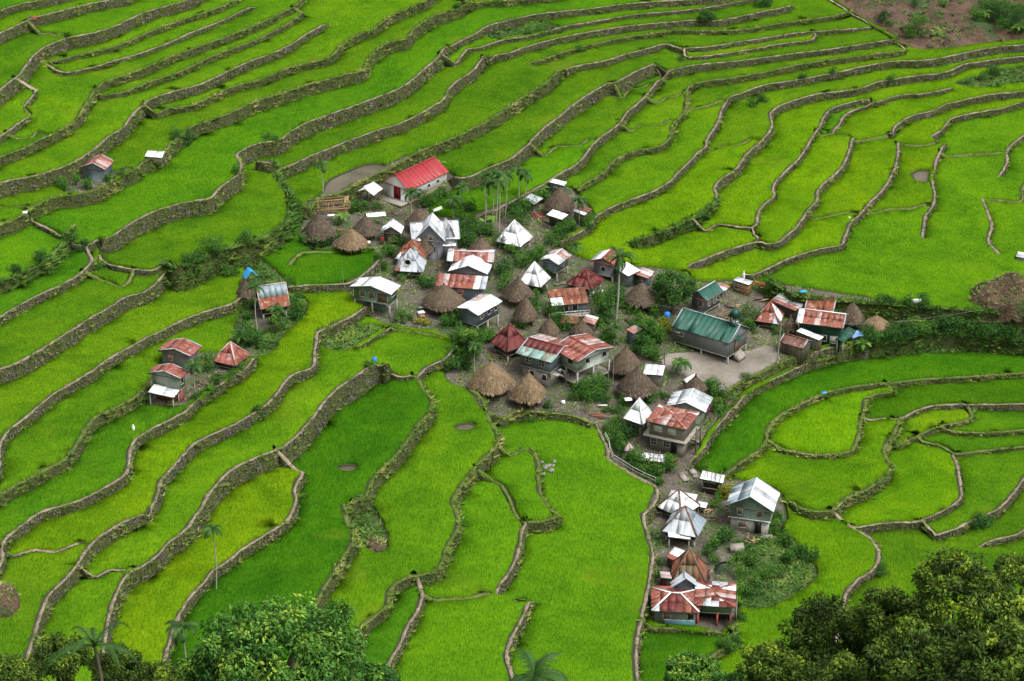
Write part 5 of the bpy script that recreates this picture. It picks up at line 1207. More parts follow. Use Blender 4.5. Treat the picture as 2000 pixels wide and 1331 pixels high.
hut('tan thatched hut at the edge of the dark green field', 'B2', 708, 562, 245, 442, 'tan')
hut('grey thatched hut just left of the small white roofed cabin', 'B2', 815, 455, 205, 345)
hut('brown thatched hut half hidden behind the silver tin house', 'B2', 1215, 395, 215, 290)
hut('thatched hut squeezed in front of the silver house gable', 'B2', 1250, 588, 190, 480)
hut('thatched hut behind the red striped long roof', 'B2', 1670, 612, 200, 510)
hut('largest thatched hut with a bundle ridge above the yellow bushes', 'B2', 1395, 985, 320, 860)
hut('rounded grey thatched hut touching the torn white pyramid', 'B3', 45, 930, 235, 808)
hut('grey thatched hut above the dark plank storehouse', 'B3', 352, 275, 240, 132)
hut('dark thatched hut with sharp middle edge left of the round tree', 'B3', 960, 968, 270, 842, rot=.75, sq=.2)
hut('narrow thatched hut left of the orange rust roof', 'B3', 100, 1092, 185, 950)
hut('small thatched hut smothered by shrubs', 'B3', 275, 1205, 160, 1105)
hut('vine covered thatched hut above the red roofed house', 'B3', 515, 1225, 185, 1118)
hut('grey thatched hut behind the green two storey house', 'B4', 622, 1112, 195, 990)
hut('squat pale thatched granary at the far right of the village', 'B4', 800, 1158, 200, 1088, 'tan', he=1.7)
hut('little thatched roof between the striped hut and the green house', 'B4', 165, 1175, 120, 1100)
hut('shaggy brown thatched hut beside the red roofed storey on columns', 'C3', 842, 215, 252, 65)
hut('thatched hut directly behind the white pyramid with dormer gap', 'C3', 925, 375, 300, 222)
hut('light tan thatched hut with cracked straw in front of the long blue house', 'C3', 120, 420, 275, 258, 'tan')
hut('wide thatched hut with a straw bundle ridge and blue tarpaulin scraps', 'C2', 1745, 338, 345, 172, 'tan')
hut('small pointed thatched hut beside the paved yard', 'C3', 1362, 375, 175, 283)
hut('weathered thatched hut with blue tarpaulin on the outlying terrace', 'P7', 330, 600, 440, 300)
# ------------------------------------------------------------------ plants
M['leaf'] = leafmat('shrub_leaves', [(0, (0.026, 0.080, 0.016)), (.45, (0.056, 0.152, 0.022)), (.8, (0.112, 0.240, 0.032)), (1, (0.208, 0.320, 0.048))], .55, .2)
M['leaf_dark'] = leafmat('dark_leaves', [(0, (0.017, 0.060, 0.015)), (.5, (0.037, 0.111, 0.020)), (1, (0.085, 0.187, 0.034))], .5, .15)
M['leaf_yellow'] = leafmat('yellow_croton_leaves', [(0, (.06, .11, .01)), (.4, (.20, .22, .01)), (1, (.42, .36, .015))], .55, .2)
M['leaf_pale'] = leafmat('pale_grass_leaves', [(0, (.05, .10, .03)), (.5, (.11, .18, .06)), (1, (.24, .30, .14))], .6, .2)
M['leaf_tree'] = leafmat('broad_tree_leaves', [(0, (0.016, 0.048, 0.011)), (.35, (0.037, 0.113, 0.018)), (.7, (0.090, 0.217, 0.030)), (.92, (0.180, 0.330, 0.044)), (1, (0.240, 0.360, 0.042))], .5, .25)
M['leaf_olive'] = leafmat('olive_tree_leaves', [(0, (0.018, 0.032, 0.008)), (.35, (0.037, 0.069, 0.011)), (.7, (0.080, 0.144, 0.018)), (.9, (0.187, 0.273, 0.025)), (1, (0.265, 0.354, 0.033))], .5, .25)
M['palm'] = leafmat('palm_fronds', [(0, (.015, .045, .010)), (.5, (.035, .09, .016)), (1, (.09, .16, .035))], .5, .15)
M['bark'] = plain('bark', (.13, .105, .08), .9, .15, .4); M['palebark'] = plain('pale_palm_bark', (.36, .34, .30), .85, .15, .25)
def leaves(C, RAD, n, size, tint, rr, droop=.35, aspect=.42, hollow=.55, bright_top=.0):
    """leaf blades in clumps; C (k,3) clump centres, RAD (k,) clump radii, tint (k,)"""
    k = len(C); ci = rr.integers(0, k, n) if np.ndim(n) == 0 else n; n = len(ci)
    d = rr.normal(0, 1, (n, 3)); d /= np.linalg.norm(d, axis=1)[:, None]; rad = rr.uniform(hollow, 1.0, n)
    P = C[ci] + d * (RAD[ci] * rad)[:, None] * np.array([1, 1, .8])
    ax = d * .9 + rr.normal(0, .5, (n, 3)) - np.array([0, 0, droop]); ax /= np.linalg.norm(ax, axis=1)[:, None]
    sd = np.cross(ax, d + rr.normal(0, .5, (n, 3))); sd /= np.linalg.norm(sd, axis=1)[:, None] + 1e-9
    L = size * rr.uniform(.6, 1.35, n); w = L * aspect
    nn = np.cross(sd, ax)
    a = P; b = P + ax * (L * .45)[:, None] + sd * (w * .5)[:, None] + nn * (L * .06)[:, None]; c = P + ax * L[:, None] - nn * (L * .1)[:, None]; e = P + ax * (L * .45)[:, None] - sd * (w * .5)[:, None] + nn * (L * .06)[:, None]
    V = np.stack([a, b, c, e], 1).reshape(-1, 3); F = np.arange(len(V)).reshape(-1, 4)
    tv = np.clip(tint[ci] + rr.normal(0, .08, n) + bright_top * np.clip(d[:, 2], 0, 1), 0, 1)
    return V, F, np.repeat(tv, 4)
def tube(path, radii, sides=6):
    path = [np.asarray(p, float) for p in path]; V = []; F = []
    for i, p in enumerate(path):
        d = path[min(i + 1, len(path) - 1)] - path[max(i - 1, 0)]; d /= np.linalg.norm(d) + 1e-9
        s = np.cross(d, [0.3, .9, .1]); s /= np.linalg.norm(s) + 1e-9; u = np.cross(s, d)
        for q in range(sides): th = 2 * math.pi * q / sides; V.append(p + (s * math.cos(th) + u * math.sin(th)) * radii[i])
    for i in range(len(path) - 1):
        for q in range(sides): F.append((i * sides + q, i * sides + (q + 1) % sides, (i + 1) * sides + (q + 1) % sides, (i + 1) * sides + q))
    return np.array(V), np.array(F)
def join_tubes(ts):
    V = []; F = []; n = 0
    for v, f in ts: V.append(v); F.append(f + n); n += len(v)
    return np.vstack(V), [np.vstack(F)]
PSEED = 0
def near_phrase(px, py):
    b = min(HOUSES, key=lambda h: (h[1] - px) ** 2 + (h[2] - py) ** 2); dx, dy = px - b[1], py - b[2]
    rel = ('right of' if dx > 0 else 'left of') if abs(dx) > abs(dy) * 1.1 else ('in front of' if dy > 0 else 'behind')
    wds = b[0].split(); cuts = {'beside', 'behind', 'between', 'by', 'on', 'under', 'at', 'above', 'below', 'before', 'in', 'highest', 'over', 'touching', 'squeezed', 'just', 'directly'}
    j = next((i for i, w in enumerate(wds) if w in cuts and i >= 3), len(wds)); wds = wds[:min(j, 6)]
    while wds[-1] in ('with', 'and', 'a', 'of', 'the', 'half', 'white') : wds.pop()
    return rel + ' the ' + ' '.join(wds)
def shrub(px, py, size, tone='g', label=None, h=None):
    global PSEED
    PSEED += 1; rr = np.random.default_rng(3000 + PSEED)
    x, y, z = at(px, py); k = max(4, int(7 * size)); H = (h or size * 1.25)
    C = rr.normal(0, .32, (k, 3)) * np.array([size, size, H * .8]) + np.array([0, 0, H * .55]); C[:, 2] = np.clip(C[:, 2], .2 * size, H)
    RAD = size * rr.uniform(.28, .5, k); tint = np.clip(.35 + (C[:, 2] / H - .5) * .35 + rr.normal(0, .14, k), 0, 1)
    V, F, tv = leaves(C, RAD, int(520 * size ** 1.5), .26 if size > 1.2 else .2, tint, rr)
    nm = {'g': 'leafy green', 'd': 'dark green', 'y': 'yellow leaved', 'p': 'pale strap leaved'}[tone]
    root = new_root('shrub', x, y, z, 0, label or f"{'tall' if size > 1.7 else 'small' if size < 1.1 else 'bushy'} {nm} shrub {near_phrase(px, py)}", 'shrub', None)
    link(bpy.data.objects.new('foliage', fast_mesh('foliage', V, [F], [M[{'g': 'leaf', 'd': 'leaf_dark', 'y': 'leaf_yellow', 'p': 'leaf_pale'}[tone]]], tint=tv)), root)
    st = [tube([(0, 0, -.3), tuple(C[i] * .5), tuple(C[i])], [.06, .045, .02], 5) for i in range(min(4, k))]
    V, F = join_tubes(st); link(bpy.data.objects.new('stem', fast_mesh('stem', V, F, [M['bark']])), root)
    return root
SHR = """
B2 430,570,1.6g 530,575,1.6d 600,520,1.2g 365,560,1.2g 1060,570,1.7g 1535,520,2.2d 1525,430,2.0g 1820,580,1.8d 1840,800,2.3d 1845,905,1.6g 1290,880,1.5g 1240,865,1.2g 700,320,1.4g 760,310,1.5g 900,305,1.2g 830,310,1.2g 1330,250,1.6g 1400,220,1.8g 1240,290,1.8d 1290,275,1.5g 1450,300,1.7g 1580,330,1.7d 1600,430,1.6g 1650,500,1.5g 1730,500,1.7g 330,1080,1.7g 300,1120,1.5d 280,1010,1.3g 1090,1110,1.0g 1060,1140,1.2g 1150,1120,.9g 1200,1160,.8y 1270,1165,.8y 1420,1170,1.6g 1480,1150,1.6d 1540,1300,1.5g 1660,1290,1.7g 1740,1270,1.4g 1130,810,1.1g 1230,850,1.1g 290,320,1.7g 300,400,1.5g 620,420,1.0g 1020,660,1.3g 980,630,1.3g 920,700,1.2g 960,750,1.0g 1080,840,1.0g 1560,580,1.5d 1700,640,1.1g
B3 100,330,2.0g 60,420,2.0g 40,350,1.8d 200,240,1.4g 245,250,1.6g 400,485,1.6g 440,460,1.3g 560,430,1.5g 590,380,1.2g 330,510,1.6g 280,560,1.5g 60,720,1.8g 120,690,1.6g 210,630,1.3g 20,640,1.4g 260,800,1.3g 190,690,1.2g 210,920,1.3d 180,980,1.2g 640,1010,1.8g 700,980,1.4g 760,970,2.0d 810,1020,1.6g 680,1090,2.0g 700,1160,2.0d 650,1170,1.4g 890,800,1.5g 860,840,1.6g 910,850,1.3g 1060,1090,1.4g 940,1155,1.4g 1010,1185,1.5g 1130,1200,1.5y 1050,1230,1.0y 1000,1270,1.7g 1100,1300,1.7g 1070,1260,1.4g 700,1270,1.5g 740,1315,1.4g 690,1320,1.3g 920,1215,1.3g 130,1130,1.9g 180,1090,1.6d 90,1180,1.4g 300,1090,1.9g 330,1160,1.7g 440,1185,1.4g 480,1205,1.4g 390,1200,1.5g 1740,1120,1.8p 1800,1160,1.8p 1760,1200,1.4g 1050,1050,1.5g 870,1080,1.0g 400,1060,.9g 480,850,1.0g 140,830,.9g
C2 1480,70,1.8g 1560,90,2.0d 1620,50,1.9d 1500,180,2.1g 1550,235,1.9d 1450,235,1.5g 1600,130,2.0g 1660,70,1.7g 1690,20,1.5g 1540,10,1.7g 840,330,1.0g 60,610,.9g 15,600,1.0g 350,1210,.8g 130,60,.0g
C3 255,520,1.0d 600,400,1.9g 655,385,1.8g 520,440,1.8g 560,480,1.5g 640,450,1.6g 500,400,1.4g 610,330,1.4g 1000,85,1.6g 960,115,1.9d 1010,155,1.7g 1060,175,1.3g 940,60,1.4g 1460,395,1.6g 1510,435,1.7g 1545,475,1.4d 1520,490,.9y 1500,550,1.4g 1540,560,1.2g 780,765,1.7g 850,745,1.6d 740,800,1.4g 800,850,1.4g 890,900,1.2g 900,945,1.6g 960,985,1.8g 1040,1015,1.6g 1170,990,1.7g 1160,930,1.2g 1090,1035,1.3g 1110,1100,1.0g 1565,1180,1.4y 1530,1230,1.0g 1500,1270,1.0g 840,500,1.3g 1010,480,1.3g 720,700,1.2g 820,665,1.3g 800,560,1.0g 700,480,1.1g 720,550,1.0g 150,640,.8g 450,470,1.2g 980,1050,1.0g 760,640,1.0g 870,600,.9g 1250,480,.9g 1080,430,1.0g 1120,450,.9g 1740,310,.9g 1430,980,.9g
C4 700,100,1.6g 780,90,1.8g 860,85,1.7d 930,70,2.0d 1010,65,2.2d 1090,65,1.9g 1150,75,1.6g 1220,50,1.6g 1300,60,2.0d 1400,45,1.9g 1500,50,1.8d 1600,40,2.0g 1700,45,1.8d 1800,40,2.0d 725,30,1.9d 130,20,1.0g 820,10,1.1g
P1 450,480,.9g 290,510,.9g 1300,560,1.6d 1250,600,1.3g 1400,250,1.0g 1500,260,1.4d 1700,300,1.4g 1900,280,1.5d 1550,380,.9g 240,110,1.3g 190,90,1.2g
D3 1500,330,1.4g 1560,300,1.4d 1620,285,1.4g 1480,400,1.2g 1500,450,1.1g 1600,520,1.0g 1700,430,1.2g 1780,480,1.3g 1690,560,1.2g 1800,640,1.3g 1740,700,1.4g 1850,560,1.2g 1640,700,1.2g 1690,900,1.2g 1660,1060,1.3g 1600,1110,1.4g 1560,1140,1.2g 1100,470,1.0g 1090,560,1.0g 1085,280,1.0g
D4 60,150,1.6g 40,230,1.5g 120,330,1.5g 220,400,1.5g 300,440,1.3d 150,450,1.3g 80,560,1.2g 1560,200,1.6d 1600,180,1.5g 820,520,1.2g 850,560,1.1g
A1 1385,1100,2.0d 1330,1060,1.2g 1300,1120,1.2g
B1 140,790,1.3d 320,770,1.6d 380,800,1.0g 520,580,1.3g 620,615,1.3d 430,690,1.3g 740,755,1.0g 1600,790,2.0g 1680,820,1.6g 1400,840,1.5g 1500,830,1.4g 1740,800,1.5g 1820,700,1.6g 480,150,1.4g 560,120,1.2g 640,150,1.3g 900,90,1.1g 820,130,1.1g 1770,140,1.2g
P6 1110,600,1.8g 1250,790,.9g 1680,750,.9g 1790,230,2.0d 1900,220,1.5g 1050,640,1.2g 1150,1050,1.1g 1300,960,1.0g 1450,850,1.0g 1550,800,.9g 950,1180,1.0d
P7 1040,1080,1.6d 1010,960,1.4g 960,1050,1.2g 450,930,1.2g 520,870,1.0g 380,1150,1.1g 1240,480,1.1g 1500,760,1.2g 1450,1180,1.2g
A4 1110,250,2.8g 1060,280,1.6g 850,150,1.5d 900,210,1.2g 1600,110,2.6g 1660,150,2.6d 1720,120,2.8g 1560,170,1.8g 1800,200,2.6d 1860,150,2.8g 1750,230,1.6g 1880,250,1.8g 1300,60,1.2g 1080,40,1.1d 260,600,1.1d 470,590,1.0d 900,630,1.0g 1690,560,1.4d 1600,600,1.2g
A3 490,400,1.2g 1430,190,1.4d 1480,180,1.5d 1880,60,1.8d 1840,70,1.5d 1250,470,.9d 1660,780,.9g 1790,800,1.3g 1850,770,1.3d 120,260,.9g 210,240,1.0g
A2 1800,60,1.2g 1490,90,1.1d 80,1040,1.0g 140,1045,.9g
"""
M['leaf_banana'] = leafmat('banana_leaves', [(0, (.05, .12, .015)), (.5, (.10, .20, .03)), (1, (.20, .30, .06))], .4, .3)
_made = []
for ln in SHR.strip().splitlines():
    tl, *its = ln.split()
    for it in its:
        a_, b_, c_ = it.split(','); tone_ = c_[-1]; sz = float(c_[:-1])
        if sz < .3: continue
        X, Y = sp(tl, (float(a_), float(b_)))
        _made.append(shrub(X, Y, sz, tone_))
_by = {}
for o in _made: _by.setdefault(o['label'], []).append(o)
_ord = ['leftmost', 'second from left', 'third from left', 'fourth from left', 'fifth from left', 'sixth from left', 'seventh from left', 'eighth from left']
for lab, os_ in _by.items():
    if len(os_) > 1:
        os_.sort(key=lambda o: to_photo(*o.location)[0])
        for i, o in enumerate(os_):
            o['group'] = 'shrubs ' + lab.split('shrub ')[1]
            q = 'rightmost' if i == len(os_) - 1 else _ord[min(i, 7)]
            o['label'] = (lab.split('shrub ')[0] + 'shrub ' + lab.split('shrub ')[1] + ', ' + q)
for o in _made: o['label'] = ' '.join(o['label'].split()[:16]); o['label'] = o['label'].replace('bushy leafy green', 'bushy green').replace('tall leafy green', 'tall green').replace('small leafy green', 'small green')

def frond(base, az, el, L, rr, nl=11, lw=.06, ll=.45, droop=1.0):
    """one arching frond: rachis and leaflets"""
    h = np.array([math.cos(az), math.sin(az), 0]); up = np.array([0, 0, 1.0]); P = [np.array(base, float)]; e = el
    for i in range(nl): P.append(P[-1] + (h * math.cos(e) + up * math.sin(e)) * L / nl); e -= droop * 1.9 / nl
    V, F = tube(P, [.03 * (1 - i / (nl + 2)) + .006 for i in range(nl + 1)], 3)
    s = np.cross(h, up); vs = []; 
    for i in range(1, nl + 1):
        t = i / nl; l = ll * math.sin(math.pi * (.15 + .8 * t)) * rr.uniform(.8, 1.15); d = P[i] - P[i - 1]; d /= np.linalg.norm(d)
        for m in (0, .5):
            q = P[i] - (P[i] - P[i - 1]) * m
            for sg in (-1, 1):
                dv = s * sg * .85 + d * .55 - up * (.25 + .35 * rr.uniform()); dv /= np.linalg.norm(dv)
                vs += [q - d * lw * .5, q + d * lw * .5, q + dv * l]
    return V, F, np.array(vs)
def palm(px, py, tx_, ty_, label, kind='areca', name='areca_palm', cat='palm', d=None):
    global PSEED
    PSEED += 1; rr = np.random.default_rng(6000 + PSEED)
    if d is None:
        x, y, z = at(px, py); zt = z_for(x, y, ty_)
    else:
        s_ = sight(tx_, ty_); s_ = s_ / np.linalg.norm(s_); p = CAM + s_ * d; x, y = p[0], p[1]; z = G(x, y); zt = p[2]
    H = zt - z; dist = math.dist((x, y, zt), CAM); dx = (tx_ - px) / (FPX / dist) if d is None else 0
    root = new_root(name, x, y, z, 0, label, cat)
    n = 8; bend = rr.normal(0, .15)
    path = [(dx * (i / n) ** 1.3 + bend * math.sin(i / n * 3), 0, -.3 + (H + .3) * i / n) for i in range(n + 1)]
    r0 = {'areca': .075, 'coco': .15, 'fern': .1}[kind]
    V, F = tube(path, [r0 * (1.15 - .35 * i / n) for i in range(n + 1)], 7); link(bpy.data.objects.new('trunk', fast_mesh('trunk', V, [F], [M['bark' if kind == 'fern' else 'palebark']])), root)
    top = np.array(path[-1]); nf, L, nl, lw, ll = {'areca': (11, 1.95, 10, .16, .66), 'coco': (20, 3.1, 15, .13, .75), 'fern': (8, 3.0, 24, .06, .4)}[kind]
    if kind == 'areca':
        V, F = tube([top, top + [0, 0, .55]], [.085, .05], 6); link(bpy.data.objects.new('crownshaft', fast_mesh('crownshaft', V, [F], [M['leaf']], tint=np.full(len(V), .7))), root); top = top + [0, 0, .5]
    for k in range(nf):
        el = {'areca': rr.uniform(.2, 1.25), 'coco': rr.uniform(-.5, 1.2), 'fern': rr.uniform(.3, 1.3)}[kind]
        V, F, LV = frond(top, 2 * math.pi * k / nf * (1 if kind != 'coco' else 2.4) + rr.normal(0, .25), el, L * rr.uniform(.8, 1.15), rr, nl, lw, ll, {'areca': 1.25, 'coco': 1.0, 'fern': .95}[kind])
        n0 = len(V); VV = np.vstack([V, LV]); tv = np.full(len(VV), np.clip(rr.normal(.45, .2), 0, 1))
        link(bpy.data.objects.new('frond', fast_mesh('frond', VV, [F, n0 + np.arange(len(LV)).reshape(-1, 3)], [M['palm']], tint=tv)), root)
    return root
for i, (bx, by, tx_, ty_, lab) in enumerate([
    (946, 458, 947, 350, 'tallest pale trunked areca palm at the left of the palm clump'), (952, 430, 955, 368, 'short areca palm behind the tallest one in the clump'),
    (960, 434, 964, 345, 'slim areca palm in the middle of the palm clump'), (968, 438, 972, 352, 'areca palm just right of the middle of the clump'),
    (975, 470, 977, 362, 'areca palm rooted beside the highest white pyramid roof'), (986, 425, 988, 348, 'areca palm at the right side of the dense clump'),
    (1014, 406, 1014, 338, 'left palm of the pair over the upper path'), (1024, 398, 1025, 346, 'right palm of the pair over the upper path'),
    (1122, 556, 1122, 488, 'areca palm standing behind the maroon roofed hut'), (1131, 440, 1131, 396, 'areca palm before the shed with half rusted roof'),
    (631, 398, 630, 328, 'lone areca palm above the unfinished timber frame'), (804, 432, 805, 382, 'areca palm at the corner of the crimson roofed hall'),
    (902, 402, 902, 372, 'young areca palm at the right of the hall'), (886, 428, 885, 396, 'young areca palm above the silver house'),
    (422, 1157, 423, 1042, 'lone slender areca palm among the lower left terraces'), (383, 776, 382, 722, 'areca palm in front of the red roofed terrace house'),
    (503, 646, 503, 568, 'dark areca palm before the rust and blue roof'), (927, 728, 929, 684, 'areca palm beside the maroon pyramid hut'),
    (1200, 676, 1201, 646, 'short areca palm above the shaggy brown hut'), (1330, 735, 1331, 716, 'small young palm at the edge of the yard'), (555, 640, 541, 612, 'bushy topped small palm below the rusty hut')]):
    palm(bx, by, tx_, ty_, lab)
palm(1203, 624, 1206, 502, 'tall coconut palm with wide drooping crown', 'coco', 'coconut_palm')
palm(357, 1300, 357, 1236, 'near dark areca palm at the bottom left', 'areca', d=215)
palm(180, 1300, 183, 1262, 'big feathery tree fern with arching fronds at bottom left', 'fern', 'tree_fern', 'tree fern', d=118)
palm(1045, 1335, 1042, 1322, 'palm top poking up at the bottom edge', 'coco', 'coconut_palm', d=150)

def tree(label, tx_, ty_, rpx, d, kind='leaf_tree', vr=1.0, nleaf=15000, leaf=.26, ground=None, tips=.25, droop=.6, name='leafy_tree', clumps=None, base=.36):
    """crown centred on a sight line at distance d (or over a ground point), radius rpx photo px"""
    global PSEED
    PSEED += 1; rr = np.random.default_rng(8000 + PSEED)
    s_ = sight(tx_, ty_); s_ = s_ / np.linalg.norm(s_)
    if ground is not None:
        x, y, z = at(*ground); zc = z_for(x, y, ty_); d = math.dist((x, y, zc), CAM)
    else: p = CAM + s_ * d; x, y, zc = p; z = G(x, y)
    Rr = rpx / (FPX / d); H = zc - z
    if H < Rr * .8: z -= 0
    root = new_root(name, x, y, z, 0, label, 'tree')
    k = clumps or int(70 * max(1, (Rr / 3.5) ** 1.3)); C = []
    while len(C) < k:
        v = rr.normal(0, 1, 3); v /= np.linalg.norm(v); r_ = rr.uniform(.45, 1.0) ** .6
        bump = 1 + .30 * mnoise.noise(Vector(v * 2.1) + Vector((PSEED, 0, 0)))
        c = v * r_ * Rr * bump * np.array([1, 1, .82 * vr]) * .86
        if c[2] < -Rr * .55 * vr: continue
        C.append(c)
    C = np.array(C) + [0, 0, H]; RAD = Rr * rr.uniform(.11, .21, k) * (1 if Rr < 3 else .9); RAD = np.clip(RAD, .35, 1.1)
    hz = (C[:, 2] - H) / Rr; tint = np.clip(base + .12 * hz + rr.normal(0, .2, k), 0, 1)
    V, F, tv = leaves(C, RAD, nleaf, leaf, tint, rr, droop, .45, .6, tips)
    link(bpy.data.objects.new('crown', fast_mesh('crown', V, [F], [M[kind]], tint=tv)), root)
    ts = [tube([(0, 0, -1), (rr.normal(0, .1), rr.normal(0, .1), H * .35), (rr.normal(0, .2), rr.normal(0, .2), H * .75), (0, 0, H)], [.09 * Rr, .075 * Rr, .055 * Rr, .03 * Rr], 8)]
    link(bpy.data.objects.new('trunk', fast_mesh('trunk', ts[0][0], [ts[0][1]], [M['bark']])), root)
    for i in rr.choice(k, min(k, 14), False):
        a0 = np.array([0, 0, H * rr.uniform(.45, .85)]); m = (a0 + C[i]) / 2 + rr.normal(0, .12 * Rr, 3) * .5
        V, F = tube([a0, m, C[i]], [.035 * Rr, .022 * Rr, .01 * Rr], 5); link(bpy.data.objects.new('limb', fast_mesh('limb', V, [F], [M['bark']])), root)
    return root
tree('round dense green tree shading the back of the church', 1317, 562, 50, None, 'leaf_dark', .98, 15000, .25, ground=(1314, 610), clumps=100, base=.5)
tree('slim tree beside the steep rust and blue roof', 541, 628, 16, None, 'leaf', 1.3, 2200, .2, ground=(541, 650), clumps=22)
tree('leafy tree covering the slope left of the maroon pyramid hut', 918, 660, 24, None, 'leaf', 1.2, 4000, .22, ground=(918, 705), clumps=34)
tree('tall shrubby tree beside the pinkish sheet roof', 1180, 600, 17, None, 'leaf_dark', 1.6, 3000, .2, ground=(1181, 630), clumps=26)
tree('spreading tree between the church and the blue washroom', 1262, 640, 26, None, 'leaf', 1.0, 4200, .22, ground=(1262, 668), clumps=34)
tree('dark tree against the wall of the silver house', 895, 462, 17, None, 'leaf_dark', 1.3, 2600, .2, ground=(893, 486), clumps=24)
tree('big glossy leaved tree at the bottom centre', 545, 1285, 178, 132, 'leaf_tree', .74, 30000, .27, clumps=190, tips=.3, droop=.9)
tree('left shoulder of green foliage joined to the big bottom tree', 395, 1320, 75, 138, 'leaf_tree', .8, 10000, .26, clumps=60, tips=.3, droop=.9)
tree('right low bough of broad leaves beside the bottom tree', 705, 1335, 70, 136, 'leaf_tree', .8, 8000, .26, clumps=45, tips=.25, droop=.9)
tree('tallest yellow tipped tree of the right hand grove', 1885, 1180, 130, 128, 'leaf_olive', .92, 24000, .23, clumps=140, tips=.42)
tree('yellow tipped tree at the right edge of the grove', 1995, 1150, 90, 134, 'leaf_olive', 1.0, 12000, .23, clumps=80, tips=.4)
tree('grove tree with rusty dark crown at its left side', 1620, 1235, 92, 134, 'leaf_olive', .95, 14000, .22, clumps=85, tips=.15, base=.26)
tree('yellow green tree in the middle of the grove', 1735, 1215, 88, 131, 'leaf_olive', .9, 14000, .23, clumps=80, tips=.38)
tree('broad shaded tree low in the grove', 1790, 1300, 120, 122, 'leaf_olive', .8, 16000, .23, clumps=95, tips=.28, base=.28)
tree('near tree filling the bottom right corner', 1955, 1305, 115, 116, 'leaf_olive', .85, 16000, .24, clumps=90, tips=.3, base=.28)
tree('low tree with yellow tips left of the grove', 1352, 1322, 62, 140, 'leaf_tree', .85, 8000, .23, clumps=48, tips=.45)
tree('bushy tree under the rusty crowned one', 1515, 1310, 78, 132, 'leaf_olive', .85, 11000, .23, clumps=65, tips=.32)
tree('dark low tree at the bottom of the grove', 1640, 1345, 85, 126, 'leaf_olive', .8, 10000, .23, clumps=60, tips=.2, base=.26)
tree('round low bush tree between the two low grove trees', 1430, 1345, 50, 137, 'leaf_tree', .8, 5000, .22, clumps=32, tips=.3)
tree('grey green bushy tree left of the tree fern', 120, 1285, 60, 128, 'leaf_olive', .9, 9000, .17, clumps=60, tips=.2, base=.4)
tree('dusky bushy tree right of the tree fern', 225, 1305, 55, 126, 'leaf_olive', .9, 9000, .16, clumps=55, tips=.15, base=.34)
tree('low scrubby tree at the bottom left corner', 25, 1325, 62, 124, 'leaf_olive', .9, 8000, .17, clumps=50, tips=.2, base=.38)
tree('scrubby tree between the dusky tree and the bottom tree', 300, 1335, 55, 130, 'leaf_olive', .8, 7000, .17, clumps=45, tips=.2, base=.36)
def banana(px, py, label, n=7, L=1.9):
    global PSEED
    PSEED += 1; rr = np.random.default_rng(9000 + PSEED); x, y, z = at(px, py); root = new_root('banana_plant', x, y, z, 0, label, 'banana plant')
    V, F = tube([(0, 0, -.2), (0, 0, .6), (.05, 0, 1.3)], [.14, .12, .08], 7); link(bpy.data.objects.new('stem', fast_mesh('stem', V, [F], [M['leaf_pale']], tint=np.full(len(V), .6))), root)
    for k in range(n):
        az = 2 * math.pi * k / n + rr.normal(0, .3); h = np.array([math.cos(az), math.sin(az), 0]); s_ = np.array([-h[1], h[0], 0]); e = rr.uniform(.7, 1.3); P = [np.array([.05, 0, 1.2])]
        for i in range(6): P.append(P[-1] + (h * math.cos(e) + np.array([0, 0, 1]) * math.sin(e)) * L / 6); e -= .36
        vs = []
        for i, p in enumerate(P): w = .28 * math.sin(math.pi * (.08 + .88 * i / 6)); vs += [p - s_ * w - [0, 0, .05], p, p + s_ * w - [0, 0, .05]]
        F = [(3 * i + j, 3 * i + j + 1, 3 * i + 4 + j, 3 * i + 3 + j) for i in range(6) for j in (0, 1)]
        link(bpy.data.objects.new('leaf', fast_mesh('leaf', vs, [F], [M['leaf_banana']], tint=np.full(len(vs), np.clip(rr.normal(.5, .2), 0, 1)))), root)
for tl, bx, by, lab in (('B2', 1350, 20, 'banana plant behind the crimson roof'), ('B2', 1690, 460, 'yellowish banana plant under the areca clump'), ('B2', 1740, 440, 'second banana plant under the areca clump'), ('B3', 215, 215, 'banana plant behind the tilted pale roof'),
                        ('A4', 1610, 150, 'banana plant on the slope at the top right corner'), ('A4', 1780, 130, 'banana plant further right on the top right slope'), ('A4', 1850, 260, 'lowest banana plant on the top right slope'), ('B2', 640, 410, 'banana plant between the first thatched huts'),
                        ('C4', 700, 150, 'broad leaved plant at the foot of the dark bushes'), ('P6', 1640, 200, 'banana plant behind the red pyramid roof'), ('P2', 1400, 700, 'slender banana plant by the grey yard')):
    X, Y = sp(tl, (bx, by)); banana(X, Y, lab)

# ---- ground cover, strewn stones (nobody could count them)
def scatter(mask, per_m2, noise_scale=.12, thr=-.05, keep_bg=.15):
    tr = np.where(mask)[0]; A = NP[NODE[tr]]; ar = .5 * np.linalg.norm(np.cross(A[:, 1] - A[:, 0], A[:, 2] - A[:, 0]), axis=1)
    n = int(ar.sum() * per_m2); ti = rng.choice(len(tr), n, p=ar / ar.sum()); u, v = rng.uniform(0, 1, n), rng.uniform(0, 1, n); s_ = u + v > 1; u[s_], v[s_] = 1 - u[s_], 1 - v[s_]
    P = A[ti, 0] + (A[ti, 1] - A[ti, 0]) * u[:, None] + (A[ti, 2] - A[ti, 0]) * v[:, None]
    nz = np.array([mnoise.noise(Vector((p[0] * noise_scale, p[1] * noise_scale, 4))) + .5 * mnoise.noise(Vector((p[0] * noise_scale * 4, p[1] * noise_scale * 4, 8))) for p in P])
    k = (nz > thr) | (rng.uniform(0, 1, n) < keep_bg); return P[k], nz[k]
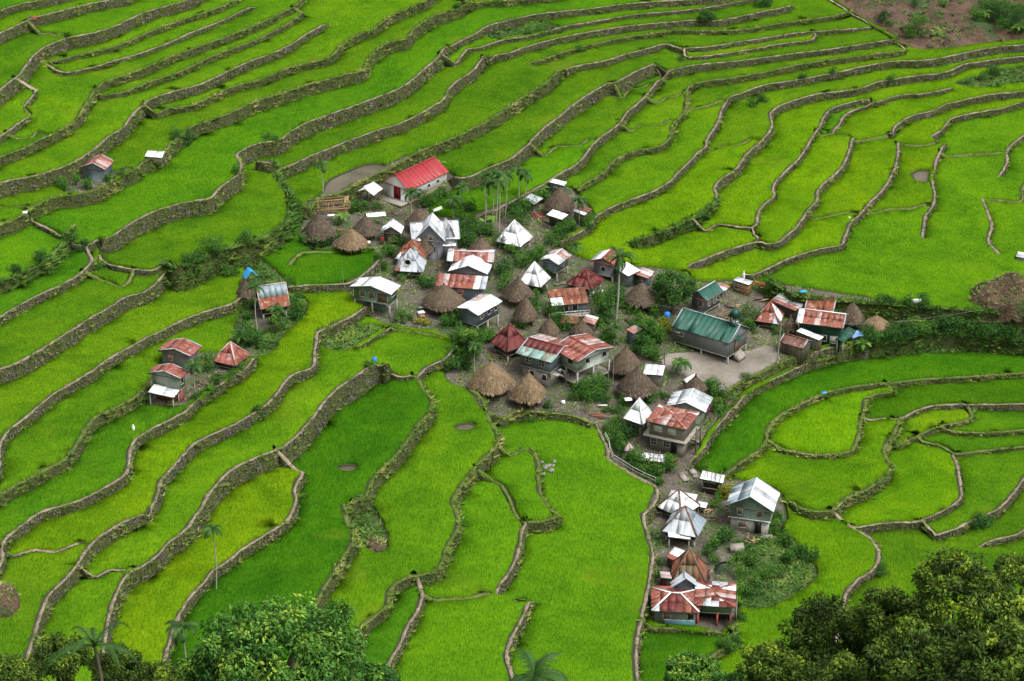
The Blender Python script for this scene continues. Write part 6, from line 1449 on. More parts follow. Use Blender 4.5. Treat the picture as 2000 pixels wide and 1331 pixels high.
def cover(name, mask, per, size, mat, nb=5, label=None, **kw):
    P, nz = scatter(mask, per, **kw); vv, ff, tt = blades(P, np.zeros_like(P), rng.uniform(size[0], size[1], len(P)), nb, .9, 0, np.clip(.4 + nz * .6 + rng.normal(0, .2, len(P)), 0, 1), .8)
    o = link(bpy.data.objects.new(name, fast_mesh(name, vv, [ff], [mat], tint=tt))); tag(o, label, kind='stuff'); return o
cover('weeds', kind == 'village', 2.6, (.2, .5), M['weed'], 6, 'low weeds growing between the huts', thr=.0, keep_bg=.10)
cover('undergrowth', kind == 'scrub', 7, (.3, .75), M['rank'], 6, 'rank undergrowth on the steep banks and the old pond', thr=-.3, keep_bg=.5)
cover('hill_scrub', kind == 'barehill', .8, (.4, 1.0), M['rank'], 6, 'scrub on the bare slope at the top right', thr=.05, keep_bg=.12)
vis_out = (kind == 'outer') & (np.abs(cen[:, 0]) < 130) & (cen[:, 1] > -235)
cover('hill_growth', vis_out & (cen[:, 1] < -96), .5, (.6, 1.4), M['rank'], 6, 'rough growth on the near hillside', thr=-.5, keep_bg=.6)
def stones(name, mask, per, lo, hi, label, **kw):
    P, nz = scatter(mask, per, **kw); n = len(P); b = np.array([(1, 0, 0), (0, 1, 0), (-1, 0, 0), (0, -1, 0), (0, 0, .7), (0, 0, -.6)], float)
    V = P[:, None, :] + (b[None] * rng.uniform(.6, 1.3, (n, 6, 1))) * rng.uniform(lo, hi, n)[:, None, None]
    ang = rng.uniform(0, 6.28, n); c, s_ = np.cos(ang)[:, None], np.sin(ang)[:, None]; D = V - P[:, None, :]; V = np.stack([D[..., 0] * c - D[..., 1] * s_, D[..., 0] * s_ + D[..., 1] * c, D[..., 2]], -1) + P[:, None, :]
    f = np.array([(0, 1, 4), (1, 2, 4), (2, 3, 4), (3, 0, 4), (1, 0, 5), (2, 1, 5), (3, 2, 5), (0, 3, 5)]); F = (f[None] + 6 * np.arange(n)[:, None, None]).reshape(-1, 3)
    o = link(bpy.data.objects.new(name, fast_mesh(name, V.reshape(-1, 3), [F], [PM['rock']]))); tag(o, label, kind='stuff')
stones('rubble', kind == 'village', .9, .06, .26, 'loose stones strewn over the village ground', thr=-.1, keep_bg=.3)
# stones proud of the wall faces and lining the crests
SV = []
for w in W:
    if w['cap'] in 'bv': continue
    xy, n, zu, zl = wall_sections(w); m = len(xy); H = zu - zl; q = int(m * (2.2 + 2.4 * max(H.mean(), 0)) * (1 if w['cap'] == 'p' else .45))
    if q < 3: continue
    ii = rng.integers(0, m, q); f_ = rng.uniform(-.05, 1, q); hw_ = .21 if w['cap'] == 'p' else .26
    off = hw_ + (H[ii] + .15) * .16 * np.clip(f_, 0, 1) + .03; z_ = zu[ii] + .15 - (H[ii] + .15) * np.clip(f_, 0, 1)
    SV.append(np.column_stack([xy[ii] + n[ii] * off[:, None], z_]))
SV = np.vstack(SV); px_, py_ = to_photo(SV[:, 0], SV[:, 1], SV[:, 2]); SV = SV[(px_ > -30) & (px_ < 2030) & (py_ > -30) & (py_ < 1360)]
SV = SV[rng.uniform(0, 1, len(SV)) < .7]; n = len(SV); b = np.array([(1, 0, 0), (0, 1, 0), (-1, 0, 0), (0, -1, 0), (0, 0, .8), (0, 0, -.8)], float)
V = SV[:, None, :] + b[None] * rng.uniform(.5, 1.3, (n, 6, 1)) * rng.uniform(.07, .2, n)[:, None, None]
f = np.array([(0, 1, 4), (1, 2, 4), (2, 3, 4), (3, 0, 4), (1, 0, 5), (2, 1, 5), (3, 2, 5), (0, 3, 5)]); F = (f[None] + 6 * np.arange(n)[:, None, None]).reshape(-1, 3)
t = NT('wall_stones', .9, .2); t.color(t.ramp(t.attr(), [(0, (.045, .04, .028)), (.5, (.085, .076, .055)), (1, (.17, .155, .12))])); M['wstone'] = t.m
o = link(bpy.data.objects.new('wall_stones', fast_mesh('wall_stones', V.reshape(-1, 3), [F], [M['wstone']], tint=np.repeat(rng.uniform(0, 1, n), 6)))); tag(o, 'rough stones standing proud of the terrace walls', kind='stuff')
print('stones', n)
# ------------------------------------------------------------------ small things of the village
def at_px(tile, xy): X, Y = sp(tile, xy); return at(X, Y)
def simple(name, V, F, mat, label, cat, loc, rz=0, group=None):
    o = link(bpy.data.objects.new(name, fast_mesh(name, V, F, [mat]))); o.location = loc; o.rotation_euler = (0, 0, rz); return tag(o, label, cat, group)
def pole(base, top, r, label, mat='post', name='pole', cat='pole', cross=0):
    x, y, z = at(*base); zt = z_for(x, y, top[1]); dist = math.dist((x, y, z), CAM); dx = (top[0] - base[0]) / (FPX / dist)
    root = new_root(name, x, y, z, 0, label, cat)
    V, F = tube([(0, 0, -.5), (dx / 2, 0, (zt - z) / 2), (dx, 0, zt - z)], [r, r * .85, r * .7], 8); link(bpy.data.objects.new('shaft', fast_mesh('shaft', V, [F], [PM[mat]])), root)
    if cross:
        for q in range(cross): V = strip((dx - .5, 0, zt - z - .25 - .4 * q), (dx + .5, 0, zt - z - .25 - .4 * q), .05, .05); link(bpy.data.objects.new('crossarm', fast_mesh('crossarm', V, [BOXF], [PM['wood']])), root)
    return (x + dx, y, zt)
pt = pole((1517, 714), (1521, 632), .11, 'tall utility pole at the corner of the paved yard', 'post', 'utility_pole', 'utility pole', 1)
pole((1298, 715), (1297, 685), .07, 'short post at the left end of the paved yard', 'wood')
pole((1197, 752), (1198, 662), .04, 'thin pale flagpole between the shaggy brown hut and the columns', 'post')
p2 = pole((858, 536), (853, 470), .09, 'weathered utility pole before the silver house', 'wood', 'utility_pole', 'utility pole')
pole((853, 522), (850, 462), .06, 'slimmer pole leaning by the weathered utility pole', 'wood')
pole((671, 556), (670, 525), .035, 'pale stick standing in the dark green field', 'post', 'field_stick', 'stick')
pole((1289, 960), (1288, 946), .03, 'end post of the pipe railing', 'post')
pole((744, 530), (743, 516), .03, 'thin mast above the white roofed stilt house', 'post', 'mast', 'mast')
pole((1139, 690), (1134, 570), .03, 'bare bamboo pole beside the coconut palm', 'wood')
pole((1094, 556), (1093, 500), .025, 'thin bamboo mast before the white roofed stilt house', 'wood', 'mast', 'mast')
def cable(a, b, label, sag=1.2):
    a, b = np.array(a), np.array(b); P = [a * (1 - t) + b * t - np.array([0, 0, 4 * sag * t * (1 - t)]) for t in np.linspace(0, 1, 14)]
    V, F = tube(P, [.014] * 14, 3); o = link(bpy.data.objects.new('cable', fast_mesh('cable', V, [F], [PM['post']]))); tag(o, label, 'cable')
cable(pt, p2, 'long thin cable from the yard pole over the green church roof', 2.0)
xx, yy, zz = at(760, 610); cable(np.array(p2) - [0, 0, .6], (xx, yy, zz + 4), 'thin cable from the weathered pole to the green stilt house', .8)
xx, yy, zz = at(1990, 640); cable(np.array(pt) + [0, 0, .1], (xx, yy, zz + 2.5), 'thin cable from the yard pole toward the right bank', 1.5)
# unfinished timber frame above the first huts
x, y, z = at_px('N1', (500, 960)); rt = new_root('timber_frame', x, y, z, .25, 'unfinished frame of brown planks and upright sticks above the first huts', 'timber frame'); rr = np.random.default_rng(5)
for i in range(9):
    for j in (0, 1):
        xx = -3.4 + i * .85; V = strip((xx, -1.0 + 2.0 * j, -.3), (xx + rr.normal(0, .08), -1.0 + 2.0 * j, rr.uniform(1.3, 2.9)), .035, .035); link(bpy.data.objects.new('upright', fast_mesh('upright', V, [BOXF], [PM['new_wood' if i % 3 else 'wood']])), rt)
for k in range(9):
    zz = .25 + .22 * k; y0 = -1.0 if k % 2 else 1.0; V = strip((-3.6, y0, zz), (3.5, y0 + rr.normal(0, .1), zz + rr.normal(0, .08)), .03, .09); link(bpy.data.objects.new('plank', fast_mesh('plank', V, [BOXF], [WM['op'] if k % 3 == 0 else PM['shut']])), rt)
for k in range(5): V = strip((2.2 + rr.normal(0, .3), -1.4, -.1), (3.3 + rr.normal(0, .3), 1.0, 2.0), .05, .05); link(bpy.data.objects.new('leaning_beam', fast_mesh('leaning_beam', V, [BOXF], [PM['new_wood']])), rt)
def pile(px, py, n, L, w, mat, label, seed, spread=.6, ang=None, name='wood_pile', cat='wood pile', piece='plank', h=.05):
    rr = np.random.default_rng(seed); x, y, z = at(px, py); rt = new_root(name, x, y, z, 0, label, cat)
    for k in range(n):
        a = (rr.uniform(0, 3.14) if ang is None else ang + rr.normal(0, .12)); c = np.array([rr.normal(0, spread), rr.normal(0, spread * .6), .05 + .05 * (k % 5) + rr.uniform(0, .1)]); l = L * rr.uniform(.6, 1.1)
        d = np.array([math.cos(a), math.sin(a), rr.normal(0, .06)]) * l / 2; V = strip(c - d, c + d, w * rr.uniform(.6, 1.2), h)
        link(bpy.data.objects.new(piece, fast_mesh(piece, V, [BOXF], [PM[mat if rr.uniform() > .3 else 'wood']])), rt)
    return rt
pile(*sp('N5', (740, 690)), 9, 2.6, .09, 'redpost', 'fan of reddish boards leaning above the dark plank storehouse', 1, .35, -1.0)
pile(*sp('N5', (830, 790)), 6, 1.4, .1, 'wood', 'short boards stacked by the dark plank storehouse', 2, .4)
pile(*sp('N8', (1640, 480)), 6, 2.0, .12, 'new_wood', 'fresh planks below the orange plank hut', 3, .4, .6)
pile(*sp('N8', (1750, 250)), 26, .9, .06, 'orange', 'heap of orange firewood right of the plank hut', 4, .8, None, 'firewood_heap', 'firewood', 'split_log')
pile(*sp('N8', (1560, 400)), 1, 3.2, .06, 'new_wood', 'single long pole propped below the plank hut', 5, .1, .45, 'propped_pole', 'pole', 'pole')
pile(*sp('N8', (1060, 730)), 24, 1.7, .06, 'shut', 'heap of brown poles and straw behind the church turret', 6, .7, 1.0)
pile(*sp('N8', (1270, 565)), 8, 2.2, .14, 'new_wood', 'light planks drying behind the church turret', 7, .6, -.15)
pile(*sp('P6', (1120, 830)), 26, 1.1, .06, 'shut', 'strewn firewood beside the palm on the left terrace', 8, .9, None, 'firewood_heap', 'firewood', 'split_log')
pile(*sp('P6', (1450, 690)), 14, 2.2, .08, 'wood', 'weathered boards under the red pyramid roof', 9, .7, .05)
pile(*sp('N7', (540, 650)), 10, 2.2, .1, 'shut', 'brown boards stacked beneath the maroon pyramid roof', 10, .5, -.4)
pile(*sp('N7', (490, 1150)), 4, 2.6, .05, 'new_wood', 'two light poles between the tan thatched huts', 11, .2, .5)
pile(*sp('P4', (815, 665)), 6, 1.4, .07, 'new_wood', 'small stack of light timber beside the square white roof', 12, .3, .7)
pile(*sp('P4', (840, 760)), 30, .8, .06, 'shut', 'scatter of firewood before the hut with rusty hips', 13, 1.0, None, 'firewood_heap', 'firewood', 'split_log')
pile(*sp('P4', (1400, 1045)), 24, .6, .07, 'new_wood', 'bright split firewood below the two storey green and white house', 14, .6, None, 'firewood_heap', 'firewood', 'split_log')
pile(*sp('P4', (940, 1060)), 3, 3.4, .09, 'new_wood', 'long crooked pale log by the weedy pond', 15, .12, .6, 'log', 'log', 'log', .08)
pile(*sp('P4', (1730, 1235)), 2, 1.9, .16, 'new_wood', 'pale plank bench right of the weedy pond', 16, .05, -.3, 'plank_bench', 'bench', 'plank', .04)
pile(*sp('B2', (1000, 580)), 3, 1.3, .08, 'redpost', 'red brown boards lying below the small white cabin', 17, .2, .7)
pile(*sp('C3', (620, 590)), 5, 2.4, .07, 'redpost', 'reddish boards on the slope by the footpath railing', 18, .3, -.3)
pile(*sp('C3', (690, 515)), 7, 1.6, .09, 'cloth', 'pale sheets and sticks on a low rack below the columns', 19, .3, .1, 'drying_rack', 'rack', 'sheet', .03)
pile(*sp('B3', (350, 860)), 3, 2.2, .22, 'conc', 'grey boards leaning behind the orange roofed house', 20, .2, .6)
pile(*sp('B3', (860, 1130)), 5, 1.3, .3, 'shut', 'crumpled brown sheets on the slope above the blue washroom', 21, .3, -.4, 'scrap_sheets', 'scrap', 'sheet', .03)
pile(*sp('P5', (310, 755)), 5, 2.4, .2, 'redpost', 'rusty sheets folded beside the long footpath', 22, .25, .1, 'scrap_sheets', 'scrap', 'sheet', .12)
pile(*sp('A1', (240, 210)), 8, 1.2, .15, 'redpost', 'rusty scrap on the far upper left wall', 23, .5, None, 'scrap_sheets', 'scrap', 'sheet', .05)
pile(*sp('A1', (350, 235)), 6, 1.0, .15, 'wood', 'dark scrap pile beside the rusty scrap', 24, .35, None, 'scrap_sheets', 'scrap', 'sheet', .08)
pile(*sp('B2', (990, 330)), 16, 1.9, .04, 'wood', 'bundle of dark poles leaning behind the small white cabin', 25, .4, 1.2, 'pole_bundle', 'poles', 'pole')
def slab_thing(tile, xy, a, b, h, rz, mat, label, name='concrete_slab', cat='slab', lift=0, tilt=0):
    x, y, z = at_px(tile, xy); V = np.array([(-a, -b, 0), (a, -b, 0), (a, b, 0), (-a, b, 0), (-a, -b, h), (a, -b, h), (a, b, h), (-a, b, h)], float); V[:, 2] += V[:, 0] * tilt
    return simple(name, V, [BOXF], PM[mat], label, cat, (x, y, z + lift), rz)
slab_thing('P4', (495, 225), .4, 1.1, .25, .35, 'conc', 'concrete slab stepping down left of the white roofed shed')
slab_thing('P4', (615, 160), .4, .6, .35, .35, 'conc', 'concrete block where the curved footpath ends', 'concrete_block', 'block')
slab_thing('P4', (650, 215), .35, .35, .25, .35, 'rock', 'second smaller block below the footpath end', 'concrete_block', 'block')
slab_thing('P4', (1575, 1000), .8, .5, .25, -.1, 'conc', 'flat slab at the corner of the green and white house')
slab_thing('P4', (1190, 1180), .9, .6, .9, .05, 'conc', 'grey block wall at the head of the weedy pond', 'block_wall', 'wall')
slab_thing('D3', (1010, 858), .9, .12, .12, 0, 'conc', 'small concrete step plate joining the footpath to the rusty roofed house')
slab_thing('N3', (1190, 840), .45, .35, .45, .4, 'shut', 'little brown crate with white lid before the largest hut', 'crate', 'crate')
slab_thing('N3', (1185, 800), .5, .4, .06, .4, 'cloth', 'white lid sheet on the little brown crate', 'lid_sheet', 'sheet', .5)
slab_thing('N3', (1190, 720), .5, .35, .08, .3, 'rock', 'pale board at the edge of the largest hut', 'board', 'board', .5)
slab_thing('B2', (818, 572), .65, .35, .07, .1, 'cloth', 'white sheet table right of the tan hut', 'sheet_table', 'table', .6)
slab_thing('B2', (560, 385), .6, .3, .07, .1, 'cloth', 'white sheet behind the first grey hut', 'tin_sheet', 'sheet', .9)
slab_thing('B2', (620, 470), .5, .3, .07, .1, 'redpost', 'reddish sheet between the first two huts', 'tin_sheet', 'sheet', .4)
slab_thing('B2', (1350, 352), .7, .5, .07, .2, 'cloth', 'white panel behind the ridge of the silver house', 'tin_sheet', 'sheet', 1.2, .3)
slab_thing('B2', (1410, 640), 1.6, .9, .06, .1, 'cloth', 'white gridded terrace floor below the silver house', 'terrace_floor', 'terrace', .9)
slab_thing('C3', (380, 492), .25, .2, .5, .2, 'cloth', 'white sack under the plank rack', 'sack', 'sack')
slab_thing('P3', (300, 330), .5, .5, .06, .2, 'cloth', 'small white sheet touching the white pyramid with dormer gap', 'tin_sheet', 'sheet', 1.6)
slab_thing('N6', (900, 670), .3, .2, .25, .5, 'cloth', 'white bundle on the path beside the maroon hut', 'bundle', 'bundle')
slab_thing('N6', (785, 690), .35, .25, .3, .5, 'cloth', 'white and red bundle at the foot of the maroon hut', 'bundle', 'bundle')
slab_thing('B4', (605, 380), .15, .15, .5, 0, 'cloth', 'white boundary post on the long right path', 'boundary_post', 'post')
slab_thing('B1', (185, 335), .35, .25, .3, 0, 'cloth', 'white sack where the left paths meet', 'sack', 'sack')
slab_thing('B4', (1085, 1172), .75, .06, .75, .1, 'cloth', 'white panel on the rack at the far right', 'panel', 'panel', .5)
x, y, z = at_px('B4', (1020, 1195)); rt = new_root('fence_rack', x, y, z, .1, 'rail rack of thin posts right of the squat granary', 'rack')
for k in range(7): link(bpy.data.objects.new('post', fast_mesh('post', strip((-1.5 + .5 * k, 0, -.3), (-1.5 + .5 * k, 0, 1.5), .04, .04), [BOXF], [PM['wood']])), rt)
for zq in (.5, 1.4): link(bpy.data.objects.new('rail', fast_mesh('rail', strip((-1.7, 0, zq), (3.2, 0, zq + .1), .04, .04), [BOXF], [PM['new_wood']])), rt)
# drum, tank, tarpaulins
def drum(tile, xy, r, h, mat, label, name='drum', cat='drum'):
    x, y, z = at_px(tile, xy); P = [(0, 0, 0), (0, 0, .02), (0, 0, h * .33), (0, 0, h * .35), (0, 0, h * .65), (0, 0, h * .67), (0, 0, h), (0, 0, h + .03)]
    V, F = tube(P, [.01, r, r, r * 1.06, r * 1.06, r, r, .01], 16); return simple(name, V, [F], PM[mat], label, cat, (x, y, z))
drum('C2', (880, 190), .32, .9, 'blue', 'blue plastic drum on the wall corner between two fields')
x, y, z = at_px('N8', (185, 870)); rt = new_root('tank_stand', x, y, z, .3, 'stand carrying the blue tank left of the church', 'stand')
for sx in (-1, 1):
    for sy in (-1, 1): link(bpy.data.objects.new('leg', fast_mesh('leg', strip((sx * .4, sy * .4, -.3), (sx * .4, sy * .4, .9), .05, .05), [BOXF], [PM['wood']])), rt)
link(bpy.data.objects.new('deck', fast_mesh('deck', np.array([(-.5, -.5, .9), (.5, -.5, .9), (.5, .5, .9), (-.5, .5, .9), (-.5, -.5, .98), (.5, -.5, .98), (.5, .5, .98), (-.5, .5, .98)]), [BOXF], [PM['wood']])), rt)
V, F = tube([(0, 0, 0), (0, 0, .03), (0, 0, .5), (0, 0, 1.0), (0, 0, 1.1), (0, 0, 1.15)], [.01, .45, .47, .45, .25, .01], 14); simple('water_tank', V, [F], PM['blue'], 'blue water tank left of the church roof', 'water tank', (x, y, z + .98))
def tarp(tile, xy, a, b, h, rz, mat, label, sag=.25, ridge=0.0, props=True):
    x, y, z = at_px(tile, xy); n = 9; V = []
    for i in range(n):
        for j in range(n):
            u, v = i / (n - 1) * 2 - 1, j / (n - 1) * 2 - 1
            V.append((u * a, v * b, h + ridge * (1 - abs(u)) - sag * (abs(u) ** 2 + abs(v) ** 2) * .5 + .09 * mnoise.noise(Vector((u * 3, v * 3, x)))))
    V += [(p[0], p[1], p[2] - .03) for p in V]; m = n * n
    F = [(i * n + j, (i + 1) * n + j, (i + 1) * n + j + 1, i * n + j + 1) for i in range(n - 1) for j in range(n - 1)]; F += [tuple(m + q for q in f[::-1]) for f in F]
    rt = new_root('tarpaulin', x, y, z, rz, label, 'tarpaulin'); link(bpy.data.objects.new('sheet', fast_mesh('sheet', V, [F], [PM[mat]], smooth=True)), rt)
    if h > .8 and props:
        for sx in (-1, 1):
            for sy in (-1, 1): link(bpy.data.objects.new('prop', fast_mesh('prop', strip((sx * a * .85, sy * b * .85, -.3), (sx * a * .85, sy * b * .85, h - sag * .7), .03, .03), [BOXF], [PM['wood']])), rt)
tarp('P1', (1170, 590), 1.0, .9, 1.5, .4, 'tarp2', 'pale blue tarpaulin awning beside the dark green house', .5)
tarp('P7', (440, 470), 1.0, .8, 2.2, .5, 'tarp', 'bright blue tarpaulin tented over the hut on the outlying terrace', .3, 1.0, False)
tarp('P1', (590, 262), .5, .35, 1.0, .3, 'tarp', 'small blue sheet behind the striped lean-to', .2)
tarp('N7', (540, 1090), .9, .35, .9, .6, 'tarp', 'blue tarpaulin strip between the two tan huts', .2)
tarp('C4', (415, 420), .35, .3, .3, .3, 'tarp', 'blue plastic scrap on the bund of the right bowl', .15)
tarp('D4', (1590, 275), .8, .4, .3, .2, 'tarp', 'blue sheet lying above the dark grove', .15)
# white field scarers
def scarer(px, py, label, h=1.5):
    x, y, z = at(px, py); rt = new_root('scarecrow', x, y, z, .3, label, 'scarecrow')
    link(bpy.data.objects.new('stick', fast_mesh('stick', strip((0, 0, -.2), (0, 0, h), .03, .03), [BOXF], [PM['wood']])), rt)
    V, F = tube([(0, 0, h * .3), (0, 0, h * .55), (0, 0, h * .8), (0, 0, h * .85), (0, 0, h * 1.02), (0, 0, h * 1.06)], [.2, .17, .18, .07, .1, .02], 9); link(bpy.data.objects.new('cloth', fast_mesh('cloth', V, [F], [PM['cloth']])), rt)
    link(bpy.data.objects.new('sleeve', fast_mesh('sleeve', strip((-.2, 0, h * .7), (.2, 0, h * .7), .05, .05), [BOXF], [PM['cloth']])), rt)
scarer(1452, 556, 'white cloth scarecrow at the field edge above the plank hut')
scarer(261, 845, 'white cloth scarecrow in the left terrace below the red roofed house', 1.1)
# pipe railing of the long footpath
w = next(q for q in W if q['label'].startswith('long concrete footpath')); xy, n, zu, zl = wall_sections(w); px_, py_ = to_photo(xy[:, 0], xy[:, 1], zu)
sel = np.where((py_ > 838) & (py_ < 952) & (px_ > 1170))[0]; sel = sel[::3]
rt = new_root('railing', *xy[sel[0]], zu[sel[0]], 0, 'grey pipe railing along the footpath beside the village', 'railing'); top = []
for i in sel:
    p = np.append(xy[i] + n[i] * .35, zu[i] + .15); q = p + [0, 0, .95]; top.append(q); part('baluster', rt, strip(p, q, .025, .025), [BOXF], PM['post'])
V, F = tube(top, [.03] * len(top), 5); part('handrail', rt, V, [F], PM['frame']); V, F = tube([q - [0, 0, .45] for q in top], [.02] * len(top), 5); part('mid_rail', rt, V, [F], PM['frame'])
def laundry(px, py, px2, py2, cols, label):
    a = np.array([*at(px, py)]) + [0, 0, 1.6]; b = np.array([*at(px2, py2)]) + [0, 0, 1.6]; rt = new_root('laundry_line', *a[:2], a[2] - 1.6, 0, label, 'laundry')
    for q in (a, b): part('prop', rt, strip(q - [0, 0, 2.0], q + [0, 0, .05], .025, .025), [BOXF], PM['wood'])
    V, F = tube([a, (a + b) / 2 - [0, 0, .12], b], [.012] * 3, 3); part('line', rt, V, [F], PM['post'])
    n = len(cols); d = (b - a) / np.linalg.norm(b - a); w_ = np.linalg.norm(b - a) / n * .38; side = np.cross(d, [0, 0, 1])
    for k, c in enumerate(cols):
        m = a + (b - a) * (k + .5) / n - [0, 0, .1]; h = .5 + .2 * (k % 3); g = [m - d * w_ + side * (.03 * math.sin(u * 3)) - np.array([0, 0, h * u / 3]) + d * 2 * w_ * v_ for u in range(4) for v_ in (0, 1)]
        V = g + [p + side * .015 for p in g]; F = [(2 * u, 2 * u + 1, 2 * u + 3, 2 * u + 2) for u in range(3)]; F += [tuple(8 + q for q in f[::-1]) for f in F]
        part('garment', rt, V, [F], plain('cloth_%s' % c, {'magenta': (.35, .02, .12), 'white': (.7, .7, .68), 'blue': (.05, .12, .35), 'red': (.45, .03, .03), 'dark': (.03, .03, .04)}[c], .9, .1))
laundry(1390, 806, 1380, 822, ['magenta', 'magenta', 'dark'], 'magenta and dark clothes hung beside the grey striped gable roof')
laundry(1347, 852, 1356, 838, ['dark', 'white', 'blue'], 'dark and white clothes by the outer stair of the concrete house')
laundry(1045, 800, 1065, 792, ['blue', 'white', 'dark', 'blue'], 'blue and white clothes behind the light tan hut')
laundry(880, 610, 900, 602, ['white', 'red', 'blue'], 'white, red and blue clothes near the largest thatched hut')
# bare earth mounds
def mound(px, py, a, b, h, label, rz=0, seed=1):
    x, y, z = at(px, py); n = 26; V = []
    for i in range(n):
        for j in range(n):
            u, v = i / (n - 1) * 2 - 1, j / (n - 1) * 2 - 1; r = math.hypot(u, v) * (1 + .12 * mnoise.noise(Vector((u * 2, v * 2, seed)))); hh = max(0, 1 - r ** 2.6) ** .6 * (.8 + .35 * mnoise.noise(Vector((u * 1.3, v * 1.3, seed + 2)))) if r < 1 else 0
            V.append((u * a, v * b, hh * h + (.25 * mnoise.noise(Vector((u * 4, v * 4, seed + 5))) if hh > 0 else -.6)))
    F = [(i * n + j, (i + 1) * n + j, (i + 1) * n + j + 1, i * n + j + 1) for i in range(n - 1) for j in range(n - 1)]
    o = simple('earth_mound', V, [F], M['bare'], label, 'mound', (x, y, z), rz)
    P = np.array(V); k = P[:, 2] > .1; idx = rng.choice(np.where(k)[0], int(a * b * 16)); Q = P[idx] + rng.normal(0, .2, (len(idx), 3)) * [1, 1, .1]
    vv, ff, tt = blades(Q, np.zeros_like(Q), rng.uniform(.2, .5, len(Q)), 5, .9, 0, None, .7); g = link(bpy.data.objects.new('weeds', fast_mesh('weeds', vv, [ff], [M['weed']], tint=tt)), o); tag(g, kind='stuff')
mound(1968, 592, 6.2, 5.5, 4.4, 'brown earth mound standing in the field at the right edge')
mound(-14, 1185, 3.2, 4.0, 2.6, 'reddish earth heap at the lower left edge', 0, 3)
mound(733, 1068, 1.3, 1.9, .9, 'bare soil slip spilling from the curving weedy wall', .3, 6)
# rock outcrop in the wide field
x, y, z = at_px('C3', (262, 985)); z += .35; rt = new_root('rock_outcrop', x, y, z, 0, 'rocky outcrop with weeds at the grassy field step', 'rocks'); rr = np.random.default_rng(9)
for k in range(9):
    V, F = tube([(0, 0, -.1), (0, 0, .05), (0, 0, .3), (0, 0, .5)], [.2, .5, .42, .1], 7); V = V * rr.uniform(.6, 1.4, 3) * .7 + rr.normal(0, .05, V.shape); V[:, :2] += [rr.normal(0, .7), rr.normal(-.3, 1.3)]; link(bpy.data.objects.new('rock', fast_mesh('rock', V, [F], [PM['rock']])), rt)
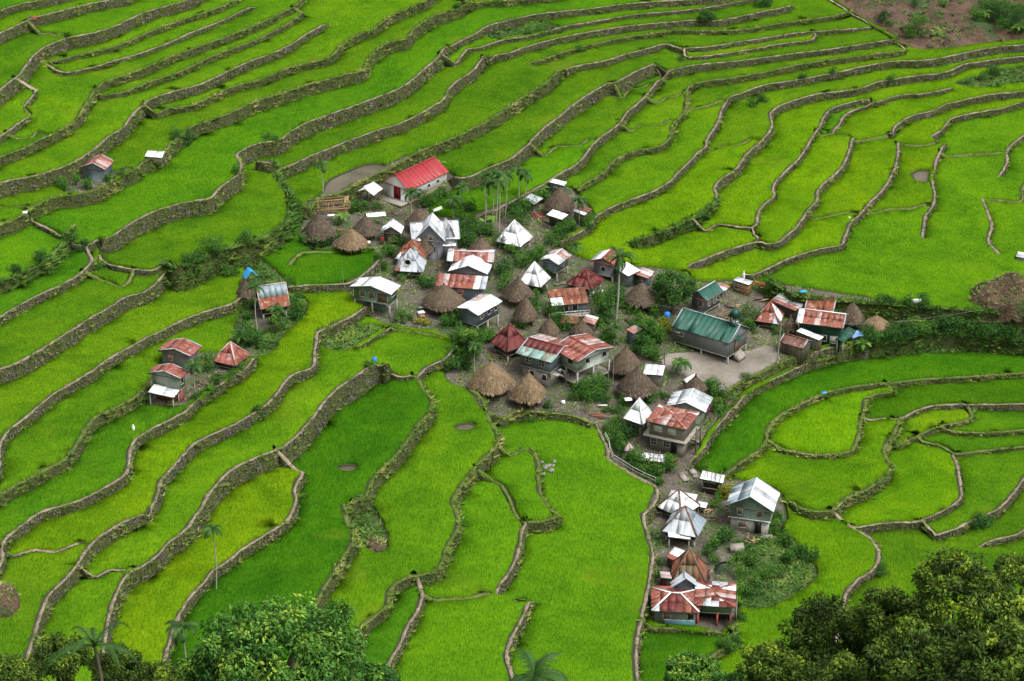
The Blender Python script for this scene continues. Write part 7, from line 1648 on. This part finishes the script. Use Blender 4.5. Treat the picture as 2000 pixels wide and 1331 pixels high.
# ------------------------------------------------------------------ people
def skinned(name, verts, edges, radii, mat, parent, sub=1):
    me = bpy.data.meshes.new(name); me.from_pydata(verts, edges, []); o = link(bpy.data.objects.new(name, me), parent)
    md = o.modifiers.new('Skin', 'SKIN'); me.skin_vertices or None
    for v, r in zip(me.skin_vertices[0].data, radii): v.radius = (r, r)
    me.skin_vertices[0].data[0].use_root = True
    s_ = o.modifiers.new('Sub', 'SUBSURF'); s_.levels = s_.render_levels = sub; me.materials.append(mat); return o
SK = plain('skin', (.22, .12, .07), .6); HAIR = plain('black_hair', (.01, .009, .008), .5)
def person(x, y, z, rz, label, shirt, trousers, pose='stand', s=1.0):
    rt = new_root('person', x, y, z, rz, label, 'person')
    if pose == 'stand': J = dict(pel=(0, 0, .88), ch=(0, .02, 1.2), nk=(0, 0, 1.38), hd=(0, -.02, 1.5), ls=(-.18, 0, 1.33), le=(-.24, .02, 1.06), lh=(-.24, -.08, .84), rs=(.18, 0, 1.33), re=(.25, .02, 1.06), rh=(.22, -.14, .88), lk=(-.1, -.03, .47), lf=(-.11, .02, .07), lt=(-.11, -.16, .03), rk=(.1, .02, .47), rf=(.11, .06, .07), rt=(.11, -.12, .03))
    elif pose == 'bend': J = dict(pel=(0, .1, .82), ch=(0, -.1, 1.05), nk=(0, -.26, 1.14), hd=(0, -.38, 1.17), ls=(-.18, -.2, 1.1), le=(-.22, -.3, .85), lh=(-.18, -.42, .68), rs=(.18, -.2, 1.1), re=(.22, -.3, .85), rh=(.18, -.42, .68), lk=(-.1, -.02, .45), lf=(-.11, .08, .07), lt=(-.11, -.1, .03), rk=(.1, .04, .45), rf=(.11, .12, .07), rt=(.11, -.06, .03))
    else: J = dict(pel=(0, 0, .12), ch=(0, -.03, .45), nk=(0, -.05, .62), hd=(0, -.09, .74), ls=(-.18, -.04, .57), le=(-.26, -.14, .35), lh=(-.14, -.34, .3), rs=(.18, -.04, .57), re=(.26, -.14, .35), rh=(.14, -.34, .3), lk=(-.13, -.42, .22), lf=(-.12, -.46, -.2), lt=(-.12, -.6, -.25), rk=(.13, -.42, .22), rf=(.12, -.46, -.2), rt=(.12, -.6, -.25))
    J = {k: tuple(q * s for q in v) for k, v in J.items()}
    k = ['pel', 'ch', 'nk', 'hd', 'ls', 'le', 'lh', 'rs', 're', 'rh', 'lk', 'lf', 'lt', 'rk', 'rf', 'rt']; R_ = [.12, .13, .055, .095, .06, .042, .035, .06, .042, .035, .065, .045, .035, .065, .045, .035]
    E = [(0, 1), (1, 2), (2, 3), (2, 4), (4, 5), (5, 6), (2, 7), (7, 8), (8, 9), (0, 10), (10, 11), (11, 12), (0, 13), (13, 14), (14, 15)]
    skinned('body', [J[q] for q in k], E, [r * s for r in R_], SK, rt, 2)
    a = ['pel', 'ch', 'nk', 'ls', 'le', 'rs', 're']; skinned('shirt', [J[q] for q in a], [(0, 1), (1, 2), (2, 3), (3, 4), (2, 5), (5, 6)], [q * s for q in (.145, .155, .075, .085, .06, .085, .06)], shirt, rt)
    a = ['pel', 'lk', 'lf', 'rk', 'rf']; skinned('trousers', [J[q] for q in a], [(0, 1), (1, 2), (0, 3), (3, 4)], [q * s for q in (.15, .085, .065, .085, .065)], trousers, rt)
    h = np.array(J['hd']) + [0, .02, .045]; V, F = tube([h - [0, 0, .06], h - [0, 0, .02], h + [0, 0, .04], h + [0, 0, .09], h + [0, 0, .11]], [.085, .112, .105, .06, .01], 9); link(bpy.data.objects.new('hair', fast_mesh('hair', V, [F], [HAIR], smooth=True)), rt)
C_ = lambda n, c: plain(n, c, .9, .1)
p = fw_.P(1.6, .35, 0); person(p[0], p[1], fw_.g + .72, fw_.ang, 'person in brown shirt sitting on the edge of the porch on columns', C_('brown_shirt', (.22, .10, .05)), C_('dark_trousers', (.03, .03, .04)), 'sit')
x, y, z = at(1319, 912); person(x, y, z, .6, 'person in red top bending in front of the concrete house', C_('red_shirt', (.50, .02, .03)), C_('grey_trousers', (.16, .15, .15)), 'bend')
x, y, z = at(1384, 1134); person(x, y, z, -.5, 'person in pink and purple standing beside the mossy brown roof', C_('pink_shirt', (.50, .12, .20)), C_('purple_trousers', (.10, .06, .16)))
x, y, z = at(1285, 1053); person(x, y, z + .1, .9, 'person in pale shirt crouching left of the grey pyramid hut', C_('pale_shirt', (.50, .40, .36)), C_('black_trousers', (.02, .02, .02)), 'sit')
x, y, z = at(747, 480); person(x, y, z, .2, 'person in red standing between the tan hut and the cabin', C_('crimson_shirt', (.45, .02, .04)), C_('brown_trousers', (.10, .06, .04)))
x, y, z = at(1502, 1024); person(x, y, z, .8, 'person in pink beside the green and white house', C_('rose_shirt', (.55, .20, .25)), C_('slate_trousers', (.08, .09, .11)))
